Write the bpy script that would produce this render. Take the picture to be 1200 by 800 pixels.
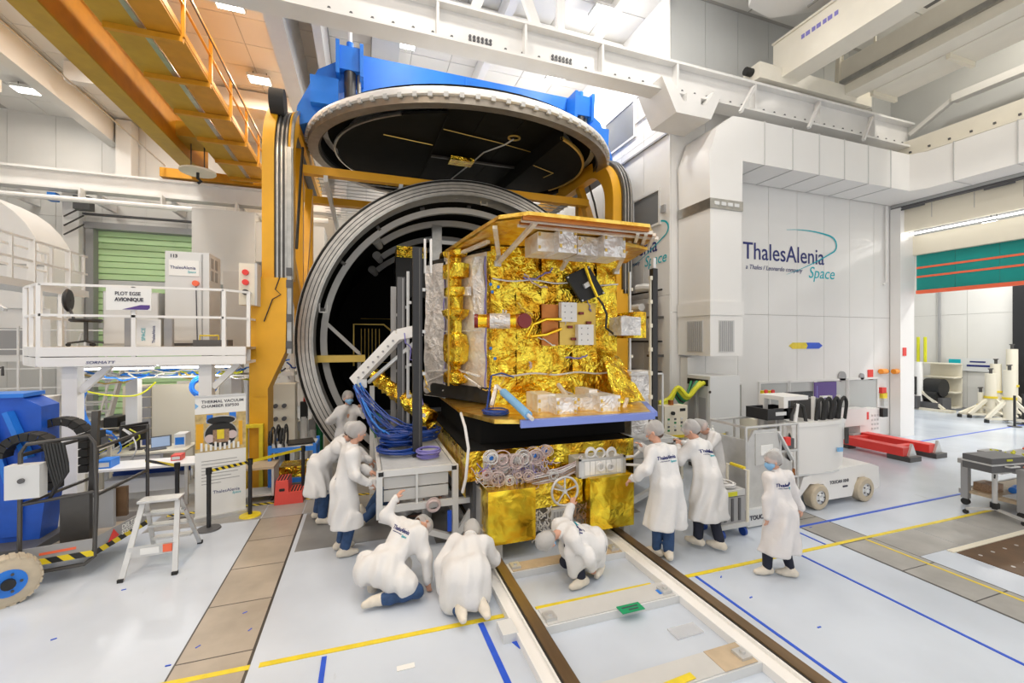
import bpy, bmesh, math, random
import numpy as np
from mathutils import Vector, Matrix
from mathutils.bvhtree import BVHTree
random.seed(7); RNG = np.random.default_rng(7)
for _o in list(bpy.data.objects): bpy.data.objects.remove(_o)
SC = bpy.context.scene; COL = SC.collection
# ---------------------------------------------------------------- camera, world, exposure
YAW = math.atan(173/500.0); CAMH = 3.0
cd = bpy.data.cameras.new('camera'); cam = bpy.data.objects.new('camera', cd); COL.objects.link(cam)
cd.sensor_width = 36; cd.lens = 15.0; cd.clip_end = 200
cam.location = (0, 0, CAMH); cam.rotation_euler = (math.pi/2, 0, -YAW); SC.camera = cam
w = bpy.data.worlds.new('world'); SC.world = w; w.use_nodes = True
w.node_tree.nodes['Background'].inputs[0].default_value = (1.0, .98, .96, 1)
w.node_tree.nodes['Background'].inputs[1].default_value = 0.85
SC.view_settings.view_transform = 'Standard'; SC.view_settings.look = 'None'
SC.view_settings.exposure = 0.22; SC.view_settings.gamma = 1.0; SC.view_settings.use_curve_mapping = False
LAMP_W = 78.0
# ---------------------------------------------------------------- places measured on the calibrated camera
FW = np.array([math.sin(YAW), math.cos(YAW), 0]); RT = np.array([math.cos(YAW), -math.sin(YAW), 0])
def ray(px, py): return FW + (px-600)/500*RT + np.array([0, 0, (400-py)/500])
def fl(px, py, z=0.0): v = ray(px, py); return Vector(np.array([0, 0, CAMH]) + v*((z-CAMH)/v[2]))
def aY(px, py, y): v = ray(px, py); return Vector(np.array([0, 0, CAMH]) + v*(y/v[1]))
def aX(px, py, x): v = ray(px, py); return Vector(np.array([0, 0, CAMH]) + v*(x/v[0]))
def aD(px, py, d): return Vector(np.array([0, 0, CAMH]) + ray(px, py)*d)
V = Vector; R = math.radians; PI = math.pi
# ---------------------------------------------------------------- mesh builder
def frame(p, q, up=None):
    d = (V(q)-V(p)); L = d.length; d = d/max(L, 1e-9)
    u = V(up) if up else (V((0, 0, 1)) if abs(d.z) < .95 else V((0, 1, 0)))
    s = d.cross(u).normalized(); u = s.cross(d).normalized()
    return d, s, u
class MB:
    def __init__(s): s.v = []; s.f = []
    def add(s, vs, fs):
        n = len(s.v); s.v += [tuple(v) for v in vs]; s.f += [tuple(i+n for i in f) for f in fs]; return s
    def bb(s, x0, x1, y0, y1, z0, z1):
        return s.add([(x0,y0,z0),(x1,y0,z0),(x1,y1,z0),(x0,y1,z0),(x0,y0,z1),(x1,y0,z1),(x1,y1,z1),(x0,y1,z1)],
            [(3,2,1,0),(4,5,6,7),(0,1,5,4),(1,2,6,5),(2,3,7,6),(3,0,4,7)])
    def box(s, c, d, rz=0, rx=0, ry=0):
        m = Matrix.Translation(V(c)) @ Matrix.Rotation(rz, 4, 'Z') @ Matrix.Rotation(ry, 4, 'Y') @ Matrix.Rotation(rx, 4, 'X')
        x, y, z = d[0]/2, d[1]/2, d[2]/2
        return s.add([m @ V(p) for p in [(-x,-y,-z),(x,-y,-z),(x,y,-z),(-x,y,-z),(-x,-y,z),(x,-y,z),(x,y,z),(-x,y,z)]],
            [(3,2,1,0),(4,5,6,7),(0,1,5,4),(1,2,6,5),(2,3,7,6),(3,0,4,7)])
    def bar(s, p, q, w, h=None, up=None):
        h = h or w; d, a, u = frame(p, q, up); p = V(p); q = V(q); a = a*(w/2); u = u*(h/2)
        return s.add([p-a-u, p+a-u, p+a+u, p-a+u, q-a-u, q+a-u, q+a+u, q-a+u],
            [(0,1,2,3),(7,6,5,4),(4,5,1,0),(5,6,2,1),(6,7,3,2),(7,4,0,3)])
    def cyl(s, p, q, r, r2=None, n=14):
        r2 = r if r2 is None else r2; d, a, u = frame(p, q); p = V(p); q = V(q); vs = []
        for k in range(n):
            t = 2*PI*k/n; e = a*math.cos(t)+u*math.sin(t); vs += [p+e*r, q+e*r2]
        fs = [(2*k, 2*((k+1) % n), 2*((k+1) % n)+1, 2*k+1) for k in range(n)]
        fs += [tuple(2*k for k in reversed(range(n))), tuple(2*k+1 for k in range(n))]
        return s.add(vs, fs)
    def tube(s, pts, r, n=6, closed=False):
        pts = [V(p) for p in pts]; m = len(pts); vs = []; u = None
        for i in range(m):
            a = pts[(i-1) % m] if (closed or i > 0) else pts[i]; b = pts[(i+1) % m] if (closed or i < m-1) else pts[i]
            d = (b-a); d = d.normalized() if d.length > 1e-9 else V((0, 0, 1))
            if u is None: u = V((0, 0, 1)) if abs(d.z) < .9 else V((1, 0, 0))
            u = (u-d*u.dot(d)); u = u.normalized() if u.length > 1e-6 else d.orthogonal().normalized()
            b2 = d.cross(u); rr = r[i] if hasattr(r, '__len__') else r
            for k in range(n):
                t = 2*PI*k/n; vs.append(pts[i]+(u*math.cos(t)+b2*math.sin(t))*rr)
        fs = []
        for i in range(m if closed else m-1):
            j = (i+1) % m
            for k in range(n): fs.append((i*n+k, i*n+(k+1) % n, j*n+(k+1) % n, j*n+k))
        if not closed: fs += [tuple(reversed(range(n))), tuple((m-1)*n+k for k in range(n))]
        return s.add(vs, fs)
    def prism(s, poly, ext):
        e = V(ext); a = [V(p) for p in poly]; n = len(a)
        nn = V((0, 0, 0))
        for i in range(n): nn += a[i].cross(a[(i+1) % n])
        if nn.dot(e) > 0: a = a[::-1]
        return s.add(a+[p+e for p in a], [tuple(range(n)), tuple(range(2*n-1, n-1, -1))]+[(i, n+i, n+(i+1) % n, (i+1) % n)[::-1] for i in range(n)])
    def lathe(s, prof, c=(0, 0, 0), axis='Z', n=48, a0=0, a1=2*PI):
        full = abs(a1-a0-2*PI) < 1e-6; m = n if full else n+1; vs = []; c = V(c)
        for k in range(m):
            t = a0+(a1-a0)*k/n; ct, st = math.cos(t), math.sin(t)
            for r_, h in prof:
                vs.append(c+V((r_*ct, r_*st, h) if axis == 'Z' else (r_*ct, h, r_*st) if axis == 'Y' else (h, r_*ct, r_*st)))
        q = len(prof); fs = []
        for k in range(n):
            j = (k+1) % m
            for i in range(q-1):
                f = (k*q+i, j*q+i, j*q+i+1, k*q+i+1); fs.append(f[::-1] if axis == 'Y' else f)
        return s.add(vs, fs)
    def ring(s, c, r0, r1, y0, y1, n=64, a0=0, a1=2*PI, axis='Y'):
        pr = [(r0, y0), (r1, y0), (r1, y1), (r0, y1), (r0, y0)]
        return s.lathe(pr, c, axis, n, a0, a1)
    def sph(s, c, r, n=12, m=8):
        r = r if hasattr(r, '__len__') else (r, r, r); vs = []; c = V(c)
        for i in range(m+1):
            p = PI*i/m
            for k in range(n): t = 2*PI*k/n; vs.append(c+V((r[0]*math.sin(p)*math.cos(t), r[1]*math.sin(p)*math.sin(t), r[2]*math.cos(p))))
        return s.add(vs, [(i*n+k, (i+1)*n+k, (i+1)*n+(k+1) % n, i*n+(k+1) % n) for i in range(m) for k in range(n)])
    def grid(s, P):
        nu, nv = P.shape[:2]
        return s.add([tuple(p) for p in P.reshape(-1, 3)], [(i*nv+j, (i+1)*nv+j, (i+1)*nv+j+1, i*nv+j+1) for i in range(nu-1) for j in range(nv-1)])
    def build(s, name, mat, par=None, local=False, smooth=True, ang=35):
        return mkobj(name, s.v, s.f, mat, par, local, smooth, ang)
OFF = {}
def mkobj(name, v, f, mat, par=None, local=False, smooth=True, ang=35):
    me = bpy.data.meshes.new(name); v = np.asarray(v, dtype=float).reshape(-1, 3)
    loc = V((0, 0, 0))
    if par is not None:
        if not local: v = v-np.array(OFF.get(par.name, (0, 0, 0)))
    elif not local:
        lo = v.min(0); hi = v.max(0); loc = V(((lo[0]+hi[0])/2, (lo[1]+hi[1])/2, lo[2])); v = v-np.array(loc)
    me.from_pydata(v.tolist(), [], f); me.validate(); me.update()
    if mat is not None: me.materials.append(M[mat] if isinstance(mat, str) else mat)
    if smooth:
        me.polygons.foreach_set('use_smooth', [True]*len(me.polygons)); me.set_sharp_from_angle(angle=R(ang))
    o = bpy.data.objects.new(name, me); COL.objects.link(o); o.location = loc
    if par is not None: o.parent = par; OFF[o.name] = OFF.get(par.name, (0, 0, 0))
    else: OFF[o.name] = tuple(loc)
    return o
def tag(o, label, cat, group=None):
    o['label'] = label; o['category'] = cat
    if group: o['group'] = group
    return o
def thing(name, label, cat, loc=(0, 0, 0), rz=0, group=None):
    o = bpy.data.objects.new(name, None); COL.objects.link(o); o.empty_display_size = .2
    o.location = loc; o.rotation_euler = (0, 0, rz); OFF[o.name] = tuple(loc); return tag(o, label, cat, group)
def struct(o): o['kind'] = 'structure'; return o
def stuff(o): o['kind'] = 'stuff'; return o
def inst(src, name, par, loc, rz=0, rot=None, scale=None):
    """one more copy of a part's mesh, in the parent's space"""
    c = bpy.data.objects.new(name, src if isinstance(src, bpy.types.Mesh) else src.data); COL.objects.link(c); c.parent = par
    c.location = V(loc)-V(OFF.get(par.name, (0, 0, 0))) if par else V(loc)
    c.rotation_euler = rot or (0, 0, rz)
    if scale: c.scale = scale
    if par: OFF[c.name] = OFF.get(par.name, (0, 0, 0))
    return c
def copy_tree(o, loc, rz=None, label=None, parent=None):
    c = o.copy(); COL.objects.link(c)
    if parent is None:
        c.location = loc
        if rz is not None: c.rotation_euler = (0, 0, rz)
        if label: c['label'] = label
    else: c.parent = parent
    for ch in list(o.children): copy_tree(ch, None, None, None, c)
    return c
def rawmesh(mb, name, mat, smooth=True):
    me = bpy.data.meshes.new(name); me.from_pydata([tuple(v) for v in mb.v], [], mb.f); me.update(); me.materials.append(M[mat])
    if smooth: me.polygons.foreach_set('use_smooth', [True]*len(me.polygons)); me.set_sharp_from_angle(angle=R(35))
    return me
# ---------------------------------------------------------------- materials
M = {}
def mat(name, col, rough=.5, metal=0., vary=0., vscale=3., bump=0., bscale=20., col2=None, alpha=1., trans=0., stretch=None, emit=None, estr=0., spec=.5, aniso=None):
    m = bpy.data.materials.new(name); m.use_nodes = True; nt = m.node_tree; b = nt.nodes['Principled BSDF']
    b.inputs['Base Color'].default_value = (*col, 1); b.inputs['Roughness'].default_value = rough; b.inputs['Metallic'].default_value = metal
    b.inputs['Specular IOR Level'].default_value = spec
    if alpha < 1: b.inputs['Alpha'].default_value = alpha
    if trans: b.inputs['Transmission Weight'].default_value = trans
    if emit: b.inputs['Emission Color'].default_value = (*emit, 1); b.inputs['Emission Strength'].default_value = estr
    if vary or bump:
        tc = nt.nodes.new('ShaderNodeTexCoord'); mp = nt.nodes.new('ShaderNodeMapping'); nt.links.new(tc.outputs['Object'], mp.inputs[0])
        if stretch: mp.inputs['Scale'].default_value = stretch
    if vary:
        n = nt.nodes.new('ShaderNodeTexNoise'); n.inputs['Scale'].default_value = vscale; n.inputs['Detail'].default_value = 6
        nt.links.new(mp.outputs[0], n.inputs['Vector'])
        r = nt.nodes.new('ShaderNodeValToRGB'); r.color_ramp.elements[0].position = .35; r.color_ramp.elements[1].position = .68
        c2 = col2 or tuple(max(0, c*(1-vary)) for c in col)
        r.color_ramp.elements[0].color = (*c2, 1); r.color_ramp.elements[1].color = (*col, 1)
        nt.links.new(n.outputs['Fac'], r.inputs[0]); nt.links.new(r.outputs[0], b.inputs['Base Color'])
    if bump:
        n2 = nt.nodes.new('ShaderNodeTexNoise'); n2.inputs['Scale'].default_value = bscale; n2.inputs['Detail'].default_value = 4
        nt.links.new(mp.outputs[0], n2.inputs['Vector']); bp = nt.nodes.new('ShaderNodeBump'); bp.inputs['Strength'].default_value = bump; bp.inputs['Distance'].default_value = .02
        nt.links.new(n2.outputs['Fac'], bp.inputs['Height']); nt.links.new(bp.outputs[0], b.inputs['Normal'])
    M[name] = m; return m
def foilmat(name, c1, c2, rough, bs=9., strength=.9, metal=1.):
    m = bpy.data.materials.new(name); m.use_nodes = True; nt = m.node_tree; b = nt.nodes['Principled BSDF']
    tc = nt.nodes.new('ShaderNodeTexCoord'); n0 = nt.nodes.new('ShaderNodeTexNoise'); n0.inputs['Scale'].default_value = 2.2; n0.inputs['Detail'].default_value = 3
    nt.links.new(tc.outputs['Object'], n0.inputs['Vector'])
    mx = nt.nodes.new('ShaderNodeVectorMath'); mx.operation = 'MULTIPLY_ADD'; mx.inputs[1].default_value = (.35, .35, .35)
    nt.links.new(n0.outputs['Color'], mx.inputs[0]); nt.links.new(tc.outputs['Object'], mx.inputs[2])
    vo = nt.nodes.new('ShaderNodeTexVoronoi'); vo.feature = 'F1'; vo.inputs['Scale'].default_value = bs; nt.links.new(mx.outputs[0], vo.inputs['Vector'])
    vo2 = nt.nodes.new('ShaderNodeTexVoronoi'); vo2.feature = 'DISTANCE_TO_EDGE'; vo2.inputs['Scale'].default_value = bs*2.4; nt.links.new(mx.outputs[0], vo2.inputs['Vector'])
    ad = nt.nodes.new('ShaderNodeMath'); ad.operation = 'MULTIPLY_ADD'; ad.inputs[1].default_value = .5
    nt.links.new(vo2.outputs['Distance'], ad.inputs[0]); nt.links.new(vo.outputs['Distance'], ad.inputs[2])
    bp = nt.nodes.new('ShaderNodeBump'); bp.inputs['Strength'].default_value = strength; bp.inputs['Distance'].default_value = .06
    nt.links.new(ad.outputs[0], bp.inputs['Height']); nt.links.new(bp.outputs[0], b.inputs['Normal'])
    n = nt.nodes.new('ShaderNodeTexNoise'); n.inputs['Scale'].default_value = 5; n.inputs['Detail'].default_value = 5; nt.links.new(mx.outputs[0], n.inputs['Vector'])
    r = nt.nodes.new('ShaderNodeValToRGB'); r.color_ramp.elements[0].position = .38; r.color_ramp.elements[1].position = .58
    r.color_ramp.elements[0].color = (*c2, 1); r.color_ramp.elements[1].color = (*c1, 1)
    nt.links.new(n.outputs['Fac'], r.inputs[0]); nt.links.new(r.outputs[0], b.inputs['Base Color'])
    b.inputs['Roughness'].default_value = rough; b.inputs['Metallic'].default_value = metal; M[name] = m
def stripemat(name, ca, cb, scale, direction='DIAGONAL', rough=.5):
    m = bpy.data.materials.new(name); m.use_nodes = True; nt = m.node_tree; b = nt.nodes['Principled BSDF']
    tc = nt.nodes.new('ShaderNodeTexCoord'); wv = nt.nodes.new('ShaderNodeTexWave'); wv.inputs['Scale'].default_value = scale; wv.bands_direction = direction
    nt.links.new(tc.outputs['Object'], wv.inputs['Vector']); r = nt.nodes.new('ShaderNodeValToRGB'); r.color_ramp.interpolation = 'CONSTANT'
    r.color_ramp.elements[0].color = (*ca, 1); r.color_ramp.elements[1].position = .5; r.color_ramp.elements[1].color = (*cb, 1)
    nt.links.new(wv.outputs['Fac'], r.inputs[0]); nt.links.new(r.outputs[0], b.inputs['Base Color']); b.inputs['Roughness'].default_value = rough; M[name] = m
mat('wall', (.80, .79, .77), .45, vary=.04, vscale=.6)
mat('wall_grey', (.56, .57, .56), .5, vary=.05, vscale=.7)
mat('wall_back', (.70, .69, .66), .5, vary=.05, vscale=.6)
mat('ceil', (.74, .73, .70), .7, vary=.06, vscale=.5)
mat('joint', (.42, .41, .39), .7)
mat('white', (.84, .83, .81), .38)
mat('white_steel', (.78, .77, .75), .4, vary=.05, vscale=2)
mat('cream', (.78, .73, .60), .42)
mat('beam_cream', (.80, .76, .66), .42, vary=.04)
mat('yellow', (.83, .42, .015), .42, vary=.12, vscale=1.5)
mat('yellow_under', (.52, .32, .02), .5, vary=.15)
mat('crane_yellow', (.62, .29, .012), .45, vary=.15)
mat('lid_rim', (.36, .32, .27), .38, .75, vary=.2, vscale=5)
mat('blue', (.02, .20, .75), .35, vary=.12, vscale=2)
mat('blue_machine', (.012, .11, .62), .42, vary=.25, vscale=3)
mat('black', (.012, .012, .012), .5)
mat('black_matte', (.008, .008, .008), .85, spec=.2)
mat('shroud', (.009, .009, .007), .75, vary=.3, vscale=4, spec=.15)
mat('black_plastic', (.02, .02, .022), .4)
mat('steel', (.50, .49, .46), .32, .9, vary=.2, vscale=6)
mat('flange', (.66, .63, .58), .34, .7, vary=.2, vscale=5)
mat('dark_steel', (.12, .115, .11), .4, .7, vary=.2)
mat('alu', (.68, .68, .67), .38, .55, vary=.12, vscale=6)
mat('grey_paint', (.58, .58, .57), .42, vary=.06)
mat('lightgrey', (.68, .69, .69), .42)
mat('midgrey', (.34, .34, .345), .5)
mat('darkgrey', (.10, .10, .105), .5)
mat('concrete', (.40, .39, .37), .38, vary=.25, vscale=2.2)
mat('concrete_warm', (.46, .40, .33), .33, vary=.22, vscale=2.5)
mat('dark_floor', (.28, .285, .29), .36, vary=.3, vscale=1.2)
mat('tape_yellow', (.85, .66, .03), .4, vary=.15, vscale=9)
mat('tape_blue', (.02, .10, .68), .4, vary=.15, vscale=9)
mat('rail_brown', (.26, .17, .09), .32, .6, vary=.3, vscale=8, stretch=(1, .1, 1))
mat('wood_tan', (.56, .44, .30), .5, vary=.15, vscale=6)
mat('brown_plate', (.17, .095, .045), .45, .4, vary=.3, vscale=4)
mat('green_label', (.0, .30, .12), .5)
mat('green_curtain', (.0, .30, .27), .45, vary=.12, vscale=1.2)
mat('orange', (.90, .32, .03), .4)
mat('orange_red', (.90, .16, .07), .45)
mat('red', (.78, .05, .04), .4, vary=.08)
mat('stool_red', (.80, .09, .07), .4)
mat('shutter', (.60, .85, .46), .5)
mat('glass_dark', (.22, .23, .24), .12)
mat('glass_grey', (.48, .49, .48), .2)
mat('navy', (.012, .02, .16), .5)
mat('teal', (.0, .42, .50), .5)
mat('ink', (.05, .05, .07), .5)
mat('purple', (.10, .05, .25), .4)
mat('poster_white', (.84, .84, .82), .45)
mat('coat', (.73, .725, .725), .85, bump=.7, bscale=7)
mat('coat_pink', (.73, .705, .70), .85, bump=.7, bscale=7)
mat('jeans', (.035, .085, .21), .8, vary=.3, vscale=14)
mat('dark_cloth', (.015, .018, .035), .85)
mat('skin', (.62, .34, .24), .5)
mat('hair', (.10, .06, .04), .7)
mat('hair_grey', (.30, .27, .24), .7)
mat('capnet', (.85, .85, .85), .7, alpha=.42, bump=.5, bscale=40)
mat('mask', (.25, .48, .75), .7)
mat('shoe', (.76, .70, .60), .7, vary=.1, vscale=20)
mat('sole', (.55, .50, .42), .8)
mat('cable_blue', (.01, .055, .30), .4)
mat('cable_bright', (.03, .22, .75), .4)
mat('cable_green', (.02, .25, .08), .4)
mat('cable_pink', (.62, .50, .49), .45)
mat('cable_white', (.72, .71, .70), .45)
mat('cable_violet', (.22, .20, .55), .45)
mat('cable_dark', (.03, .03, .03), .5)
mat('hose_yellow', (.62, .62, .02), .4)
mat('foam_blue', (.22, .48, .80), .6)
mat('bar_blue', (.22, .30, .75), .5)
mat('tyre', (.56, .48, .36), .85, vary=.12, vscale=10)
mat('rubber', (.025, .025, .025), .8)
mat('screen', (.015, .015, .018), .15)
mat('screen_lit', (.15, .2, .3), .2, emit=(.35, .45, .6), estr=.5)
mat('lamp', (1, 1, 1), .5, emit=(1, .97, .9), estr=9)
mat('tube_light', (1, 1, 1), .5, emit=(1, .98, .95), estr=6)
mat('maroon', (.20, .015, .015), .25)
mat('copper', (.55, .20, .05), .35, .7, vary=.3)
mat('wirebrown', (.40, .25, .15), .5, vary=.4, vscale=30)
mat('plate_gold', (.75, .52, .12), .35, .5, vary=.1)
mat('plastic_film', (.75, .76, .78), .2, alpha=.35)
mat('photo_gold', (.70, .52, .22), .5, vary=.4, vscale=12)
foilmat('gold', (1.0, .78, .08), (.74, .38, .025), .26, 6., .7)
foilmat('gold_smooth', (1.0, .76, .06), (.98, .62, .04), .25, 2.2, .35)
foilmat('gold_panel', (.98, .70, .16), (.85, .48, .07), .33, 5., .3)
foilmat('silver', (.90, .89, .89), (.78, .76, .75), .33, 6., .75, .4)
foilmat('silver_cream', (.90, .86, .80), (.86, .74, .60), .4, 3.5, .5, .35)
stripemat('hazard', (.02, .02, .02), (.80, .62, .02), 2.6)
stripemat('hazard_small', (.02, .02, .02), (.80, .62, .02), 5.)
# floor resin with scuffs
def floormat():
    m = mat('floor', (.66, .70, .76), .2); nt = m.node_tree; b = nt.nodes['Principled BSDF']
    tc = nt.nodes.new('ShaderNodeTexCoord')
    def noise(scale, det, st=None):
        mp = nt.nodes.new('ShaderNodeMapping'); nt.links.new(tc.outputs['Object'], mp.inputs[0])
        if st: mp.inputs['Scale'].default_value = st
        n = nt.nodes.new('ShaderNodeTexNoise'); n.inputs['Scale'].default_value = scale; n.inputs['Detail'].default_value = det; nt.links.new(mp.outputs[0], n.inputs['Vector']); return n
    n1 = noise(.55, 5); n2 = noise(7, 8, (1, .25, 1)); n3 = noise(30, 3)
    r1 = nt.nodes.new('ShaderNodeValToRGB'); r1.color_ramp.elements[0].position = .3; r1.color_ramp.elements[1].position = .62
    r1.color_ramp.elements[0].color = (.50, .55, .63, 1); r1.color_ramp.elements[1].color = (.60, .66, .75, 1); nt.links.new(n1.outputs['Fac'], r1.inputs[0])
    r2 = nt.nodes.new('ShaderNodeValToRGB'); r2.color_ramp.elements[0].position = .70; r2.color_ramp.elements[1].position = .80
    r2.color_ramp.elements[0].color = (0, 0, 0, 1); r2.color_ramp.elements[1].color = (.55, .55, .55, 1); nt.links.new(n2.outputs['Fac'], r2.inputs[0])
    mx = nt.nodes.new('ShaderNodeMixRGB'); mx.inputs[2].default_value = (.33, .33, .34, 1); nt.links.new(r2.outputs[0], mx.inputs[0]); nt.links.new(r1.outputs[0], mx.inputs[1])
    nt.links.new(mx.outputs[0], b.inputs['Base Color'])
    rr = nt.nodes.new('ShaderNodeMapRange'); rr.inputs['To Min'].default_value = .12; rr.inputs['To Max'].default_value = .30; nt.links.new(n1.outputs['Fac'], rr.inputs[0]); nt.links.new(rr.outputs[0], b.inputs['Roughness'])
floormat()
# ---------------------------------------------------------------- lettering
def text(body, size, mt, par, org, xd, yd, shear=0., align='LEFT', name='lettering', bold=0., ext=.002, sx=1., project=None, local=False):
    cu = bpy.data.curves.new('txt', 'FONT'); cu.body = body; cu.size = size; cu.shear = shear; cu.align_x = align; cu.offset = bold; cu.extrude = ext; cu.resolution_u = 3
    to = bpy.data.objects.new('txt', cu); COL.objects.link(to)
    me = bpy.data.meshes.new_from_object(to.evaluated_get(bpy.context.evaluated_depsgraph_get()))
    bpy.data.objects.remove(to); xd = V(xd).normalized(); yd = V(yd).normalized(); nd = xd.cross(yd).normalized(); org = V(org)
    vs = [org+xd*(v.co.x*sx)+yd*v.co.y+nd*v.co.z for v in me.vertices]
    if project is not None:
        out = []
        for p, v in zip(vs, me.vertices):
            h = project.ray_cast(p+nd*.35, -nd)
            out.append((h[0] if h[0] else p)+nd*(.004+v.co.z))
        vs = out
    fs = [tuple(p.vertices) for p in me.polygons]; bpy.data.meshes.remove(me)
    return mkobj(name, vs, fs, mt, par, local, smooth=False)
# ---------------------------------------------------------------- crumpled foil sheets
def crumple(u, v, seed, fr=3.0, n=9):
    g = np.random.default_rng(seed); o = np.zeros_like(u)
    for k in range(n):
        a = g.uniform(0, 2*PI); f = fr*g.uniform(.5, 2.6); ph = g.uniform(0, 6.28)
        w_ = (np.cos(a)*u+np.sin(a)*v)*f+ph+.6*np.sin(u*fr*.7+k)+.5*np.cos(v*fr*.9+2*k)
        o += (np.abs(((w_/PI) % 2)-1)-.5)/(f/fr)**.8
    return o/n**.5
def foil(mb, p00, p10, p11, p01, n=40, amp=.03, seed=1, fr=4., edge=True, nv=None):
    nv = nv or n; u, v = np.meshgrid(np.linspace(0, 1, n), np.linspace(0, 1, nv), indexing='ij')
    a, b, c, d_ = [np.array(p, float) for p in (p00, p10, p11, p01)]
    P = ((1-u)*(1-v))[..., None]*a+(u*(1-v))[..., None]*b+(u*v)[..., None]*c+((1-u)*v)[..., None]*d_
    nrm = np.cross(b-a, d_-a); nrm = nrm/np.linalg.norm(nrm)
    lu = np.linalg.norm(b-a); lv = np.linalg.norm(d_-a); h = crumple(u*lu, v*lv, seed, fr)*amp
    if edge: h *= np.clip(np.minimum(np.minimum(u, 1-u)*lu, np.minimum(v, 1-v)*lv)/.06, .0, 1)
    mb.grid(P+nrm*h[..., None]); return mb
def foilbox(x0, x1, y0, y1, z0, z1, n=26, amp=.02, seed=3, fr=5., bottom=False):
    m = MB()
    foil(m, (x0,y0,z0), (x1,y0,z0), (x1,y0,z1), (x0,y0,z1), n, amp, seed, fr)
    foil(m, (x0,y1,z0), (x0,y0,z0), (x0,y0,z1), (x0,y1,z1), n, amp, seed+1, fr)
    foil(m, (x1,y0,z0), (x1,y1,z0), (x1,y1,z1), (x1,y0,z1), n, amp, seed+2, fr)
    foil(m, (x1,y1,z0), (x0,y1,z0), (x0,y1,z1), (x1,y1,z1), n, amp, seed+3, fr)
    foil(m, (x0,y0,z1), (x1,y0,z1), (x1,y1,z1), (x0,y1,z1), n, amp, seed+4, fr)
    foil(m, (x0,y1,z0), (x1,y1,z0), (x1,y0,z0), (x0,y0,z0), 6, 0, seed+5, fr)
    return m
def coil(c, r, n=5, wire=.008, axis='Z', seed=0, jit=.25, turns_h=.03):
    g = random.Random(seed); m = MB(); c = V(c)
    for k in range(n):
        rr = r*(1+g.uniform(-jit, jit)); dz = g.uniform(-turns_h, turns_h); e = g.uniform(.8, 1.1); tl1, tl2 = (g.uniform(-.6, .6), g.uniform(-.5, .3)) if axis == 'Y' and jit > .3 else (0, 0); o = V((g.uniform(-.1, .1)*r, g.uniform(-.1, .1)*r, g.uniform(-.1, .1)*r))
        pts = []
        for i in range(20):
            t = 2*PI*i/20; a, b = rr*math.cos(t), rr*e*math.sin(t)
            p = V((a, b, dz+.3*wire*math.sin(3*t+k))) if axis == 'Z' else V((a, dz, b)) if axis == 'Y' else V((dz, a, b))
            if axis != 'Z': p = V((p.x, p.y+(tl1*a+tl2*b if axis == 'Y' else 0), p.z)) + o*.4
            pts.append(c+p+(o if axis == 'Z' else V((0, 0, 0))))
        m.tube(pts, wire, 5, True)
    return m
def cr(pts, n=5):
    pts = [V(p) for p in pts]; out = []
    for i in range(len(pts)-1):
        a, b, c, d = pts[max(i-1, 0)], pts[i], pts[i+1], pts[min(i+2, len(pts)-1)]
        for k in range(n):
            t = k/n; out.append(.5*((2*b)+(c-a)*t+(2*a-5*b+4*c-d)*t*t+(3*b-a-3*c+d)*t**3))
    return out+[pts[-1]]
def sag(p, q, s=.1, n=8, jit=0, g=random):
    p = V(p); q = V(q)
    return [p.lerp(q, i/n)-V((0, 0, s*4*(i/n)*(1-i/n)))+V((g.uniform(-jit, jit), g.uniform(-jit, jit), g.uniform(-jit, jit)))*(0 < i < n) for i in range(n+1)]
# ================================================================ lamps of the hall (their light comes with them)
XW, YW, XD, YB, ZC = 7.39, 9.0, 16.02, 22.0, 12.0
def ceiling_lamp(x, y, z, label, colr=(1, .95, .88), power=LAMP_W, side_fill=0):
    t = thing('ceiling_light', label, 'ceiling light', (x, y, z), 0, 'hall ceiling lights')
    MB().prism([(x-.34, y-.24, z), (x+.34, y-.24, z), (x+.34, y+.24, z), (x-.34, y+.24, z)], (0, 0, .08)).build('housing', 'grey_paint', t)
    MB().bb(x-.30, x+.30, y-.2, y+.2, z-.015, z-.001).build('diffuser', 'lamp', t)
    MB().cyl((x-.2, y, z+.08), (x-.2, y, ZC-.01), .012, n=6).cyl((x+.2, y, z+.08), (x+.2, y, ZC-.01), .012, n=6).build('hanger', 'dark_steel', t)
    ld = bpy.data.lights.new('lamp_light', 'AREA'); ld.shape = 'RECTANGLE'; ld.size = .6; ld.size_y = .4; ld.energy = power; ld.color = colr
    lo = bpy.data.objects.new('lamp_light', ld); COL.objects.link(lo); lo.parent = t; lo.location = (0, 0, -.03)
    if side_fill:  # point light added below the panel only to brighten the nearby side wall
        pd = bpy.data.lights.new('side_fill_light', 'POINT'); pd.shadow_soft_size = .16; pd.energy = side_fill; pd.color = colr
        po = bpy.data.objects.new('side_fill_light', pd); COL.objects.link(po); po.parent = t; po.location = (0, 0, -.2)
cx = {-11.1: 'far left bay', -7.2: 'left bay above the yellow crane', -3.3: 'warm lit bay beside the yellow crane', 1.1: 'chamber bay', 6.0: 'bay beside the windowed wall'}
rows = {-1.: 'in front of the rails', 3.: 'over the rails', 6.5: 'over the satellite', 9.9: 'over the white runway beam', 12.8: 'over the lifted lid', 16.2: 'over the chamber rear', 19.5: 'next to the back wall'}
for gx, gn in cx.items():
    for gy, rn in rows.items():
        ceiling_lamp(gx, gy, 11.7, f'ceiling light in the {gn}, {rn}', (1, .78, .55) if gx == -3.3 else (1, .95, .88), LAMP_W*(1.3 if gx == -3.3 else 1), 52 if gx == 6.0 and gy > 3 else 0)
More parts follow.
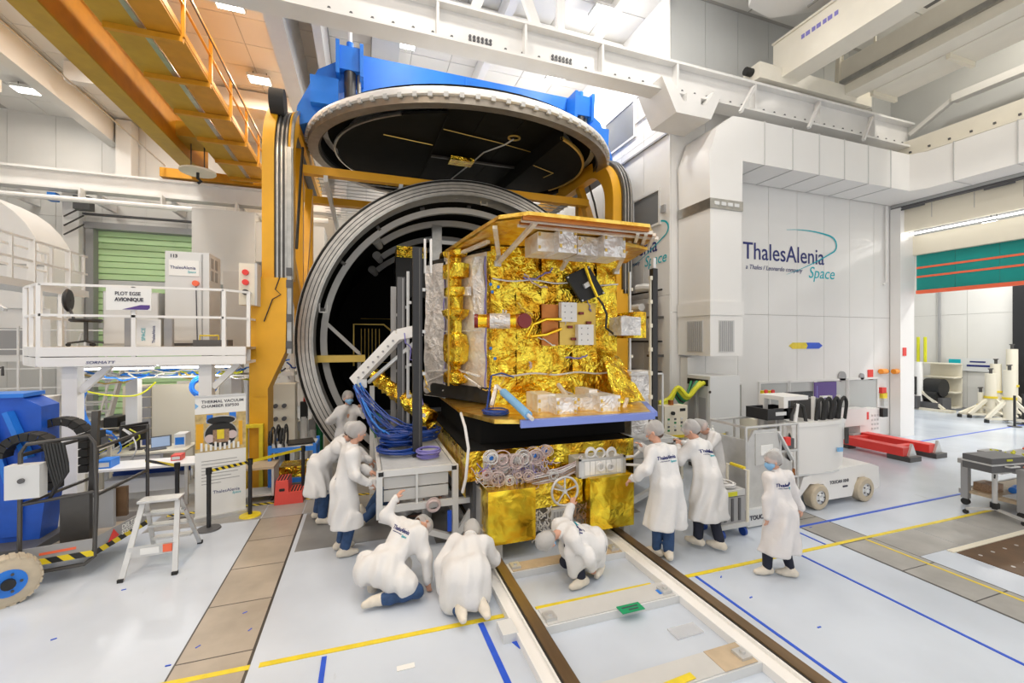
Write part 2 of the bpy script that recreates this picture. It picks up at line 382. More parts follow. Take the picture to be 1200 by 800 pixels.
for gx in (10.2, 14.0):
    for gy, rn in ((-1., 'farthest forward'), (2.4, 'in the middle'), (5.6, 'closest to the logo wall')):
        ceiling_lamp(gx, gy, 11.7, f'ceiling light of the right bay, {"left" if gx < 12 else "right"} row, {rn}', (1, .93, .82), LAMP_W*.8)
for gx in (19.5, 23.0):
    for gy in (2., 6., 9.5):
        ceiling_lamp(gx, gy, 7.6, f'ceiling light in the room behind the green door, {"near" if gx < 20 else "far"} row, {"front" if gy < 3 else "middle" if gy < 8 else "back"} one', (1, .97, .92), LAMP_W*1.7)
# ================================================================ floor
floor = struct(MB().bb(-16, 26, -5, 23, -.1, 0).build('floor', 'floor', None))
def slab(x0, x1, y0, y1, mt, h=.004, name='slab', g=.008): return MB().bb(x0+g, x1-g, y0+g, y1-g, 0, h).build(name, mt, floor)
def seam(x0, x1, y0, y1): return MB().bb(x0, x1, y0, y1, .0, .0015).build('joint', 'dark_steel', floor)
ys = [1.5, 3.2, 4.75, 5.65, 6.5, 7.35, 8.2]
seam(-1.67, -1.0, 1.5, 8.22)
for a, b in zip(ys, ys[1:]): slab(-1.66, -1.02, a, b, 'concrete_warm')
for a, b in zip([-3.3, -1.66, -1.02, .1], [-1.66, -1.02, .1, 1.4]): slab(a, b, 8.2, 8.9, 'concrete')
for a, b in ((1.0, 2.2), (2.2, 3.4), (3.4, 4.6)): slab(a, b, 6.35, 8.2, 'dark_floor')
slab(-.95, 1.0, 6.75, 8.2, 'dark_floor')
for a, b in ((-1.0, .6), (.6, 2.2), (2.2, 3.8), (3.8, 5.4)): slab(a, b, 8.9, 11.4, 'concrete')
for a, b in ((-3.2, -1.0), (-5.5, -3.2)): slab(a, b, 8.9, 11.4, 'concrete')
seam(6.63, 7.33, 1.5, 6.2)
for a, b in zip([1.5, 2.35, 2.9, 3.6, 4.36, 5.2], [2.35, 2.9, 3.6, 4.36, 5.2, 6.2]): slab(6.65, 7.31, a, b, 'concrete')
for a, b in ((7.31, 8.3), (8.3, 9.4), (9.4, 10.6)): slab(a, b, 3.76, 4.36, 'concrete')
MB().bb(7.9, 11, 3.67, 3.75, 0, .012).build('edge_strip', 'cream', floor)
bp = MB().bb(7.95, 11, 1.9, 3.66, 0, .008).build('floor_plate', 'brown_plate', floor)
pk = None
for i in range(9):
    for j in range(5):
        x, y = 8.15+i*.3, 3.5-j*.32
        if pk is None: pk = MB().cyl((0, 0, 0), (0, 0, .004), .022, n=10).build('socket', 'alu', floor, local=True)
        if (i, j) == (0, 0): pk.location = V((x, y, .008))-V(OFF[floor.name])
        else: inst(pk, 'socket', floor, (x, y, .008))
def tape(p, q, wd, mt, h=.0065, nm='tape_line'): return MB().bar((p[0], p[1], h/2), (q[0], q[1], h/2), wd, h).build(nm, mt, floor)
tape((-1.75, 4.52), (-1.0, 4.5), .06, 'tape_yellow'); tape((-.92, 4.5), (1.45, 4.44), .06, 'tape_yellow'); tape((1.82, 4.44), (3.35, 4.42), .06, 'tape_yellow')
tape((3.8, 4.42), (6.9, 4.40), .06, 'tape_yellow'); tape((6.9, 4.4), (10.6, 4.38), .055, 'tape_yellow'); tape((3.72, 4.72), (3.86, 4.82), .07, 'tape_yellow')
tape((7.18, 4.36), (7.2, 1.6), .04, 'tape_yellow')
tape((4.0, 4.38), (3.99, 1.5), .035, 'tape_blue'); tape((5.79, 4.33), (5.78, 1.2), .035, 'tape_blue'); tape((6.45, 4.86), (6.44, 4.44), .03, 'tape_blue')
tape((1.17, 4.4), (1.215, 2.6), .06, 'tape_blue'); tape((-.36, 4.42), (-.38, 2.5), .045, 'tape_blue'); tape((6.6, 5.0), (15.9, 5.1), .045, 'tape_blue')
tape((1.36, 4.23), (1.48, 3.93), .10, 'tape_blue'); tape((14.0, 8.0), (24.5, 8.6), .05, 'tape_blue')
for k, (a, b) in enumerate((((-3.2, 8.86), (-1.05, 8.98)), ((-1.05, 8.98), (1.2, 8.72)))):
    MB().bar((a[0], a[1], .004), (b[0], b[1], .004), .1, .008).build('hazard_tape', 'hazard_small', floor)
for px, py, a in ((287, 718, .5), (293, 738, 1.), (232, 758, .8), (197, 780, 0), (950, 618, .1), (744, 697, .3), (880, 700, .2), (960, 735, 0), (145, 691, .2), (63, 749, .4), (845, 676, .6)):
    p = fl(px, py); MB().box((p.x, p.y, .0045), (.045, .013, .006), a).build('tape_scrap', 'tape_blue', floor)
# ================================================================ walls
def panel_wall(name, mt, axis, c, u0, u1, zs, pw, mats, thick=.18, gap=.012, proud=.02, holes=()):
    """a wall with a recessed core and proud sheet panels. axis 'Y': plane y=c facing -y ; 'X': plane x=c facing -x"""
    core = MB()
    B = (lambda a0, a1, z0, z1, d0, d1: core.bb(a0, a1, c+d0, c+d1, z0, z1)) if axis == 'Y' else (lambda a0, a1, z0, z1, d0, d1: core.bb(c+d0, c+d1, a0, a1, z0, z1))
    B(u0+.2, u1, zs[0], zs[-1], proud, thick)
    w_ = struct(core.build(name, 'joint'))
    for zi, (z0, z1) in enumerate(zip(zs, zs[1:])):
        n = max(1, round((u1-u0)/pw)); st = (u1-u0)/n
        base = None
        for k in range(n):
            a0 = u0+k*st; key = (z0, z1)
            m = MB()
            if axis == 'Y': m.bb(gap/2, st-gap/2, 0, proud+.01, gap/2, z1-z0-gap/2)
            else: m.bb(0, proud+.01, gap/2, st-gap/2, gap/2, z1-z0-gap/2)
            loc = (a0, c, z0) if axis == 'Y' else (c, a0, z0)
            if base is None:
                base = m.build('wall_panel', mats[zi], w_, local=True); base.location = V(loc)-V(OFF[w_.name])
            else: inst(base, 'wall_panel', w_, loc)
    return w_
wall_logo = panel_wall('wall_right', 'wall', 'Y', YW, XW+.03, XD+.3, [0, 3.75, 9.3, ZC], 1.08, ['wall', 'wall', 'wall_grey'])  # top panel row greyer: dimmer light above the beam put into its colour
wall_side = panel_wall('wall_chamber_side', 'wall', 'X', XW, YW, YB, [0, 4.2, 8.6, ZC], 1.08, ['wall', 'wall', 'wall'])
wall_back = panel_wall('wall_back', 'wall_back', 'Y', YB, -16, XW, [0, 4.0, 8.0, ZC], 1.46, ['wall_back', 'wall_back', 'wall_back'])
struct(MB().bb(-16.2, -16, -5, YB, 0, ZC).build('wall_left', 'wall_back'))
# door wall
dw = MB().bb(XD, XD+.25, 8.86, 9.0, 0, 7.27).bb(XD, XD+.25, 3.0, 9.0, 7.27, ZC).bb(XD, XD+.25, -1.0, 3.0, 0, ZC)
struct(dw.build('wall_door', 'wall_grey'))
MB().bb(XD-.06, XD+.62, 8.7, 8.98, 0, 7.22).build('jamb', 'white', struct(MB().bb(XD-.02, XD+.9, 2.9, 8.98, 7.2, 7.26).build('door_1', 'darkgrey')))
door1 = bpy.data.objects['door_1']
MB().bb(XD+.12, XD+.16, 3.0, 8.7, 6.45, 7.2).build('lintel_panel', 'cream', door1)
for k in range(4): MB().bb(XD+.115, XD+.125, 8.0-k*.95, 8.012-k*.95, 6.75, 7.18).build('lintel_joint', 'joint', door1)
MB().bb(XD+.55, XD+1.0, 3.0, 8.72, 5.75, 6.35).build('roller_box', 'cream', door1)
MB().tube([(XD+.1, 8.68, 6.35), (XD+.1, 3.0, 6.35)], .025, 8).build('fluorescent_tube', 'tube_light', door1)
for k in range(3): MB().bb(XD-.04, XD-.02, 8.1-k*1.9, 8.7-k*1.9, 7.12, 7.18).build('door_sensor', 'darkgrey', door1)
cur = thing('rolling_curtain', 'green fabric high-speed door curtain with red-orange stripes, half raised', 'door curtain', (XD+.75, 5.9, 4.5))
c0 = MB(); n = 7
for k in range(6): MB().bb(XD+.72, XD+.76, 3.0+k*.95, 3.95+k*.95-.008, 4.62, 5.75).build('curtain_panel', 'green_curtain', cur)
for z in (5.32, 5.03): MB().bb(XD+.705, XD+.72, 3.0, 8.69, z, z+.06).build('stripe', 'orange_red', cur)
MB().bb(XD+.68, XD+.80, 3.0, 8.69, 4.52, 4.63).build('bottom_edge', 'orange_red', cur)
# room behind
far = panel_wall('wall_far_room', 'wall_back', 'X', 25.0, -1, 14.2, [0, 4.2, 8], 2.9, ['wall_back', 'wall_back'])
struct(MB().bb(XD+.3, 25, 13.6, 13.8, 0, 8).build('wall_far_room_side', 'wall_back'))
struct(MB().bb(XD+.3, 25.2, -1, 13.8, 8, 8.2).build('ceiling_far_room', 'ceil'))
MB().bb(24.85, 24.98, 9.28, 9.72, 0, 8).build('dark_post', 'black_plastic', far)
MB().bb(24.9, 24.97, 12.05, 12.13, 0, 8).build('joint_strip', 'midgrey', far)
MB().bb(24.93, 24.99, -1, 13.6, 0, .1).build('skirting', 'midgrey', far)
# ================================================================ ceiling
ceil = struct(MB().bb(-16, XD, -5, YB, ZC, ZC+.2).build('ceiling', 'joint'))
tl = None
for i in range(17):
    for j in range(12):
        x, y = -13.0+i*1.2, 7.6+j*1.2
        if tl is None:
            tl = MB().bb(.012, 1.188, .012, 1.188, -.025, .01).build('ceiling_tile', 'ceil', ceil, local=True); tl.location = V((x, y, ZC))-V(OFF[ceil.name])
        else: inst(tl, 'ceiling_tile', ceil, (x, y, ZC))
for k in range(3):
    for j in range(5): inst(tl, 'ceiling_tile', ceil, (7.5+k*2.4, 1.4+j*1.5, ZC), scale=(2, 1.25, 1))
# beams under the ceiling
def cbeam(name, mt, label, x0, x1, y0, y1, z0, z1): return tag(MB().bb(x0, x1, y0, y1, z0, z1).build(name, mt), label, 'beam')
cbeam('ceiling_beam', 'white_steel', 'deep white ceiling beam dividing the warm bay from the chamber bay', -2.15, -1.75, 6, YB-.05, 10.3, 11.9)
cbeam('ceiling_beam', 'white_steel', 'slim white ceiling beam just right of the deep dividing beam', -1.2, -1.0, 6, YB-.05, 10.6, 11.9)
cbeam('ceiling_beam', 'white_steel', 'white cross beam on the ceiling behind the blue lifting frame', -1.0, XW-.05, 17.4, 17.65, 11.3, 11.9)
cbeam('ceiling_beam', 'ceil', 'pale cross beam on the warm lit ceiling', -9, -2.2, 17.4, 17.7, 11.3, 11.9)
cbeam('ceiling_beam', 'white_steel', 'white cross beam on the ceiling above the lifted lid', -1.0, XW-.05, 11.0, 11.25, 11.3, 11.9)
cbeam('ceiling_beam', 'white_steel', 'narrow lengthwise beam between the chamber bay lights', 3.4, 3.62, 9.0, YB-.05, 11.4, 11.9)
cbeam('ceiling_beam', 'wall_grey', 'broad grey lengthwise beam above the blue frame', .2, .95, 12.2, YB-.05, 11.3, 11.9)
cbeam('ceiling_beam', 'ceil', 'pale lengthwise ceiling beam in the left bay beside the crane', -9.9, -9.5, 8, YB-.05, 11.0, 11.9)
# overhead left structures
t = thing('ceiling_duct', 'white ceiling duct with a dark grille at the far upper left', 'duct', (-10.6, 14, 10.6))
MB().bb(-12.2, -10.1, 10.5, 16.5, 10.3, 11.2).build('duct_body', 'wall_back', t)
MB().bb(-11.4, -10.5, 15.2, 16.1, 10.28, 10.31).build('grille', 'darkgrey', t)
MB().bb(-10.12, -9.98, 10.4, 16.6, 10.25, 10.6).build('edge_angle', 'cream', t)
# white runway beam on the back wall and pipe
t = thing('runway_beam', 'white runway beam along the back wall under the yellow crane', 'beam', (-6, 20.6, 9))
MB().bb(-16, -1.0, 20.45, 20.85, 9.35, 9.43).bb(-16, -1.0, 20.6, 20.7, 8.75, 9.35).bb(-16, -1.0, 20.4, 20.9, 8.67, 8.75).build('web', 'white_steel', t)
for k in range(6): MB().bb(-14.6+k*2.4, -14.45+k*2.4, 20.9, 21.95, 8.3, 8.67).build('bracket', 'white_steel', t)
t = thing('overhead_pipe', 'long white pipe hung below the back runway beam', 'pipe', (-8, 20.3, 7.9))
MB().tube([(-16, 20.2, 8.25), (-1.5, 20.2, 8.25)], .10, 10).build('pipe', 'white', t)
for k in range(6): MB().bb(-15.0+k*2.5, -14.94+k*2.5, 20.14, 20.5, 8.3, 8.7).build('hanger', 'white_steel', t)
# green roller shutter in the back wall
sx0, sx1 = -10.2, -6.55
d2 = struct(MB().bb(sx0-.25, sx0, YB-.5, YB-.02, 0, 7.7).bb(sx1, sx1+.25, YB-.5, YB-.02, 0, 7.7).bb(sx0-.3, sx1+.3, YB-.55, YB-.02, 7.5, 7.75).build('door_2', 'midgrey'))
sl = None
for k in range(30):
    z = .02+k*.25
    if k in (14, 21): continue
    if sl is None: sl = MB().prism([(sx0, 0, 0), (sx0, -.05, .02), (sx0, -.05, .22), (sx0, 0, .24)], (sx1-sx0, 0, 0)).build('shutter_slat', 'shutter', d2, local=True); sl.location = V((0, YB-.1, z))-V(OFF[d2.name])
    else: inst(sl, 'shutter_slat', d2, (0, YB-.1, z))
for k in (14, 21): MB().bb(sx0, sx1, YB-.14, YB-.08, k*.25+.03, k*.25+.25).build('shutter_rail', 'lightgrey', d2)
MB().bb(sx0-.25, sx1+.4, YB-.7, YB-.5, 8.0, 8.06).build('track', 'darkgrey', d2)
t = thing('wall_column', 'white steel column with brackets left of the green shutter', 'column', (-10.6, 21.3, 0))
MB().bb(-11.0, -10.5, 21.2, 21.6, 0, 9.0).build('shaft', 'white', t)
MB().box((-10.2, 20.9, 8.3), (.5, .35, .5)).build('motor', 'darkgrey', t); MB().box((-11.0, 20.7, 8.4), (.25, .25, .3)).build('motor_cover', 'cable_bright', t)
for k in range(3): MB().bar((-10.9, 21.1, 7.8-k*.35), (-10.2, 20.9, 8.2-k*.35), .04).build('arm', 'dark_steel', t)
for bx, lb in ((-9.4, 'left of the crane end carriage'), (-1.3, 'behind the arch')):
    tag(MB().bb(bx, bx+.5, 21.3, 21.9, 9.5 if bx < -5 else 0, 11.9).build('wall_column', 'wall_back'), f'slim off-white column on the back wall {lb}', 'column')
# beige duct block at the back, above the cabinets
t = thing('supply_duct', 'big beige ventilation duct right of the green shutter', 'duct', (-4.5, 20.5, 4.5))
MB().bb(-6.2, -4.1, 19.3, 21.5, 5.2, 8.1).build('duct_body', 'wall_back', t)
MB().bb(-4.1, -1.6, 19.5, 21.3, 6.2, 7.8).build('duct_arm', 'wall_back', t)
MB().cyl((-3.4, 20.2, 7.8), (-3.4, 20.2, 8.3), .5, n=18).build('fan_housing', 'wall_back', t)
# curved duct left
t = thing('elbow_duct', 'large white elbow duct in front of the left back wall', 'duct', (-11.5, 17.5, 5))
pr = [(0, 0)]
poly = []
for k in range(9): a = PI/2-k*PI/2/8; poly.append((-11.6+2.3*math.cos(a), 17.0, 5.3+2.3*math.sin(a)))
inner = []
for k in range(9): a = k*PI/2/8; inner.append((-11.6+1.05*math.cos(a), 17.0, 5.3+1.05*math.sin(a)))
MB().prism([(-15.9, 17, 7.6)]+poly+inner+[(-15.9, 17, 6.35)], (0, 1.6, 0)).build('elbow', 'wall', t)
MB().bb(-10.65, -9.2, 16.9, 18.7, 4.0, 5.3).build('neck', 'wall', t)
for x in (-12.0, -13.6): MB().bb(x, x+.06, 16.96, 17.0, 6.3, 7.65).build('flange_seam', 'joint', t)
MB().bb(-10.75, -9.15, 16.88, 16.93, 5.27, 5.33).build('flange_seam', 'joint', t)
t = thing('outlet_grille', 'white box outlet with grey louvres below the elbow duct', 'vent', (-10, 17.8, 2.5)); MB().bb(-10.9, -9.1, 17, 18.6, 2.4, 4.0).build('box', 'wall', t); MB().bb(-10.5, -9.3, 16.98, 17.0, 2.6, 3.4).build('louvre', 'midgrey', t)
# ================================================================ runway beam of the white crane, along the logo wall
def I_beam_x(m, x0, x1, y, z0, z1, w=.42, t=.06):
    m.bb(x0, x1, y-w/2, y+w/2, z1-t, z1).bb(x0, x1, y-.03, y+.03, z0+t, z1-t).bb(x0, x1, y-w/2, y+w/2, z0, z0+t)
t = thing('crane_runway', 'long white riveted runway beam crossing the hall in front of the lid', 'beam', (6, 8.35, 8.8))
m = MB(); I_beam_x(m, -2.6, 15.6, 8.35, 8.8, 9.55); m.build('beam', 'white_steel', t)
MB().bb(-2.6, 15.6, 8.3, 8.4, 9.55, 9.62).build('crane_rail', 'steel', t)
rv = None
def rivet(x, z, y=8.31):
    global rv
    if rv is None: rv = MB().cyl((0, 0, 0), (0, -.02, 0), .03, n=6).build('rivet', 'darkgrey', t, local=True); rv.location = V((x, y, z))-V(OFF[t.name])
    else: inst(rv, 'rivet', t, (x, y, z))
for k in range(44): rivet(-.6+k*.37, 8.98)
for cx_ in (2.2, 4.0):
    for i in range(6):
        for j in range(4): rivet(cx_+(i-2.5)*.085, 9.05-j*.07+(.03 if j < 2 else 0))
for x in (-1.2, 1.3, 3.1, 4.9, 6.9, 9.3, 11.6, 13.8): MB().bb(x, x+.05, 8.15, 8.55, 8.86, 9.49).build('stiffener', 'white_steel', t)
# V bracket carrying the beam at the wall corner
MB().prism([(6.35, 8.0, 9.0), (6.6, 8.0, 9.0), (6.95, 8.0, 8.55), (7.6, 8.0, 8.55), (7.85, 8.0, 8.95), (8.1, 8.0, 8.95), (7.75, 8.0, 8.25), (6.75, 8.0, 8.25)], (0, .9, 0)).build('bracket', 'white_steel', t)
MB().bb(7.1, 7.5, 8.05, 8.6, 8.55, 8.8).build('bearing', 'white_steel', t)
for x in (8.6, 10.9, 13.0): MB().bar((x+.6, 8.1, 9.35), (x, 7.95, 8.55), .07).build('stay', 'white_steel', t)
# roof truss members standing on the beam
t2 = thing('roof_truss', 'white roof truss members rising from the runway beam', 'truss', (4.8, 8.6, 9.6))
for p, q, w_ in (((3.75, 8.7, 9.5), (2.7, 8.7, 12), .2), ((4.15, 8.7, 9.5), (4.15, 8.7, 12), .18), ((4.75, 8.7, 9.5), (6.4, 8.7, 11.9), .18), ((2.0, 8.7, 9.5), (3.0, 8.7, 12), .2)):
    MB().bar(p, q, w_, .12, up=(0, 1, 0)).build('member', 'white_steel', t2)
MB().bb(1.5, 7.3, 8.6, 8.8, 11.6, 11.95).build('chord', 'white_steel', t2)
# ---- second runway, along the door wall
t = thing('crane_runway', 'white riveted runway beam above the green door wall', 'beam', (15.4, 4, 8.8))
MB().bb(15.2, 15.6, -2, 8.6, 8.45, 8.53).bb(15.37, 15.43, -2, 8.6, 8.5, 9.0).build('beam', 'beam_cream', t)
for k in range(14): MB().bb(15.33, 15.37, 8.1-k*.45, 8.15-k*.45, 8.6, 8.65).build('rivet', 'darkgrey', t)
MB().bar((15.5, 8.2, 9.2), (15.5, 7.2, 9.75), .12).bar((15.5, 7.2, 9.75), (15.5, -2, 9.75), .25, .2).build('conduit_rail', 'wall_back', t)
# ---- the white bridge crane in the right bay
t = thing('bridge_crane', 'cream double-girder bridge crane with walkway and handrail in the right bay', 'crane', (11.5, 4, 9.6))
MB().bb(9.4, 13.6, 8.1, 8.6, 9.65, 10.05).build('end_carriage', 'beam_cream', t)
MB().bb(10.15, 10.75, -2, 8.35, 9.8, 10.75).build('girder', 'beam_cream', t)
MB().bb(12.5, 13.0, -2, 8.35, 9.8, 10.75).build('girder', 'beam_cream', t)
MB().bb(10.1, 10.8, -2, 8.35, 10.75, 10.8).build('flange', 'beam_cream', t)
MB().bb(12.42, 12.5, -2, 8.2, 10.05, 10.2).build('cable_tray', 'steel', t)
MB().bb(13.0, 14.0, -2, 7.8, 9.78, 9.84).build('walkway', 'beam_cream', t)
MB().bb(13.95, 14.0, -2, 7.8, 9.84, 9.92).build('toe_board', 'beam_cream', t)
for k in range(5): MB().bb(13.0, 14.0, 7.7-k*1.6, 7.78-k*1.6, 9.66, 9.78).build('walkway_bracket', 'cream', t)
MB().tube([(12.55, 8.2, 10.8), (12.55, 8.2, 11.35), (12.55, -2, 11.35)], .03, 6).build('handrail', 'cream', t)
for k in range(5): MB().cyl((12.55, 7.4-k*1.6, 10.75), (12.55, 7.4-k*1.6, 11.35), .03, n=6).build('handrail_post', 'cream', t)
MB().cyl((9.2, 8.35, 9.9), (9.4, 8.35, 9.9), .1, n=12).build('buffer', 'black', t)
MB().cyl((13.6, 8.35, 9.72), (13.95, 8.35, 9.72), .06, n=10).build('buffer', 'steel', t)
MB().prism([(12.35, 8.2, 9.9), (12.6, 8.2, 9.9), (12.6, 8.2, 11), (12.45, 8.2, 11)], (0, .1, 0)).build('end_plate', 'cream', t)
for k in range(7): MB().bb(10.14, 10.15, 7.5-k*.13, 7.58-k*.13+.02*(k % 2), 10.42, 10.52).build('faded_mark', 'cable_violet', t)
# ---- duct at upper right and ceiling fittings
t = thing('ceiling_duct', 'white round-cornered ceiling duct at the upper right', 'duct', (10, 5.5, 10.9))
MB().prism([(8.6, 7.6, 11.1), (8.8, 7.9, 11.1), (9.6, 8.0, 11.1), (12.5, 6.2, 11.1), (12.5, 3.0, 11.1), (8.6, 3.0, 11.1)], (0, 0, .75)).build('duct_body', 'wall', t)
for k in range(3): MB().bb(9.0+k*1.1, 9.04+k*1.1, 3.2, 7.4, 11.06, 11.11).build('strap', 'joint', t)
t = thing('ceiling_grille', 'dark square ceiling grille above the cream crane', 'vent', (13.2, 6.6, 11.6)); MB().bb(12.9, 13.9, 6.0, 7.0, 11.7, 11.95).build('grille', 'darkgrey', t)
# ---- ducting on the logo wall
t = thing('wall_duct', 'white rectangular duct dropping down the logo wall and running to the green door', 'duct', (8.1, 8.4, 2.6))
MB().bb(8.62, 14.9, 7.9, 8.96, 7.35, 8.4).build('horizontal_run', 'wall', t)
MB().prism([(7.63, 7.9, 6.35), (8.6, 7.9, 6.35), (8.62, 7.9, 7.35), (8.62, 7.9, 8.4), (8.3, 7.9, 8.38), (7.85, 7.9, 8.05), (7.6, 7.9, 7.4)], (0, 1.05, 0)).build('elbow', 'wall', t)
MB().prism([(14.9, 7.9, 7.35), (15.1, 7.6, 7.35), (15.1, -1, 7.35), (15.98, -1, 7.35), (15.98, 8.96, 7.35), (14.9, 8.96, 7.35)], (0, 0, 1.05)).build('side_run', 'wall', t)
MB().bb(7.6, 8.6, 7.87, 8.96, 6.12, 6.35).build('damper_frame', 'steel', t)
for k in range(4): MB().bb(7.72+k*.2, 7.86+k*.2, 7.85, 7.87, 6.2, 6.28).build('damper_slot', 'lightgrey', t)
MB().bb(7.63, 8.58, 7.9, 8.96, 3.95, 6.12).build('drop', 'wall', t)
MB().bb(7.59, 8.62, 7.86, 8.96, 3.62, 3.95).build('collar', 'wall', t)
MB().bb(7.61, 8.6, 7.88, 8.96, 2.66, 3.62).build('outlet_box', 'wall', t)
g_ = MB().bb(7.595, 7.61, 8.1, 8.62, 2.75, 3.5).build('outlet_grille', 'grey_paint', t)
for k in range(8): MB().bb(7.58, 7.596, 8.12+k*.062, 8.14+k*.062, 2.77, 3.48).build('louvre', 'midgrey', g_)
for (x0, x1) in ((7.86, 8.32),):
    g_ = MB().bb(x0, x1, 7.865, 7.88, 2.75, 3.5).build('outlet_grille', 'grey_paint', t)
    for k in range(7): MB().bb(x0+.02+k*(x1-x0-.04)/7, x0+.032+k*(x1-x0-.04)/7, 7.85, 7.866, 2.77, 3.48).build('louvre', 'midgrey', g_)
for k in range(6): MB().bb(9.3+k*.95, 9.325+k*.95, 7.885, 8.96, 7.335, 8.42).build('flange_seam', 'grey_paint', t)
for k in range(5): MB().bb(15.085, 15.98, 7.0-k*1.2, 7.025-k*1.2, 7.335, 8.42).build('flange_seam', 'grey_paint', t)
tag(MB().bb(7.7, 7.95, 8.72, 8.98, 0, 2.6).build('wall_chase', 'wall'), 'white boxed-in chase on the wall below the duct', 'chase')
# ---- windows
def window_in(name, mb_pane, mb_frame, mt='glass_grey'):
    f_ = struct(mb_frame.build(name, 'white_steel')); mb_pane.build('pane', mt, f_); return f_
def winY(name, x0, x1, z0, z1, y=YW, mt='glass_grey', b=.06):
    fr = MB().bb(x0-b, x1+b, y-.05, y, z0-b, z0).bb(x0-b, x1+b, y-.05, y, z1, z1+b).bb(x0-b, x0, y-.05, y, z0, z1).bb(x1, x1+b, y-.05, y, z0, z1)
    return window_in(name, MB().bb(x0, x1, y-.02, y-.003, z0, z1), fr, mt)
def winX(name, y0, y1, z0, z1, x=XW, mt='glass_grey', b=.06):
    fr = MB().bb(x-.05, x, y0-b, y1+b, z0-b, z0).bb(x-.05, x, y0-b, y1+b, z1, z1+b).bb(x-.05, x, y0-b, y0, z0, z1).bb(x-.05, x, y1, y1+b, z0, z1)
    return window_in(name, MB().bb(x-.02, x-.003, y0, y1, z0, z1), fr, mt)
winX('window_1', 10.5, 12.0, 8.95, 9.95, mt='glass_dark'); winX('window_2', 9.75, 10.35, 9.3, 9.95); winX('window_3', 9.4, 10.5, 6.15, 7.0, mt='glass_dark'); winX('window_4', 12.9, 13.6, 8.6, 9.6)
winY('window_5', 8.75, 9.6, 6.5, 7.25, mt='glass_dark')
for k, (x0, x1) in enumerate(((8.98, 9.72), (10.42, 11.45), (11.55, 12.5), (12.62, 13.9), (14.0, 15.3))): winY(f'window_{6+k}', x0, x1, .92, 1.82)
# conduit line and small things on the side wall
tag(MB().bar((XW-.03, 9.05, 8.35), (XW-.03, 11.5, 8.35), .05).bar((XW-.03, 9.05, 8.35), (XW-.03, 9.05, 8.9), .05).build('conduit', 'midgrey'), 'dark conduit line on the white side wall under the upper window', 'conduit')
tag(MB().bb(XW-.06, XW, 9.15, 9.28, 6.35, 6.55).build('wall_socket', 'midgrey'), 'small grey box on the side wall beside the window', 'box')
# pipes on the side wall
t = thing('pipe_run', 'grey vent pipe rising along the corner by the side wall', 'pipe', (7.1, 9.2, 0))
MB().tube([(7.1, 9.3, 0), (7.1, 9.3, 4.25), (7.1, 9.35, 4.4), (7.0, 9.5, 4.42), (6.95, 9.75, 4.42)], .11, 10).build('pipe', 'grey_paint', t)
for z in (1.2, 2.6, 3.6): MB().bb(6.98, 7.36, 9.2, 9.4, z, z+.06).build('clamp', 'dark_steel', t)
for z, r_ in ((3.9, .1), (3.55, .1)):
    tag(MB().tube([(6.9, 9.5, z), (6.9, 11.3, z)], r_, 10).build('wall_pipe', 'copper' if z < 3.7 else 'grey_paint'), f'{"copper" if z < 3.7 else "grey"} horizontal pipe on the side wall behind the right black post', 'pipe')
for z in (4.35, 3.0, 2.2): tag(MB().tube([(7.3, 9.2, z), (7.3, 11.2, z)], .025, 6).build('thin_pipe', 'black'), f'thin black line on the side wall, {"upper" if z > 4 else "middle" if z > 2.5 else "lower"} of three', 'pipe')
tag(MB().tube([(15.7, 8.93, 7.3), (15.7, 8.93, 4.9), (15.55, 8.93, 4.8)], .03, 6).build('corner_pipe', 'white'), 'slim white pipe beside the green door frame', 'pipe')
# ---- signs on the walls
def logo(par, org, xd, S, small=True, big='navy'):
    xd = V(xd); up = V((0, 0, 1)); o = V(org)
    text('ThalesAlenia', S, big, par, o, xd, up, bold=.004*S, sx=.93)
    text('Space', S*.72, 'teal', par, o+xd*S*3.75-up*S*.62, xd, up, shear=.25)
    if small: text('a Thales / Leonardo company', S*.27, big, par, o+xd*S*.15-up*S*.42, xd, up, shear=.2)
    pts = []
    for k in range(19):
        t_ = k/18; a = R(120-210*t_)
        pts.append(o+xd*S*(4.55+1.0*math.cos(a)-(1.6*(max(0, .35-t_)/.35)**1.0))+up*S*(.92+.46*math.sin(a)*1.15-.55*max(0, t_-.75)) + xd*(-S*2.1*max(0, t_-.72)/.28*1.0)-up*S*1.0*max(0, t_-.72)/.28*.8)
    rs = [S*.04*math.sin(PI*min(1, max(.04, (k+.3)/18.6)))**1.2+.003 for k in range(19)]
    nd = xd.cross(up).normalized(); m = MB()
    for i in range(18):
        a, b = pts[i], pts[i+1]; d = (b-a).normalized(); s_ = d.cross(nd)
        m.add([a-s_*rs[i]+nd*.003, b-s_*rs[i+1]+nd*.003, b+s_*rs[i+1]+nd*.003, a+s_*rs[i]+nd*.003], [(0, 1, 2, 3)])
    m.build('swoosh', 'teal', par)
p0 = aY(870.5, 301.5, YW-.01); p1 = aY(984, 310, YW-.01)
t = thing('wall_logo', 'large blue and teal company lettering on the right white wall', 'sign', p0)
logo(t, (p0.x, YW-.008, p0.z-.02), (1, 0, 0), (p1.x-p0.x)/5.75)
pA = aX(783, 284, XW-.01); t = thing('wall_logo', 'blue and teal company lettering on the side wall, half hidden by the satellite', 'sign', pA)
logo(t, (XW-.008, pA.y+3.1, pA.z-.12), (0, -1, 0), .56)
t = thing('arrow_sign', 'flat yellow and blue double-pointed arrow on the white wall', 'sign', aY(945, 405, YW-.02))
a = aY(925, 405, YW-.02); b = aY(964, 405, YW-.02); cxm = (a.x+b.x)/2
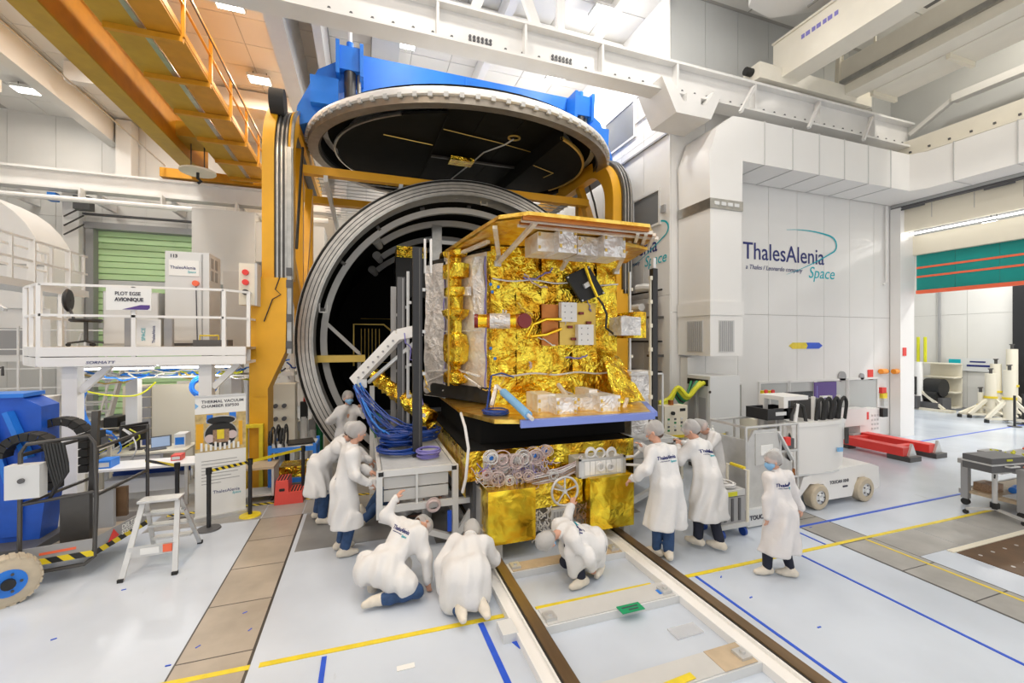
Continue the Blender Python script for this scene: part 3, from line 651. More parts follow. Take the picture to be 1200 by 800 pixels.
MB().prism([(a.x, YW-.02, a.z), (a.x+.15, YW-.02, a.z+.09), (cxm, YW-.02, a.z+.09), (cxm+.06, YW-.02, a.z), (cxm, YW-.02, a.z-.09), (a.x+.15, YW-.02, a.z-.09)], (0, .02, 0)).build('yellow_arrow', 'tape_yellow', t)
MB().prism([(cxm, YW-.02, a.z+.09), (b.x-.15, YW-.02, a.z+.09), (b.x, YW-.02, a.z), (b.x-.15, YW-.02, a.z-.09), (cxm, YW-.02, a.z-.09), (cxm+.06, YW-.02, a.z)], (0, .02, 0)).build('blue_arrow', 'tape_blue', t)
t = thing('wall_poster', 'dark purple poster between the low wall windows', 'poster', aY(966, 460, YW-.07))
a = aY(954, 448, YW-.07); b = aY(980, 471, YW-.07); MB().bb(a.x, b.x, YW-.08, YW-.06, b.z, a.z).build('sheet', 'purple', t)
MB().bb(a.x+.25, a.x+.65, YW-.083, YW-.08, b.z+.16, b.z+.22).build('print_line', 'poster_white', t); MB().bb(a.x+.1, a.x+.13, YW-.083, YW-.08, b.z+.05, a.z-.1).build('print_line', 'cable_violet', t)
for k, (px, py, mt, s_) in enumerate(((1020, 439, 'red', .14), (986, 441, 'midgrey', .16), (1009, 441, 'midgrey', .1))):
    p = aY(px, py, YW-.01); tag(MB().cyl((p.x, YW-.05, p.z), (p.x, YW, p.z), s_, n=14).build('wall_fixture', mt) if k else MB().bb(p.x-.12, p.x+.12, YW-.02, YW, p.z-.16, p.z+.16).build('safety_sign', mt), ['red safety notice on the wall above the low windows', 'round grey speaker on the wall above the low windows', 'small grey detector on the wall beside the red notice'][k], ['sign', 'speaker', 'detector'][k])
for k, (px, py) in enumerate(((1036, 435), (1051, 435))):
    p = aY(px, py, YW-.1) if k == 0 else aX(px, py, XD-.08); t = thing('warning_light', f'orange warning light {"on the white wall" if k == 0 else "on the door jamb"} by the green door', 'warning light', p)
    MB().cyl((p.x-.16, p.y, p.z), (p.x+.1, p.y, p.z), .08, n=12).build('lens', 'orange', t); MB().cyl((p.x+.1, p.y, p.z), (p.x+.16, p.y, p.z), .06, n=12).build('base', 'black', t)
for k, (px, py, mt, lb) in enumerate(((1033, 457, 'red', 'red'), (1034, 463, 'tape_yellow', 'yellow'), (1035, 472, 'grey_paint', 'grey'))):
    p = aY(px, py, YW-.02); tag(MB().bb(p.x-.1, p.x+.1, YW-.1, YW, p.z-.09, p.z+.09).build('switch_box', mt), f'small {lb} switch box by the green door jamb', 'switch')
p = aX(1135, 427, 24.95); t = thing('wall_sign', 'grey and teal printed sign on the wall of the room behind the green door', 'sign', p)
MB().bb(24.93, 24.97, p.y-.85, p.y+.75, p.z-.28, p.z+.28).build('board', 'lightgrey', t); MB().bb(24.91, 24.93, p.y+.25, p.y+.65, p.z-.1, p.z+.22).build('print_block', 'teal', t)
MB().bb(24.92, 24.93, p.y-.55, p.y-.05, p.z+.1, p.z+.16).build('print_line', 'navy', t); MB().bb(24.92, 24.93, p.y-.7, p.y+.05, p.z-.08, p.z).build('print_line', 'navy', t)
# ================================================================ the yellow crane on the left
t = thing('bridge_crane', 'yellow double-girder overhead crane with walkway at the upper left', 'crane', (-5.5, 14, 9.4))
MB().bb(-6.5, -6.05, 3, 20.6, 9.65, 11.3).build('girder', 'crane_yellow', t)
MB().bb(-6.55, -6.0, 3, 20.6, 9.6, 9.65).build('girder_flange', 'yellow_under', t)
MB().bb(-5.05, -4.55, 3, 20.6, 9.65, 10.75).build('girder', 'crane_yellow', t); MB().bb(-5.15, -4.5, 3, 20.6, 9.6, 9.65).build('girder_flange', 'yellow_under', t)
MB().bb(-4.5, -4.38, 3, 20.4, 9.6, 9.68).build('cable_tray', 'steel', t)
MB().bb(-4.36, -3.75, 3, 20.3, 9.62, 9.68).build('walkway', 'crane_yellow', t)
MB().bb(-3.78, -3.74, 3, 20.3, 9.68, 9.82).build('toe_board', 'crane_yellow', t)
for k in range(8): MB().bb(-5.1, -3.72, 19.8-k*1.75, 19.9-k*1.75, 9.48, 9.6).build('walkway_bracket', 'crane_yellow', t)
for k in range(8): MB().bar((-3.72, 19.85-k*1.75, 9.6), (-3.72, 19.85-k*1.75, 10.75), .07).build('handrail_post', 'crane_yellow', t)
for z in (10.75, 10.3): MB().tube([(-3.72, 3, z), (-3.72, 20.2, z)], .03, 6).build('handrail', 'crane_yellow', t)
MB().tube([(-3.66, 3, 10.6), (-3.66, 20.2, 10.6)], .02, 5).build('power_cable', 'cable_dark', t)
MB().bb(-7.6, -3.6, 20.35, 20.8, 9.5, 9.85).build('end_carriage', 'crane_yellow', t)
MB().bb(-6.2, -4.7, 17.4, 18.6, 10.0, 10.5).build('trolley', 'yellow_under', t)
MB().cyl((-5.6, 18, 9.0), (-5.6, 18, 9.06), .55, n=20).build('hook_plate', 'cream', t)
for dx in (-.2, .2): MB().cyl((-5.6+dx, 18, 9.05), (-5.6+dx, 18, 10.0), .02, n=5).build('rope', 'dark_steel', t)
MB().tube([(-5.6, 18, 9.0), (-5.6, 18, 8.8), (-5.5, 18, 8.7), (-5.6, 18, 8.62)], .05, 7).build('hook', 'black', t)
for k, (x, z) in enumerate(((-7.4, 9.9), (-5.5, 10.9))):
    tag(MB().tube([(x, 3, z), (x, 20.3, z)], .025, 5).build('festoon_wire', 'grey_paint'), f'thin festoon wire {"left of" if k == 0 else "between the girders of"} the yellow crane', 'wire')
# ================================================================ vacuum chamber
CX, CY, CZ, CR = 2.75, 11.3, 3.03, 4.32
cc = (CX, 0, CZ)
t = thing('vacuum_chamber', 'huge round thermal vacuum chamber, open, with black interior', 'vacuum chamber', (CX, CY, 0))
MB().lathe([(CR, CY+.0), (CR+.02, CY+.02), (CR+.02, CY+.5), (CR-.15, CY+.55), (CR-.15, CY+8.4)], cc, 'Y', 96).build('shell', 'grey_paint', t)
MB().lathe([(CR-.0, CY), (CR-.07, CY-.01)], cc, 'Y', 96).build('outer_edge', 'black', t)
MB().ring(cc, CR-.36, CR-.06, CY-.02, CY+.3, 96).build('flange', 'flange', t)
for r_, mt in ((CR-.13, 'dark_steel'), (CR-.22, 'dark_steel'), (CR-.30, 'black')): MB().ring(cc, r_-.008, r_+.008, CY-.035, CY-.01, 96).build('seal_groove', mt, t)
MB().ring(cc, CR-.40, CR-.34, CY-.01, CY+.6, 96).build('inner_lip', 'steel', t)
MB().lathe([(CR-.38, CY+.1), (CR-.42, CY+8.3)], cc, 'Y', 96).build('shroud_wall', 'shroud', t)
MB().lathe([(0.01, CY+8.2), (CR-.4, CY+8.2)], cc, 'Y', 96).build('back_wall', 'black_matte', t)
MB().ring(cc, 3.68, 3.84, CY+.85, CY+.98, 96).build('inner_ring', 'grey_paint', t)
for a in range(0, 360, 20):
    c_, s_ = math.cos(R(a+8)), math.sin(R(a+8)); MB().bar((CX+c_*3.8, CY+.9, CZ+s_*3.8), (CX+c_*3.95, CY+.9, CZ+s_*3.95), .12, .08).build('ring_clip', 'dark_steel', t)
# monorail arcs
for y_, r_, a0, a1 in ((CY+2.2, 3.72, 55, 127), (CY+3.6, 3.55, 75, 128), (CY+5.0, 3.45, 95, 132)):
    MB().ring(cc, r_-.09, r_+.09, y_-.06, y_+.06, 30, R(a0), R(a1)).build('monorail_arc', 'grey_paint', t)
    ca, sa = math.cos(R(a1+2)), math.sin(R(a1+2))
    MB().cyl((CX+ca*(r_+.15), y_-.25, CZ+sa*(r_+.1)), (CX+ca*(r_-.05), y_+.1, CZ+sa*(r_-.05)), .14, .10, 12).build('arc_end', 'grey_paint', t)
MB().bb(CX-.75, CX-.45, CY+2.1, CY+2.3, CZ+2.3, CZ+3.62).build('hanger_post', 'steel', t)
MB().bar((CX-.6, CY+2.2, CZ+3.1), (CX+1.9, CY+2.2, CZ+3.1), .12).build('crossbar', 'steel', t)
for dx in (.3, 1.2): MB().cyl((CX+dx, CY+2.2, CZ+1.9), (CX+dx, CY+2.2, CZ+2.6), .05, n=8).build('hanger_rod', 'steel', t)
for k, (z, x) in enumerate(((CZ+.95, -.0), (CZ-.95, .2))): MB().tube([(CX-2.9+x, CY+8.1, z), (CX-1.6, CY+8.1, z), (CX-1.6, CY+8.1, z-2)], .02, 5).build('heater_line', 'plate_gold', t)
t2 = t
# gold shelf and arm in the chamber mouth
p = aY(405, 421, CY+1.0); MB().bb(p.x-.75, p.x+.5, CY+.7, CY+1.2, p.z-.06, p.z+.12).build('shelf', 'plate_gold', t)
a = aY(383, 379, CY+.9); b = aY(421, 414, CY+.9); MB().bar(a, b, .09).bar(b, b-V((0, 0, 1.2)), .09).build('shelf_arm', 'grey_paint', t)
m = MB(); p = aY(434, 395, CY+4.5)
for k in range(6): m.cyl((p.x-.3+k*.12, CY+4.5, p.z-.9), (p.x-.3+k*.12, CY+4.5, p.z+.3), .015, n=5)
m.build('tube_register', 'plate_gold', t); MB().tube([(p.x-.55, CY+4.5, p.z-1), (p.x-.55, CY+4.5, p.z+.45), (p.x+.45, CY+4.5, p.z+.45), (p.x+1.2, CY+4.5, p.z-.2)], .03, 6).build('register_frame', 'plate_gold', t)
p = aY(476, 310, CY+3.0); foilbox(p.x-.35, p.x+.6, CY+2.6, CY+3.4, p.z-1.1, p.z+.15, 12, .02, 91).build('rear_box', 'black', t); foilbox(p.x-.33, p.x+.6, CY+2.55, CY+3.4, p.z+.15, p.z+.5, 14, .03, 95).build('rear_box_cover', 'gold', t)
for k, (px, py) in enumerate(((533, 227), (567, 235), (436, 250), (379, 360))):
    p = aY(px, py, CY+.3); MB().bar((p.x-.09, p.y, p.z-.12), (p.x-.09, p.y, p.z+.1), .03).bar((p.x+.09, p.y, p.z-.12), (p.x+.09, p.y, p.z+.1), .03).bar((p.x-.09, p.y, p.z-.12), (p.x+.09, p.y, p.z-.12), .03).build('bracket_loop', 'steel', t)
# chamber floor rails inside
for x in (1.67, 3.68): MB().bb(x-.08, x+.08, CY+.3, CY+8, -.05, .1).build('inner_rail', 'dark_steel', t)
# ================================================================ lid
LT = Vector((2.73, 12.24, 8.05))
lid = thing('chamber_lid', 'domed white chamber lid swung up overhead, black inside', 'lid', LT); lid.rotation_euler = (R(4.5), 0, 0)
def L(mb, name, mt, par=None, **k): return mb.build(name, mt, par or lid, local=True, **k)
RL = 4.1
L(MB().ring((0, 0, 0), RL-.24, RL, -.06, .08, 96, axis='Z'), 'rim_flange', 'lid_rim')
L(MB().ring((0, 0, 0), 3.2, RL-.28, .42, .44, 64, axis='Z'), 'recess_top', 'shroud')
L(MB().lathe([(RL+.0, .08), (RL+.07, .09), (RL+.07, .15), (RL+.03, .22), (RL-.12, .32), (RL-.6, .46), (RL-1.6, .62), (RL-2.8, .72), (.02, .76)], (0, 0, 0), 'Z', 96), 'dome', 'white')
L(MB().ring((0, 0, 0), RL-.30, RL-.24, -.0, .08, 96, axis='Z'), 'rim_recess', 'black')
L(MB().lathe([(RL-.29, .0), (RL-.33, .42)], (0, 0, 0), 'Z', 96), 'recess_wall', 'shroud')
tooth = None
for k in range(84):
    a = 2*PI*k/84
    if tooth is None: tooth = L(MB().box((0, 0, 0), (.06, .09, .09)), 'clamp', 'grey_paint'); tooth.location = (RL+.04, 0, .08)
    else: inst(tooth, 'clamp', lid, V((RL+.04)*V((math.cos(a), math.sin(a), 0)))+V((0, 0, .08))+V(OFF[lid.name]), rz=a)
L(MB().ring((0, 0, 0), 3.44, 3.49, .02, .08, 48, R(125), R(235), axis='Z'), 'shroud_rail', 'steel'); L(MB().ring((0, 0, 0), 3.42, 3.48, .02, .08, 48, R(-60), R(20), axis='Z'), 'shroud_rail', 'plate_gold')
def seg(xa, xb, r, z, h=.05, n=24):
    xs_ = np.linspace(xa, xb, n); up_ = [(x, math.sqrt(max(r*r-x*x, 0)), z) for x in xs_]; dn = [(x, -math.sqrt(max(r*r-x*x, 0)), z) for x in xs_[::-1]]
    return MB().prism(up_+dn, (0, 0, h))
L(seg(-3.4, -1.05, 3.42, .04), 'shroud_panel', 'shroud'); L(seg(1.75, 3.4, 3.42, .04), 'shroud_panel', 'shroud')
for a, b in ((-1.05, -.1), (-.1, .85), (.85, 1.75)): L(seg(a+.006, b-.006, 3.76, .40), 'shroud_panel', 'shroud')
L(MB().bb(-1.06, -1.02, -3.2, 3.2, .0, .42).bb(1.73, 1.77, -3.0, 3.0, .0, .42), 'shroud_step', 'shroud')
L(MB().bb(-1.0, 1.7, .35, .42, .33, .39), 'stiffener', 'dark_steel')
L(foilbox(-.35, .35, .1, .6, .25, .36, 10, .03, 41), 'foil_patch', 'gold')
L(MB().tube([(-2.3, -1.6, .02), (-1.1, -1.4, .02)], .012, 5).tube([(-1, -1.6, .38), (.6, -1.3, .38), (1.7, -1.0, .38)], .012, 5).tube([(1.8, -1.0, .02), (2.6, -.6, .02), (2.5, -.1, .02)], .012, 5), 'heater_wire', 'plate_gold')
L(MB().tube([(.95, -1.7, .36), (.8, -1.4, .3), (.45, -.6, .32), (.35, .4, .33), (.1, 2.4, .36)], .02, 6), 'white_cable', 'cable_white')
L(MB().ring((.95, -1.75, .38), .13, .17, -.02, .01, 20, axis='Z'), 'port_ring', 'plate_gold')
# blue lifting frame on the lid
bf = L(MB().prism([(-3.55, -1.05, .9), (-3.3, -1.05, 1.9), (-2.95, -1.05, 2.02), (3.1, -1.05, 2.02), (3.4, -1.05, 1.9), (3.6, -1.05, .9), (2.6, -1.05, 1.1), (-2.2, -1.05, 1.25)], (0, .5, 0)), 'lifting_frame', 'blue')
for s in (-1, 1):
    L(MB().prism([(s*3.2, -1.25, 1.75), (s*3.75, -1.25, 1.4), (s*4.2, -1.25, .5), (s*4.25, -1.25, .05), (s*3.9, -1.25, .2), (s*3.4, -1.25, .9), (s*2.9, -1.25, 1.1)], (0, 1.1, 0)), 'frame_leg', 'blue', bf)
    L(MB().bb(s*3.6-.3, s*3.6+.3, -1.5, -1.25, .55, 1.15), 'frame_plate', 'blue', bf)
    L(MB().bb(s*3.05-.25, s*3.05+.25, -1.5, -1.05, 1.4, 1.92).bb(s*3.05-.3, s*3.05-.22, -1.6, -1.0, 1.25, 1.98).bb(s*3.05+.22, s*3.05+.3, -1.6, -1.0, 1.25, 1.98), 'cylinder_head', 'blue', bf)
    L(MB().cyl((s*3.05, -1.35, .7), (s*3.05, -1.35, 1.5), .13, n=14), 'jack', 'dark_steel', bf); L(MB().cyl((s*3.05+.2, -1.3, .6), (s*3.05+.2, -1.3, 1.5), .05, n=8), 'jack_rod', 'steel', bf)
    L(MB().cyl((s*3.05, -1.3, 1.92), (s*3.05, -1.3, 2.1), .08, n=10), 'cap', 'blue', bf)
L(MB().bb(-.2, -.12, -1.1, -1.04, 1.42, 1.97), 'splice_plate', 'blue', bf)
L(MB().cyl((-3.05, -1.3, 2.1), (-3.05, -1.3, 3.4), .05, n=8), 'air_line', 'cable_white', bf)
# ================================================================ guide arches
def arch(x0, sgn, label):
    """x0: outer X ; sgn: +1 when the chamber is on the +x side"""
    t = thing('guide_arch', label, 'guide rail', (x0, 10, 0))
    yf, zt, ra = 9.9, 6.85, 1.5
    def path(r_):
        pts = [(yf+ra-r_, 4.3)]+[(yf+ra-r_*math.cos(R(a)), zt+r_*math.sin(R(a))) for a in range(0, 91, 6)]+[(16.5, zt+r_)]
        return pts
    def band(xa, xb, ro, ri, name, mt):
        o, i = path(ro), path(ri); m = MB(); n = len(o)
        vs = [(xa, y, z) for y, z in o]+[(xb, y, z) for y, z in o]+[(xb, y, z) for y, z in i]+[(xa, y, z) for y, z in i]
        fs = []
        for k in range(n-1):
            for q in range(4): fs.append((q*n+k, q*n+k+1, ((q+1) % 4)*n+k+1, ((q+1) % 4)*n+k))
        fs += [(0, n, 2*n, 3*n), (n-1, 4*n-1, 3*n-1, 2*n-1)]
        m.add(vs, fs); return m.build(name, mt, t)
    X = lambda d: x0+sgn*d
    if sgn > 0:
        band(X(0), X(.22), 1.5, 1.0, 'outer_beam', 'yellow'); band(X(.48), X(.56), 1.5, 1.05, 'inner_beam', 'yellow')
        band(X(.22), X(.48), 1.44, 1.2, 'track', 'dark_steel')
        for d in (.26, .34, .42): band(X(d), X(d+.035), 1.48, 1.42, 'track_rail', 'steel')
        band(X(.53), X(.58), 1.53, 1.45, 'edge_rail', 'steel')
    else:
        band(X(.30), X(.56), 1.42, 1.0, 'inner_beam', 'yellow'); band(X(0), X(.30), 1.5, 1.0, 'track', 'dark_steel')
        for d in (.05, .14, .23): band(X(d), X(d+.035), 1.54, 1.48, 'track_rail', 'steel')
    xa, xb = sorted((X(.28), X(.5)))
    for p, q in (((10.3, 4.4), (12.2, 7.9)), ((12.2, 7.6), (12.2, 3.4)), ((12.3, 3.2), (14.4, 7.6)), ((14.4, 7.6), (14.4, 1.0)), ((10.2, 5.2), (13.0, 3.4))):
        MB().bar(((xa+xb)/2, p[0], p[1]), ((xa+xb)/2, q[0], q[1]), .2, .2).build('truss_member', 'yellow', t)
    MB().tube([(X(.6), 10.2, 5.0), (X(.6), 10.9, 7.0), (X(.6), 11.2, 7.6)], .03, 6).build('hydraulic_line', 'dark_steel', t)
    return t
aL = arch(-1.98, 1, 'yellow curved lid guide arch left of the chamber mouth')
MB().cyl((-1.9, 10.35, 8.15), (-1.62, 10.35, 8.15), .28, n=20).build('sheave', 'rubber', aL)
MB().prism([(-2.17, 9.75, 0), (-1.84, 9.75, 0), (-1.84, 9.75, 2.05), (-1.52, 9.75, 2.8), (-1.5, 9.75, 4.3), (-1.98, 9.75, 4.3), (-1.98, 9.75, 3.95), (-2.17, 9.75, 3.75)], (0, .55, 0)).build('column', 'yellow', aL)
MB().prism([(-2.05, 9.735, 1.9), (-1.84, 9.735, 1.9), (-1.84, 9.735, 2.05), (-1.52, 9.735, 2.8), (-1.5, 9.735, 3.9), (-2.05, 9.735, 3.9)], (0, .02, 0)).build('cover_plate', 'yellow', aL)
MB().bb(-1.5, -1.42, 9.78, 10.0, 2.75, 7.0).build('rack_strip', 'steel', aL)
for z in (2.85, 3.4, 4.1, 4.35): MB().bb(-1.51, -1.41, 9.74, 9.8, z, z+.16).build('sensor', 'darkgrey', aL)
MB().tube([(-1.62, 9.7, 4.3), (-1.7, 9.7, 4.05), (-1.6, 9.7, 3.95), (-1.75, 9.7, 3.85), (-1.9, 9.7, 3.4)], .012, 5).build('sensor_cable', 'cable_dark', aL)
aR = arch(6.9, -1, 'yellow curved lid guide arch right of the chamber mouth')
MB().bb(6.25, 6.75, 9.9, 10.5, 0, 4.4).build('column', 'yellow', aR)
# yellow cross bars and platform between the arches
t = thing('cross_gantry', 'yellow cross bars with grey louvred decking over the chamber', 'gantry', (2.6, 12, 7))
for y_, z_ in ((11.5, 7.18), (13.6, 7.1)): MB().bar((-1.4, y_, z_), (6.4, y_, z_), .2, .2).build('cross_bar', 'yellow', t)
for k in range(16): MB().box((2.5, 11.9+k*.3, 7.35), (7.4, .26, .02), rx=R(18)).build('deck_slat', 'grey_paint', t)
for x in (-.9, .9, 4.2): MB().bar((x, 11.4, 7.0), (x, 16.5, 7.0), .1, .16).build('deck_joist', 'lightgrey', t)
t = thing('control_box', 'beige control box with three red buttons on the yellow column', 'control box', (-2.2, 9.5, 3.6))
p = aY(294, 334, 9.6); MB().bb(p.x-.17, p.x+.1, 9.45, 9.75, p.z-.4, p.z+.4).build('case', 'cream', t)
MB().bb(p.x+.1, p.x+.14, 9.44, 9.76, p.z-.41, p.z+.41).build('side_plate', 'grey_paint', t)
for k in range(3): MB().cyl((p.x-.05, 9.45, p.z+.22-k*.19), (p.x-.05, 9.38, p.z+.22-k*.19), .055, n=12).build('button', 'red' if k < 2 else 'dark_steel', t)
# ================================================================ rails on the floor
def rail(xb0, xb1, xw0, xw1, label):
    t = thing('floor_rail', label, 'rail', ((xb0+xb1)/2, 4, 0), group='floor rails')
    MB().bb(xb0, xb1, -1, 11.4, .0, .105).build('rail_head', 'rail_brown', t)
    a, b = sorted((xw0, xw1)); MB().bb(a, b, -1, 11.4, .0, .05).bb(a, a+.02, -1, 11.4, .05, .085).bb(b-.02, b, -1, 11.4, .05, .085).build('base_channel', 'white', t)
    MB().bb(xb0-.012, xb0, -1, 11.4, .02, .09).bb(xb1, xb1+.012, -1, 11.4, .02, .09).build('side_strip', 'dark_steel', t)
rail(1.61, 1.73, 1.44, 1.59, 'brown-topped floor rail with white channel, on the left'); rail(3.63, 3.75, 3.42, 3.61, 'brown-topped floor rail with white channel, on the right')
for k, (y0, y1, mt, lb) in enumerate(((5.08, 5.3, 'wood_tan', 'tan-topped sleeper bar between the rails, nearest the trolley'), (4.0, 4.3, 'grey_paint', 'wide grey sleeper bar with a green label between the rails'), (2.92, 3.2, 'grey_paint', 'grey sleeper bar between the rails, nearest the viewer'))):
    t = thing('sleeper_bar', lb, 'sleeper bar', (2.6, y0, 0))
    MB().bb(1.75, 3.42, y0, y1, 0, .085).build('bar', 'lightgrey', t); MB().bb(1.78, 3.38, y0+.015, y1-.01, .085, .095).build('top_plate', mt, t)
    for x in (1.84, 3.3): MB().bb(x-.06, x+.06, y0+.05, y0+.18, .095, .125).build('clamp', 'alu', t); MB().cyl((x, y0+.11, .125), (x, y0+.11, .15), .025, n=8).build('bolt', 'alu', t)
    if k == 1:
        p = fl(739, 712, .1); MB().box((p.x, p.y+.0, .099), (.28, .13, .006), R(0)).build('label', 'green_label', t)
        MB().box((p.x, p.y+.02, .1025), (.2, .02, .001)).build('print_line', 'ink', t); MB().box((p.x+.02, p.y-.025, .1025), (.12, .02, .001)).build('print_line', 'ink', t); MB().box((3.28, 4.02+.1, .099), (.14, .08, .006)).build('blue_tape', 'cable_bright', t)
        MB().bb(1.3, 1.46, 4.02, 4.25, 0, .09).build('anchor', 'lightgrey', t)
    if k == 2: MB().bb(3.0, 3.38, y0+.01, y1-.01, .095, .1).build('tan_plate', 'wood_tan', t); MB().box((2.55, y0+.06, .1), (.3, .07, .006), R(4)).build('yellow_tape', 'tape_yellow', t)
tag(stuff(foilbox(2.62+.35, 2.95+.35, 3.5, 3.66, .004, .02, 10, .01, 77).build('plastic_bag', 'plastic_film')), 'crumpled clear plastic bag lying between the rails', 'bag')
tag(foilbox(.28, .44, 4.0, 4.06, .002, .01, 6, .004, 78).build('paper_scrap', 'poster_white'), 'small torn white paper scrap on the floor left of the rails', 'paper')
# ================================================================ transport trolley
DZ = 1.4
tr = thing('transport_trolley', 'rail trolley with black deck, gold foil skirts and wiring panels', 'trolley', (2.75, 7.6, 0))
MB().bb(1.4, 4.17, 6.02, 9.8, DZ-.06, DZ).build('deck', 'black_matte', tr)
m = MB(); foil(m, (1.37, 6.0, .98), (4.2, 6.0, 1.06), (4.2, 6.0, DZ+.01), (1.37, 6.0, DZ+.01), 60, .03, 11, 6, nv=20); m.build('front_skirt', 'gold', tr)
m = MB(); foil(m, (1.37, 9.8, .7), (1.37, 6.0, .75), (1.37, 6.0, DZ+.01), (1.37, 9.8, DZ+.01), 60, .05, 12, 5, nv=24); m.build('side_skirt', 'gold', tr)
m = MB(); foil(m, (4.2, 6.0, .75), (4.2, 9.8, .75), (4.2, 9.8, DZ+.01), (4.2, 6.0, DZ+.01), 40, .04, 13, 5, nv=16); m.build('side_skirt', 'gold', tr)
MB().bb(1.5, 4.1, 6.1, 9.7, .35, DZ-.08).build('chassis', 'darkgrey', tr)
MB().bb(1.55, 3.95, 5.72, 6.1, .25, .36).bb(1.55, 3.95, 5.85, 6.1, .36, .9).build('front_beam', 'midgrey', tr)
foilbox(1.57, 2.26, 5.52, 5.95, .24, .97, 40, .03, 21, 8).build('ballast_box', 'gold_smooth', tr, ang=16); foilbox(3.12, 3.87, 5.52, 5.98, .22, .99, 40, .034, 31, 8).build('ballast_box', 'gold_smooth', tr, ang=16)
foilbox(2.28, 3.1, 5.72, 5.95, .58, .97, 26, .03, 25, 7).build('middle_cover', 'gold', tr)
for x in (1.67, 3.69):
    for y in (5.95, 9.2): MB().cyl((x-.05, y, .22), (x+.05, y, .22), .12, n=20).build('wheel', 'dark_steel', tr); MB().bb(x-.1, x+.1, y-.14, y+.14, .25, .42).build('wheel_fork', 'midgrey', tr)
for x in (1.75, 3.8): MB().bb(x-.05, x+.05, 5.6, 5.7, .02, .25).build('stop_post', 'grey_paint', tr)
# hand wheel
hw = V((2.66, 5.42, .9)); m = MB(); rr = .2
m.tube([hw+V((rr*math.cos(a), 0, rr*math.sin(a))) for a in np.linspace(0, 2*PI, 28, endpoint=False)], .017, 7, True)
whl = m.build('hand_wheel', 'alu', tr)
for k in range(5): a = R(90+72*k); MB().bar(hw, hw+V((rr*math.cos(a), 0, rr*math.sin(a))), .022, .014).build('spoke', 'alu', whl)
MB().cyl(hw-V((0, .02, 0)), hw+V((0, .3, 0)), .03, n=10).build('hub', 'alu', whl)
# wiring
g = random.Random(5)
m = MB().bb(1.6, 2.48, 5.82, 5.9, .98, 1.36).build('wiring_panel', 'grey_paint', tr)
k = 0
for px, py, r_ in ((576, 537, .09), (589, 538, .11), (605, 540, .09), (613, 537, .1), (627, 534, .10), (582, 560, .09), (597, 563, .07), (618, 557, .08), (640, 528, .08), (648, 556, .09), (570, 556, .06), (607, 556, .06)):
    c = aY(px, py, 5.72); coil(c, r_*.85, 11, .0045, 'Y', k, .5, .05).build('cable_coil', 'cable_pink' if k % 3 else 'cable_white', tr); k += 1
    if k % 2: MB().cyl(c+V((0, .04, 0)), c+V((0, .1, 0)), .04, n=8).build('connector', 'cable_bright' if k % 4 == 1 else 'orange_red' if k % 4 == 3 and k > 6 else 'alu', tr)
for q, mt in enumerate(('cable_pink', 'cable_white', 'wirebrown', 'cable_pink', 'cable_violet')):
    m = MB()
    for i in range(34):
        p = V((g.uniform(1.62, 2.55), 5.76+g.uniform(-.03, .05), g.uniform(.98, 1.34))); e = p+V((g.uniform(-.3, .3), g.uniform(-.05, .03), g.uniform(-.3, .12)))
        m.tube(sag(p, e, g.uniform(.02, .12), 7, .02, g), .006, 5)
    m.build('cable_bundle', mt, tr)
for q, mt in enumerate(('cable_pink', 'wirebrown', 'cable_white')):
    m = MB()
    for i in range(9):
        y = 5.74+g.uniform(-.03, .03); z = 1.02+g.uniform(-.06, .09)
        m.tube([V((2.2, y, z-.05)), V((2.5, y, z-.02+g.uniform(-.03, .03))), V((2.75, y-.02, z+g.uniform(-.02, .03))), V((2.98, y, z+.08)), V((3.1, y, z+.16+g.uniform(-.02, .03)))], .007, 5)
    m.build('cable_loom', mt, tr)
for x0, x1 in ((2.28, 2.52), (2.95, 3.12)):
    m = MB()
    for i in range(26): p = V((g.uniform(x0, x1), 5.66, g.uniform(.3, .6))); m.tube(sag(p, p+V((g.uniform(-.12, .12), g.uniform(-.04, .02), g.uniform(-.22, .1))), .03, 6, .02, g), .008, 5)
    m.build('cable_tangle', 'wirebrown' if x0 > 2.5 else 'cable_white', tr)
MB().bb(2.56, 2.92, 5.66, 5.8, .30, .56).build('vent_box', 'grey_paint', tr)
for k in range(6): MB().bb(2.60+k*.05, 2.625+k*.05, 5.65, 5.665, .34, .52).build('vent_slot', 'midgrey', tr)
rk = MB().bb(3.0, 3.76, 5.62, 5.98, 1.0, 1.24).build('electronics_rack', 'lightgrey', tr)
for k in range(7): MB().bb(3.08+k*.09, 3.16+k*.09, 5.605, 5.62, 1.02, 1.22).build('rack_card', 'white', rk)
MB().bb(2.98, 3.02, 5.6, 5.7, .98, 1.26).bb(3.74, 3.78, 5.6, 5.7, .98, 1.26).bb(2.98, 3.78, 5.6, 5.63, .98, 1.0).bb(2.98, 3.78, 5.6, 5.63, 1.235, 1.26).build('rack_frame', 'alu', rk)
for k, px in enumerate((692, 703, 716)): coil(aY(px, 531, 5.7), .075, 5, .012, 'Y', 60+k, .12, .015).build('cable_coil', 'cable_white', tr)
for k, px in enumerate((704, 715)): coil(aY(px, 547, 5.58), .06, 4, .01, 'Y', 70+k, .12, .015).build('cable_coil', 'cable_white', tr)
MB().tube([(3.76, 5.7, 1.2), (3.9, 5.55, 1.25), (4.05, 5.6, 1.32), (4.2, 5.9, 1.3)], .02, 6).tube([(3.76, 5.7, 1.1), (3.95, 5.5, 1.12), (4.2, 5.8, 1.0)], .02, 6).build('hose', 'cable_white', tr)
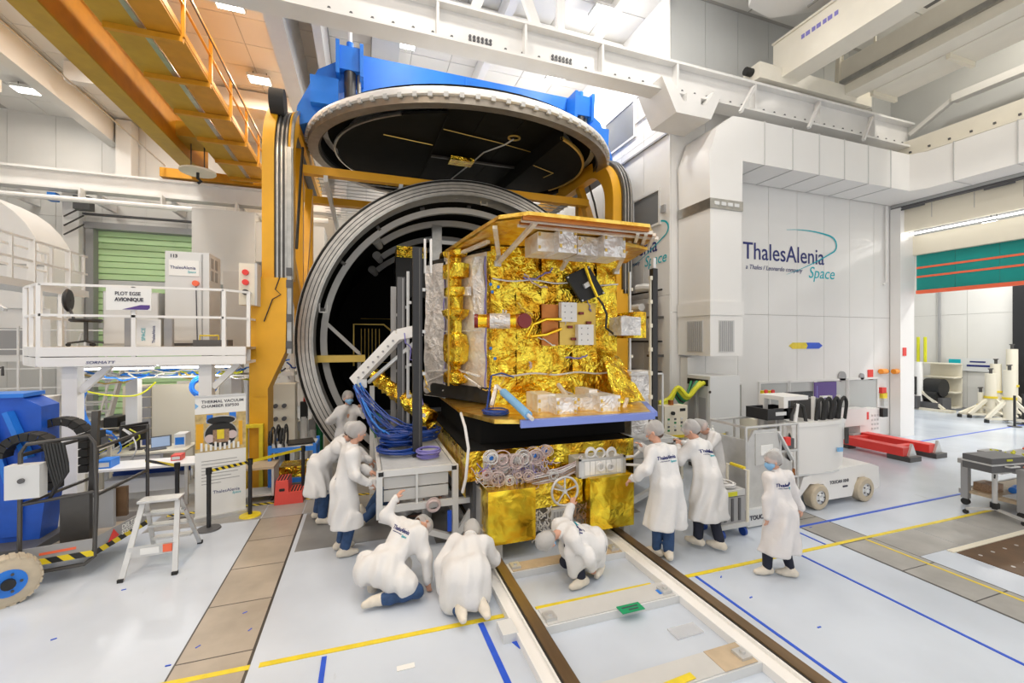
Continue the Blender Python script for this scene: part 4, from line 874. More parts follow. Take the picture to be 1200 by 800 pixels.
# ================================================================ satellite
ZB, ZTp, YF = 1.87, 4.72, 7.3
s = thing('satellite', 'large satellite wrapped in gold and silver foil on the trolley', 'satellite', (3.2, 7.8, DZ))
A0, A1, B0, B1 = (2.14, 7.3), (4.7, 7.3), (1.22, 9.1), (5.25, 9.0)
MB().prism([(A0[0]+.05, YF+.06, ZB), (A1[0]-.05, YF+.06, ZB), (B1[0]-.05, 9.0, ZB), (4.9, 9.9, ZB), (1.6, 9.9, ZB), (B0[0]+.05, 9.1, ZB)], (0, 0, ZTp-ZB-.03)).build('core', 'black', s)
MB().prism([(1.7, 6.4, DZ+.01), (4.3, 6.4, DZ+.01), (4.5, 7.2, DZ+.01), (4.5, 9.4, DZ+.01), (1.6, 9.4, DZ+.01), (1.6, 7.2, DZ+.01)], (0, 0, ZB-DZ-.08)).build('adapter', 'black_matte', s)
# front face: crumpled quilts
xs_ = [2.14, 2.62, 3.1, 3.75, 4.25, 4.7]; zs_ = [ZB, 2.4, 3.05, 3.55, 4.1, ZTp-.03]
sd = 100
for i in range(5):
    for j in range(5):
        m = MB(); e = .012; sd += 1
        foil(m, (xs_[i]-e, YF-.02*(sd % 3), zs_[j]-e), (xs_[i+1]+e, YF-.02*(sd % 2), zs_[j]-e), (xs_[i+1]+e, YF-.01*(sd % 4), zs_[j+1]+e), (xs_[i]-e, YF, zs_[j+1]+e), 30, .075, sd, 6., edge=False)
        m.build('foil_blanket', 'gold', s, ang=14)
m = MB(); foil(m, (A1[0], YF, ZB), (B1[0], B1[1], ZB), (B1[0], B1[1], ZTp-.03), (A1[0], YF, ZTp-.03), 40, .05, 151, 5, edge=False); m.build('side_blanket', 'gold', s)
# foil swelling at the lower right edge
m = MB(); foil(m, (4.25, 6.6, ZB+.02), (4.95, 6.7, ZB+.02), (4.75, 7.25, 2.7), (4.3, 7.25, 2.9), 30, .06, 152, 6, edge=False); m.build('skirt_foil', 'gold', s)
# left faces : cream blanket panel between silver
def onside(t_, z, off=.0):
    x = A0[0]+(B0[0]-A0[0])*t_; y = A0[1]+(B0[1]-A0[1])*t_; n_ = V((-(B0[1]-A0[1]), (B0[0]-A0[0]), 0)).normalized()
    return V((x, y, z))+n_*off
for k, (t0, t1, mt, am) in enumerate(((0, .06, 'gold', .02), (.06, .66, 'silver_cream', .03))):
    for z0, z1 in ((ZB+.25, 3.2), (3.2, ZTp-.1)):
        m = MB(); foil(m, onside(t1, z0), onside(t0, z0), onside(t0, z1), onside(t1, z1), 34, am, 160+k+int(z1*10), 4); m.build('side_blanket', mt, s)
m = MB(); foil(m, onside(1.0, ZB, .0)+V((-.02, 0, 0)), onside(.64, ZB, .05), onside(.64, 4.55, .05), onside(1.0, 4.6, .0)+V((-.02, 0, 0)), 30, .08, 171, 5, nv=60, edge=False); m.build('side_blanket', 'silver', s)
m = MB(); foil(m, onside(.22, 3.3, .05), onside(.07, 3.3, .05), onside(.07, 4.55, .05), onside(.22, 4.55, .05), 20, .05, 173, 7, edge=False); m.build('silver_patch', 'silver', s)
for tt in (.65, .05): MB().tube([onside(tt, z, .05+.02*math.sin(z*9)) for z in np.linspace(ZB+.3, ZTp-.2, 22)], .014, 5).build('edge_cable', 'cable_violet', s)
MB().bar(onside(.65, 3.2, .06), onside(.1, 3.2, .06), .04, .02).build('seam_strip', 'silver', s)
# stacked gold vase-shaped boom on the left face: profile of (z, half width)
mz = [(ZB+.30, .10), (ZB+.36, .34), (ZB+.46, .36), (ZB+.54, .33), (ZB+.60, .14), (ZB+.66, .16), (ZB+.76, .36), (ZB+1.05, .40), (ZB+1.26, .34), (ZB+1.30, .18), (ZB+1.52, .18), (ZB+1.62, .36), (ZB+1.72, .44), (ZB+1.76, .22), (ZB+1.96, .22), (ZB+2.0, .36), (ZB+2.14, .36), (ZB+2.18, .17), (ZB+2.30, .17), (ZB+2.33, .38), (ZB+2.58, .40), (ZB+2.62, .16), (ZB+2.70, .17), (ZB+2.74, .34), (ZB+2.83, .40)]
cen = lambda z: onside(.42, z, .14); m = MB(); nn = 16; ring_pts = []
ud = (V((B0[0], B0[1], 0))-V((A0[0], A0[1], 0))).normalized(); nd = V((-(B0[1]-A0[1]), (B0[0]-A0[0]), 0)).normalized()
gg = np.random.default_rng(3); vs = []
for z, hw_ in mz:
    for k in range(nn):
        a = 2*PI*(k+.5)/nn; ca, sa = math.cos(a), math.sin(a); q = max(abs(ca), abs(sa)); f_ = 1/q*.72+.28
        j = 1+gg.uniform(-.06, .06); vs.append(cen(z)+ud*(ca*f_*hw_*.72*j)+nd*(sa*f_*min(hw_*.45, .15)*j))
m.add(vs, [(i*nn+k, i*nn+(k+1) % nn, (i+1)*nn+(k+1) % nn, (i+1)*nn+k) for i in range(len(mz)-1) for k in range(nn)]); m.build('boom_stack', 'gold', s, ang=25)
MB().bar(cen(ZB+.3)+nd*.16, cen(ZTp-.05)+nd*.16, .03, .02, up=tuple(nd)).build('boom_seam', 'plate_gold', s)
for z in (ZB+2.06,):
    for tt in (.27, .57): MB().box(onside(tt, z, .1), (.16, .05, .16), math.atan2(ud.y, ud.x)).build('bracket', 'silver', s)
for z0 in (ZB+.55, ZB+.35): 
    for sg in (.1, .9): MB().tube([cen(ZB+.6), onside(sg, z0-.05, .08)], .025, 6).build('stay_rod', 'silver', s)
m = MB(); foil(m, onside(1.0, ZB+.02, .05), onside(0, ZB+.02, .05), onside(0, ZB+.3, .02), onside(1, ZB+.3, .02), 40, .06, 181, 8, nv=10); m.build('base_drape', 'black', s)
# thruster barrel
a = aY(556, 376, 6.95); b = aY(612, 376, 6.72); d = (b-a)
def seg_cyl(t0, t1, r0, r1, nm, mt): MB().cyl(a+d*t0, a+d*t1, r0, r1, 20).build(nm, mt, s)
seg_cyl(0, .08, .12, .12, 'barrel_band', 'maroon'); seg_cyl(.08, .26, .115, .115, 'barrel_section', 'gold_smooth'); seg_cyl(.26, .32, .125, .125, 'barrel_band', 'copper')
seg_cyl(.32, .74, .13, .13, 'barrel_section', 'silver'); seg_cyl(.74, .86, .115, .115, 'barrel_section', 'gold_smooth'); seg_cyl(.86, .97, .12, .13, 'barrel_band', 'copper'); seg_cyl(.97, 1.0, .14, .14, 'lens_rim', 'maroon')
MB().cyl(b+V((0, -.11, 0)), b+V((0, -.13, 0)), .13, .12, 20).build('lens_cap', 'maroon', s)
# instruments on the front
def Yp(px, py, off=.12): return aY(px, py, YF-off)
q = [Yp(663, 323), Yp(688, 310), Yp(708, 342), Yp(684, 353), ]
q = [Yp(663, 324, .2), Yp(690, 311, .2), Yp(709, 344, .2), Yp(682, 354, .2)]
pn = MB().prism(q, (0, .06, 0)).build('black_panel', 'black', s)
cpn = (q[0]+q[2])/2; MB().box(cpn+V((0, -.03, 0)), (.12, .05, .09), 0, 0, R(-30)).build('panel_handle', 'alu', pn)
for p_ in q: MB().cyl(p_.lerp(cpn, .1), p_.lerp(cpn, .1)-V((0, .02, 0)), .018, n=8).build('screw', 'alu', pn)
MB().tube([Yp(686, 312, .26), Yp(692, 330, .27), Yp(700, 348, .27)], .03, 6).build('gold_strap', 'gold_smooth', pn)
MB().tube([Yp(700, 348, .27), Yp(706, 356, .24), Yp(711, 368, .2), Yp(710, 384, .2), Yp(722, 394, .16)], .022, 6).build('black_cable', 'cable_dark', s)
a1, a2 = Yp(656, 354, .1), Yp(698, 404, .1); MB().bb(a1.x, a2.x, YF-.1, YF-.06, a2.z, a1.z).build('gold_plate', 'plate_gold', s)
for (x0, y0, x1, y1) in ((657.5, 354, 675.5, 377), (677, 380, 695, 404)):
    b1, b2 = Yp(x0, y0, .2), Yp(x1, y1, .2); bx = MB().bb(b1.x, b2.x, YF-.22, YF-.1, b2.z, b1.z).build('white_box', 'white', s)
    for k in range(6): MB().cyl((b1.x+.07+(k % 2)*.13, YF-.22, b1.z-.07-(k//2)*.11), (b1.x+.07+(k % 2)*.13, YF-.23, b1.z-.07-(k//2)*.11), .012, n=6).build('screw', 'midgrey', bx)
for px, py in ((681, 367), (690, 378), (668, 383), (672, 397)): p = Yp(px, py, .13); MB().box(p, (.09, .05, .05)).build('connector', 'maroon', s)
MB().tube([Yp(658, 374, .2), Yp(640, 374, .18), Yp(625, 380, .16), Yp(618, 394, .12)], .03, 6).build('gold_harness', 'gold_smooth', s)
MB().tube([Yp(658, 385, .2), Yp(640, 392, .16), Yp(622, 394, .15)], .03, 6).build('gold_harness', 'gold_smooth', s)
MB().bb(Yp(636, 356).x, Yp(655, 356).x, YF-.09, YF-.05, Yp(636, 405).z, Yp(636, 356).z).build('copper_patch', 'copper', s)
foilbox(Yp(717, 372).x, Yp(739, 372).x, YF-.45, YF, Yp(717, 393).z, Yp(717, 372).z, 20, .05, 191, 7).build('silver_pouch', 'silver', s)
foilbox(Yp(732, 372).x, Yp(746, 372).x, YF-.42, YF+.3, Yp(717, 396).z, Yp(717, 366).z, 16, .04, 197, 7).build('side_pouch', 'gold', s)
g = random.Random(9)
for k in range(14):
    x, z = g.uniform(2.25, 4.6), g.uniform(2.0, 4.5); MB().tube(sag((x, YF-.1, z), (x+g.uniform(-.6, .6), YF-.1, z+g.uniform(-.25, .25)), g.uniform(.0, .12), 8, .03, g), g.uniform(.01, .02), 5).build('harness', g.choice(['cable_white', 'cable_pink', 'plate_gold', 'cable_violet']), s)
for px, py in ((575, 333), (584, 336), (577, 342), (578, 478), (580, 420), (575, 408)): MB().sph(aY(px, py, YF-.1), .03, 8, 6).build('connector', 'cable_bright', s)
# seams
for j in (1, 4): MB().tube([(x, YF-.07, zs_[j]+.02*math.sin(x*7)) for x in np.linspace(2.14, 4.7, 20)], .016, 5).build('seam_tape', 'cable_white', s)
# top panel
TP = [(1.44, 8.6), (1.66, 6.6), (1.78, 5.72), (2.11, 5.4), (4.07, 5.4), (4.66, 6.05), (5.2, 8.9), (4.6, 9.8), (1.6, 9.8)]
MB().prism([(x, y, ZTp) for x, y in TP], (0, 0, .05)).build('top_panel', 'gold_panel', s)
m = MB(); foil(m, (1.5, 8.5, ZTp-.01), (2.1, 7.35, ZTp-.01), (2.15, 5.5, ZTp-.01), (1.78, 5.8, ZTp-.01), 30, .03, 201, 5); m.build('panel_lining', 'gold_panel', s)
for k, y in enumerate((5.46, 5.56, 5.68, 5.82)): MB().bb(2.05+.02*k, 4.1+.15*k, y, y+.05, ZTp-.05, ZTp).build('panel_rib', 'silver_cream' if k % 2 else 'copper', s)
MB().prism([(3.9, 5.95, ZTp-.14), (4.62, 6.2, ZTp-.14), (5.0, 7.4, ZTp-.14), (4.6, 7.4, ZTp-.14)], (0, 0, .05)).build('side_flap', 'gold_panel', s)
for x in (4.0, 4.15, 4.3): MB().bar((x, 5.6, ZTp-.04), (x+.55, 6.5, ZTp-.04), .05, .05).build('panel_rib', 'silver_cream', s)
for k, (px0, px1, y_, h_, mt) in enumerate(((655, 676, 5.9, .34, 'silver'), (708, 733, 5.95, .34, 'silver'), (677, 707, 6.15, .30, 'silver'), (630, 654, 6.1, .30, 'silver_cream'))):
    xa, xb = aY(px0, 270, y_).x, aY(px1, 270, y_).x; foilbox(xa, xb, y_, y_+.55, ZTp-.02-h_, ZTp-.02, 18, .02, 210+k*7, 7).build('electronics_box', mt, s)
    for q_ in range(4): MB().box((xa+.03+(xb-xa-.06)*(q_ % 2), y_-.012, ZTp-.06-.2*(q_//2)), (.035, .01, .05)).build('tie_tab', 'plate_gold', s)
for (px, py), (qx, qy) in (((627, 261), (583, 309)), ((580, 266), (585, 303)), ((676, 285), (657, 317)), ((738, 284), (722, 318)), ((572, 283), (546, 305))):
    v0 = fl(px, py, ZTp-.05); v1 = aY(qx, qy, YF-.03) if qx > 560 else onside(.6, aY(qx, qy, 8.4).z, .05)
    MB().bar(v0, v1, .07, .05).build('strut', 'silver_cream', s); MB().box(v1, (.12, .06, .1)).build('strut_foot', 'alu', s)
# bottom panel with boxes and the blue guard bar
BP = [(1.5, 9.1), (1.5, 6.75), (1.78, 5.92), (2.13, 5.78), (4.35, 5.74), (4.85, 6.5), (4.9, 9.1)]
MB().prism([(x, y, ZB-.06) for x, y in BP], (0, 0, .06)).build('bottom_panel', 'gold_panel', s)
MB().prism([(2.1, 5.68, ZB-.1), (4.35, 5.64, ZB-.1), (4.4, 5.76, ZB-.1), (2.3, 5.80, ZB-.1), (2.12, 5.78, ZB-.1)], (0, 0, .1)).build('guard_bar', 'bar_blue', s)
MB().bar((4.38, 5.7, ZB-.03), (4.95, 6.75, ZB-.03), .1, .07).build('guard_bar', 'bar_blue', s)
for k, (px0, px1, y_, h_, mt) in enumerate(((652, 676, 6.0, .26, 'silver'), (703, 727, 6.0, .25, 'silver'), (676, 702, 6.25, .2, 'silver'), (630, 651, 6.3, .28, 'silver_cream'), (690, 700, 6.5, .3, 'silver_cream'))):
    xa, xb = aY(px0, 480, y_).x, aY(px1, 480, y_).x; foilbox(xa, xb, y_, y_+.5, ZB, ZB+h_, 18, .02, 260+k*7, 7).build('electronics_box', mt, s)
    for q_ in range(4): MB().box((xa+.03+(xb-xa-.06)*(q_ % 2), y_-.012, ZB+.04+.14*(q_//2)), (.035, .01, .05)).build('tie_tab', 'plate_gold', s)
MB().bar(aY(654, 450, 7.15), fl(672, 474, ZB+.02), .06, .05).build('strut', 'silver_cream', s)
MB().bar(aY(735, 467, 6.4), aY(728, 490, 6.2), .05, .05).build('strut', 'silver_cream', s)
a = aY(582, 452, 6.9); b = fl(624, 491, ZB+.04); MB().cyl(a, b, .03, n=8).build('strut', 'cable_white', s); MB().cyl(a.lerp(b, .22), a.lerp(b, .9), .065, n=12).build('foam_sleeve', 'foam_blue', s)
MB().bar(aY(582, 452, 6.9), aY(576, 476, 6.6), .06).build('strut', 'silver', s)
c = fl(581, 482, ZB+.04); coil(c, .17, 10, .011, 'Z', 33, .22, .05).build('cable_coil', 'cable_blue', s)
MB().tube([c+V((-.15, 0, 0)), aY(573, 460, 6.9), aY(576, 440, 7.1), aY(588, 437, 7.15), aY(602, 442, 7.15)], .015, 6).build('cable', 'cable_blue', s)
MB().tube([aY(540, 484, 6.5), aY(545, 500, 6.1), aY(549, 525, 5.95), aY(546, 560, 5.9), aY(542, 577, 5.95)], .022, 7).build('wrapped_cable', 'cable_white', s)
stuff(coil(fl(560, 492, DZ+.05), .14, 9, .007, 'Z', 39, .5, .05).build('loose_wire', 'cable_white', s))
# ================================================================ service platforms beside the trolley
def service_platform(x0, x1, y0, y1, z, label, inner):
    t = thing('service_platform', label, 'platform', ((x0+x1)/2, (y0+y1)/2, 0))
    n = 13; st = (y1-y0-.08)/n; pl = None
    for k in range(n):
        y = y0+.05+k*st
        if pl is None:
            m = MB()
            for q in range(3): m.prism([(x0+.04, q*st/3, -.035), (x0+.04, q*st/3+st*.08, 0), (x0+.04, q*st/3+st*.2, 0), (x0+.04, q*st/3+st*.28, -.035)], (x1-x0-.08, 0, 0))
            m.bb(x0+.04, x1-.04, 0, st-.012, -.045, -.022)
            pl = m.build('tread', 'alu', t, local=True); pl.location = V((0, y, z))-V(OFF[t.name])
        else: inst(pl, 'tread', t, (0, y, z))
    for p, q in (((x0, y0), (x1, y0)), ((x0, y1), (x1, y1)), ((x0, y0), (x0, y1)), ((x1, y0), (x1, y1))):
        MB().bar((p[0], p[1], z-.04), (q[0], q[1], z-.04), .055, .09).build('top_rail', 'lightgrey', t)
    for y in (y0, y1):
        for x in (x0, x1): MB().bar((x, y, z), (x, y, .5 if x != inner else .06), .085, .085).build('leg', 'lightgrey', t)
        MB().bar((x0, y, .62), (x1, y, .62), .07, .09).build('cross_bar', 'lightgrey', t)
        MB().bar((x0 if inner == x1 else x1, y, .5), (inner, y, .07), .08, .08).build('brace', 'lightgrey', t)
        o = inner+(.35 if inner == x1 else -.35); MB().bar((inner, y, .07), (o, y, .6), .08, .08).build('brace', 'lightgrey', t); MB().bar((inner, y, .62), (o, y, .62), .07, .08).build('cross_bar', 'lightgrey', t)
    MB().bar((x0+.52, y0, z-.05), (x0+.52, y0, .62), .03, .03).build('mullion', 'lightgrey', t)
    for zz in (.72, .90): MB().bb(x0+.06, x1-.1, y0+.02, y0+.05, zz, zz+.16).build('infill_panel', 'grey_paint', t)
    for zz in (.7, .8, .9, 1.0): MB().bb(x0-.045, x0-.02, y0-.01, y0+.03, zz, zz+.04).build('slot', 'black', t)
    for x in (x0+.02, x1-.02): MB().bb(x-.035, x+.035, y0-.045, y0-.028, z-.07, z-.01).build('end_cap', 'black', t)
    MB().bb(x0-.14, x0-.04, y0+.05, y0+.18, z-.25, z-.12).build('latch', 'white', t)
    return t
sp = service_platform(.2, 1.28, 6.3, 8.5, 1.17, 'grey steel service platform with patterned treads left of the trolley', 1.28)
coil((.95, 6.22, .62), .085, 8, .008, 'Y', 81, .2, .02).build('hung_coil', 'cable_pink', sp)
MB().bb(1.16, 1.22, 6.25, 6.29, .2, .5).build('blue_strap', 'tape_blue', sp)
sp2 = service_platform(4.32, 5.45, 6.5, 8.6, 1.22, 'grey steel service platform behind the workers right of the trolley', 4.32)
# black and grey posts of the measuring rig
def post(px, py0, py1, d, w_, mt, label, sp=None):
    a = aD(px, py0, d); b = aD(px, py1, d); t = thing('rig_post', label, 'post', (b.x, b.y, b.z))
    MB().bar((b.x, b.y, b.z), (b.x, b.y, a.z), w_, w_*.8, up=(0, 1, 0)).build('profile', mt, t)
    MB().bar((b.x+w_*.2, b.y-w_*.42, b.z+.02), (b.x+w_*.2, b.y-w_*.42, a.z-.02), w_*.14, .006, up=(0, 1, 0)).build('groove', 'dark_steel' if mt == 'black_plastic' else 'midgrey', t)
    for k in range(4): z = b.z+(a.z-b.z)*(.2+.2*k); MB().box((b.x+w_*.65, b.y, z), (.06, .07, .05)).build('clip', 'alu', t)
    return t
RP = post(489, 290, 536, 6.8, .145, 'black_plastic', 'tall black aluminium post in front of the satellite left edge')
post(470, 325, 500, 8.0, .14, 'darkgrey', 'dark grey post behind the tall black post')
post(461, 336, 500, 8.3, .10, 'midgrey', 'thin grey post leftmost of the rig')
post(478, 318, 500, 7.9, .05, 'alu', 'slim silver post between the dark posts')
t = RP
p = [aD(498, 280, 6.9), aD(505, 280, 6.9), aD(505, 320, 6.9), aD(498, 320, 6.9)]; MB().tube(p, .02, 6, True).build('hoop', 'white', t)
t = thing('rig_post', 'black aluminium post with clamps right of the satellite', 'post', (4.95, 6.45, 1.22))
b = aD(766, 489, 7.6); a = aD(766, 315, 7.6); MB().bar((b.x, b.y, 1.22), (b.x, b.y, a.z), .1, .1, up=(0, 1, 0)).build('profile', 'black_plastic', t)
MB().bar((b.x-.07, b.y, 1.3), (b.x-.07, b.y, a.z-.2), .03, .03, up=(0, 1, 0)).build('side_rail', 'cream', t)
for k in range(7): MB().box((b.x-.09, b.y-.03, 1.6+k*.42), (.05, .06, .07)).build('clamp', 'cream', t)
MB().box((b.x, b.y, a.z+.1), (.06, .06, .18)).build('target', 'cable_white', t)
t = thing('rig_post', 'slim silver post right of the gold side of the satellite', 'post', (5.3, 7.9, 1.22))
b = aD(738, 450, 8.6); MB().bar((b.x, b.y, 1.22), (b.x, b.y, 4.4), .04, .04, up=(0, 1, 0)).build('profile', 'alu', t)
for k in range(6): MB().box((b.x+.04, b.y, 1.8+k*.45), (.05, .05, .06)).build('clamp', 'cream', t)
# white cable arm and blue cables
t = thing('cable_boom', 'white channel cable boom rising towards the satellite', 'cable boom', aD(416, 447, 8.2))
a, b, c = aD(416, 447, 8.2), aD(468, 392, 7.9), aD(492, 387, 7.8)
MB().bar(a, b, .16, .2).build('lower_channel', 'white', t); MB().bar(b, c, .16, .2).build('upper_channel', 'white', t)
MB().bar(aD(432, 448, 8.2), aD(490, 398, 7.9), .07, .06).build('lower_stay', 'lightgrey', t)
MB().box(aD(424, 449, 8.1), (.18, .14, .16)).build('end_bracket', 'lightgrey', t)
for k in range(8): p = a.lerp(b, .08+.11*k); MB().cyl(p+V((0, -.12, .02)), p+V((0, -.15, .02)), .022, n=8).build('hole_plug', 'midgrey', t)
MB().bar(aD(436, 452, 8.4), (aD(436, 452, 8.4).x, aD(436, 452, 8.4).y, 0), .09, .09, up=(0, 1, 0)).build('support_post', 'white', t)
g = random.Random(12); cb = thing('blue_cable_bundle', 'thick bundle of dark blue cables hanging from the arm into coils', 'cables', (.5, 7.9, 1.19))
top = aD(418, 450, 8.0)
for k in range(20):
    e = V((.55+g.uniform(-.35, .4), 7.55+g.uniform(-.4, .3), 1.25+g.uniform(0, .3))); s_ = top+V((g.uniform(-.06, .06), g.uniform(-.06, .06), g.uniform(-.06, .03)))
    MB().tube(sag(s_, e, g.uniform(.1, .32), 9, .02, g), .014, 5).build('cable', 'cable_blue' if k % 6 else 'cable_bright', cb)
for k in range(5):
    e = aD(420+g.uniform(-4, 40), 500+g.uniform(-30, 20), 8.1); MB().tube(sag(top, e, .15, 8, .03, g), .01, 5).build('cable', 'cable_green', cb)
for (x, y, z, r_, mt, n_) in ((.55, 7.15, 1.30, .30, 'cable_blue', 16), (.85, 7.75, 1.36, .33, 'cable_blue', 14), (.5, 7.3, 1.42, .22, 'cable_blue', 12), (.95, 6.75, 1.3, .16, 'cable_violet', 6)):
    coil((x, y, z), r_, n_, .015, 'Z', int(x*100), .3, .09).build('cable_coil', mt, cb)
for k in range(5): p = aD(478+g.uniform(-6, 16), 390+k*25, 7.7); MB().tube(sag(p, p+V((.3*g.uniform(-1, 1), .1, -.7)), .1, 8, .05, g), .012, 5).build('cable', g.choice(['cable_white', 'cable_violet', 'plate_gold']), cb)
t = thing('foil_beam', 'gold foil wrapped beam sloping down behind the blue cables', 'beam', aD(470, 470, 8.3))
p0, p1 = aD(441, 441, 8.6), aD(506, 492, 7.6); dd = (p1-p0); n_ = 26; P = np.zeros((n_, 15, 3)); d_, sa, ua = frame(p0, p1)
for i in range(n_):
    for j in range(15):
        aa = 2*PI*j/14; r_ = .15*(1+.16*math.sin(i*1.7+2*aa)+.1*math.sin(3.1*i+5*aa)); P[i, j] = p0+dd*(i/(n_-1))+(sa*math.cos(aa)+ua*math.sin(aa))*r_
MB().grid(P).build('wrapping', 'gold', t)
t = thing('satellite_side_box', 'silver wrapped equipment bundle beside the right rig post', 'equipment', aD(748, 455, 8.4))
p = aD(748, 455, 8.4); foilbox(p.x-.3, p.x+.25, p.y-.2, p.y+.3, 1.22, p.z+.35, 18, .05, 301, 7).build('bundle', 'silver', t)
MB().bar((p.x-.35, p.y-.22, p.z+.3), (p.x+.4, p.y-.22, p.z+.3), .03).bar((p.x+.4, p.y-.22, p.z+.3), (p.x+.4, p.y-.22, 1.22), .03).build('hanger_frame', 'lightgrey', t)
# ================================================================ people : smooth implicit bodies
def surfnet(gv, org, h):
    nx, ny, nz = gv.shape; sgn = gv < 0
    cs = [(i, j, k) for i in (0, 1) for j in (0, 1) for k in (0, 1)]
    st = np.stack([sgn[i:nx-1+i, j:ny-1+j, k:nz-1+k] for i, j, k in cs]); mixed = st.any(0) & ~st.all(0)
    ijk = np.argwhere(mixed); idx = -np.ones(mixed.shape, int); idx[mixed] = np.arange(len(ijk))
    vals = np.stack([gv[ijk[:, 0]+i, ijk[:, 1]+j, ijk[:, 2]+k] for i, j, k in cs], 1)
    acc = np.zeros((len(ijk), 3)); cnt = np.zeros(len(ijk))
    for a in range(8):
        for ax in range(3):
            if cs[a][ax] == 0:
                b = [q for q in range(8) if all(cs[q][e] == (1 if e == ax else cs[a][e]) for e in range(3))][0]
                va, vb = vals[:, a], vals[:, b]; x = (va < 0) != (vb < 0); t_ = np.where(x, va/np.where(x, va-vb, 1), 0)
                p = np.tile(np.array(cs[a], float), (len(ijk), 1)); p[:, ax] += t_; acc[x] += p[x]; cnt[x] += 1
    vs = org+(ijk+acc/cnt[:, None])*h; fs = []
    for ax in range(3):
        u, v = [(1, 2), (2, 0), (0, 1)][ax]; sl = [slice(1, -1)]*3; s0 = list(sl); s1 = list(sl); s0[ax] = slice(0, -1); s1[ax] = slice(1, None)
        A, B = sgn[tuple(s0)], sgn[tuple(s1)]; e = np.argwhere(A != B)
        if not len(e): continue
        fl_ = A[tuple(e.T)]; o = e.copy(); o[:, u] += 1; o[:, v] += 1
        def cell(du, dv): q = o.copy(); q[:, u] += du; q[:, v] += dv; return idx[tuple(q.T)]
        f = np.stack([cell(-1, -1), cell(0, -1), cell(0, 0), cell(-1, 0)], 1); f[~fl_] = f[~fl_][:, ::-1]; fs.append(f)
    return vs, np.concatenate(fs)
def sdf(prims, h, k=.03, cut=None, fold=0., seed=0):
    """prims: (p, q, r0, r1) rounded cones, or (p, q, r0, r1, flat_dir, squash)"""
    lo = np.min([np.minimum(np.array(p[0])-p[2], np.array(p[1])-p[3]) for p in prims], 0)-3*h-k
    hi = np.max([np.maximum(np.array(p[0])+p[2], np.array(p[1])+p[3]) for p in prims], 0)+3*h+k
    n = np.ceil((hi-lo)/h).astype(int)+1; gv = np.full(n, .5)
    ax = [lo[d]+np.arange(n[d])*h for d in range(3)]
    for pr in prims:
        p, q, r0, r1 = np.array(pr[0], float), np.array(pr[1], float), pr[2], pr[3]; mr = max(r0, r1)+k+2*h
        s0 = [max(0, int((min(p[d], q[d])-mr-lo[d])/h)) for d in range(3)]; s1 = [min(n[d], int((max(p[d], q[d])+mr-lo[d])/h)+2) for d in range(3)]
        X, Y, Z = np.meshgrid(*[ax[d][s0[d]:s1[d]] for d in range(3)], indexing='ij'); W = np.stack([X-p[0], Y-p[1], Z-p[2]], -1)
        D = q-p
        if len(pr) > 4:
            fd = np.array(pr[4], float); fd /= np.linalg.norm(fd); W = W+fd*((W@fd)*(pr[5]-1))[..., None]; D = D+fd*((D@fd)*(pr[5]-1))
        L2 = max(D@D, 1e-9); t_ = np.clip((W@D)/L2, 0, 1); ds = np.sqrt(((W-t_[..., None]*D)**2).sum(-1))-(r0+(r1-r0)*t_)
        sl = tuple(slice(a, b) for a, b in zip(s0, s1)); g0 = gv[sl]
        hh = np.clip(.5+.5*(g0-ds)/k, 0, 1); gv[sl] = g0*(1-hh)+ds*hh-k*hh*(1-hh)
    if fold:
        X, Y, Z = np.meshgrid(*ax, indexing='ij'); r_ = np.random.default_rng(seed)
        for _ in range(4):
            a = r_.uniform(0, 6.28); f = r_.uniform(22, 48); gv += fold*np.sin(f*(np.cos(a)*X+np.sin(a)*Y)+r_.uniform(2, 7)*Z+r_.uniform(0, 6)+1.5*np.sin(6*Z+a))
    if cut is not None:
        Z = ax[2][None, None, :]
        gv = np.maximum(gv, cut-Z)
    gv[0], gv[-1] = .5, .5; gv[:, 0], gv[:, -1] = .5, .5; gv[:, :, 0], gv[:, :, -1] = .5, .5
    return surfnet(gv, lo, h)
def smesh(name, prims, h, mt, par, **k):
    vs, fs = sdf(prims, h, **k); return mkobj(name, vs, [tuple(int(i) for i in f) for f in fs], mt, par, ang=70)
def ik(a, b, l1, l2, hint):
    a, b = V(a), V(b); d = b-a; L = min(d.length, (l1+l2)*.995); dn = d.normalized(); b2 = a+dn*L
    x = (l1*l1-l2*l2+L*L)/(2*L); hgt = math.sqrt(max(l1*l1-x*x, 0)); hv = V(hint); hv = hv-dn*hv.dot(dn)
    hv = hv.normalized() if hv.length > 1e-4 else dn.orthogonal().normalized(); return a+dn*x+hv*hgt, b2
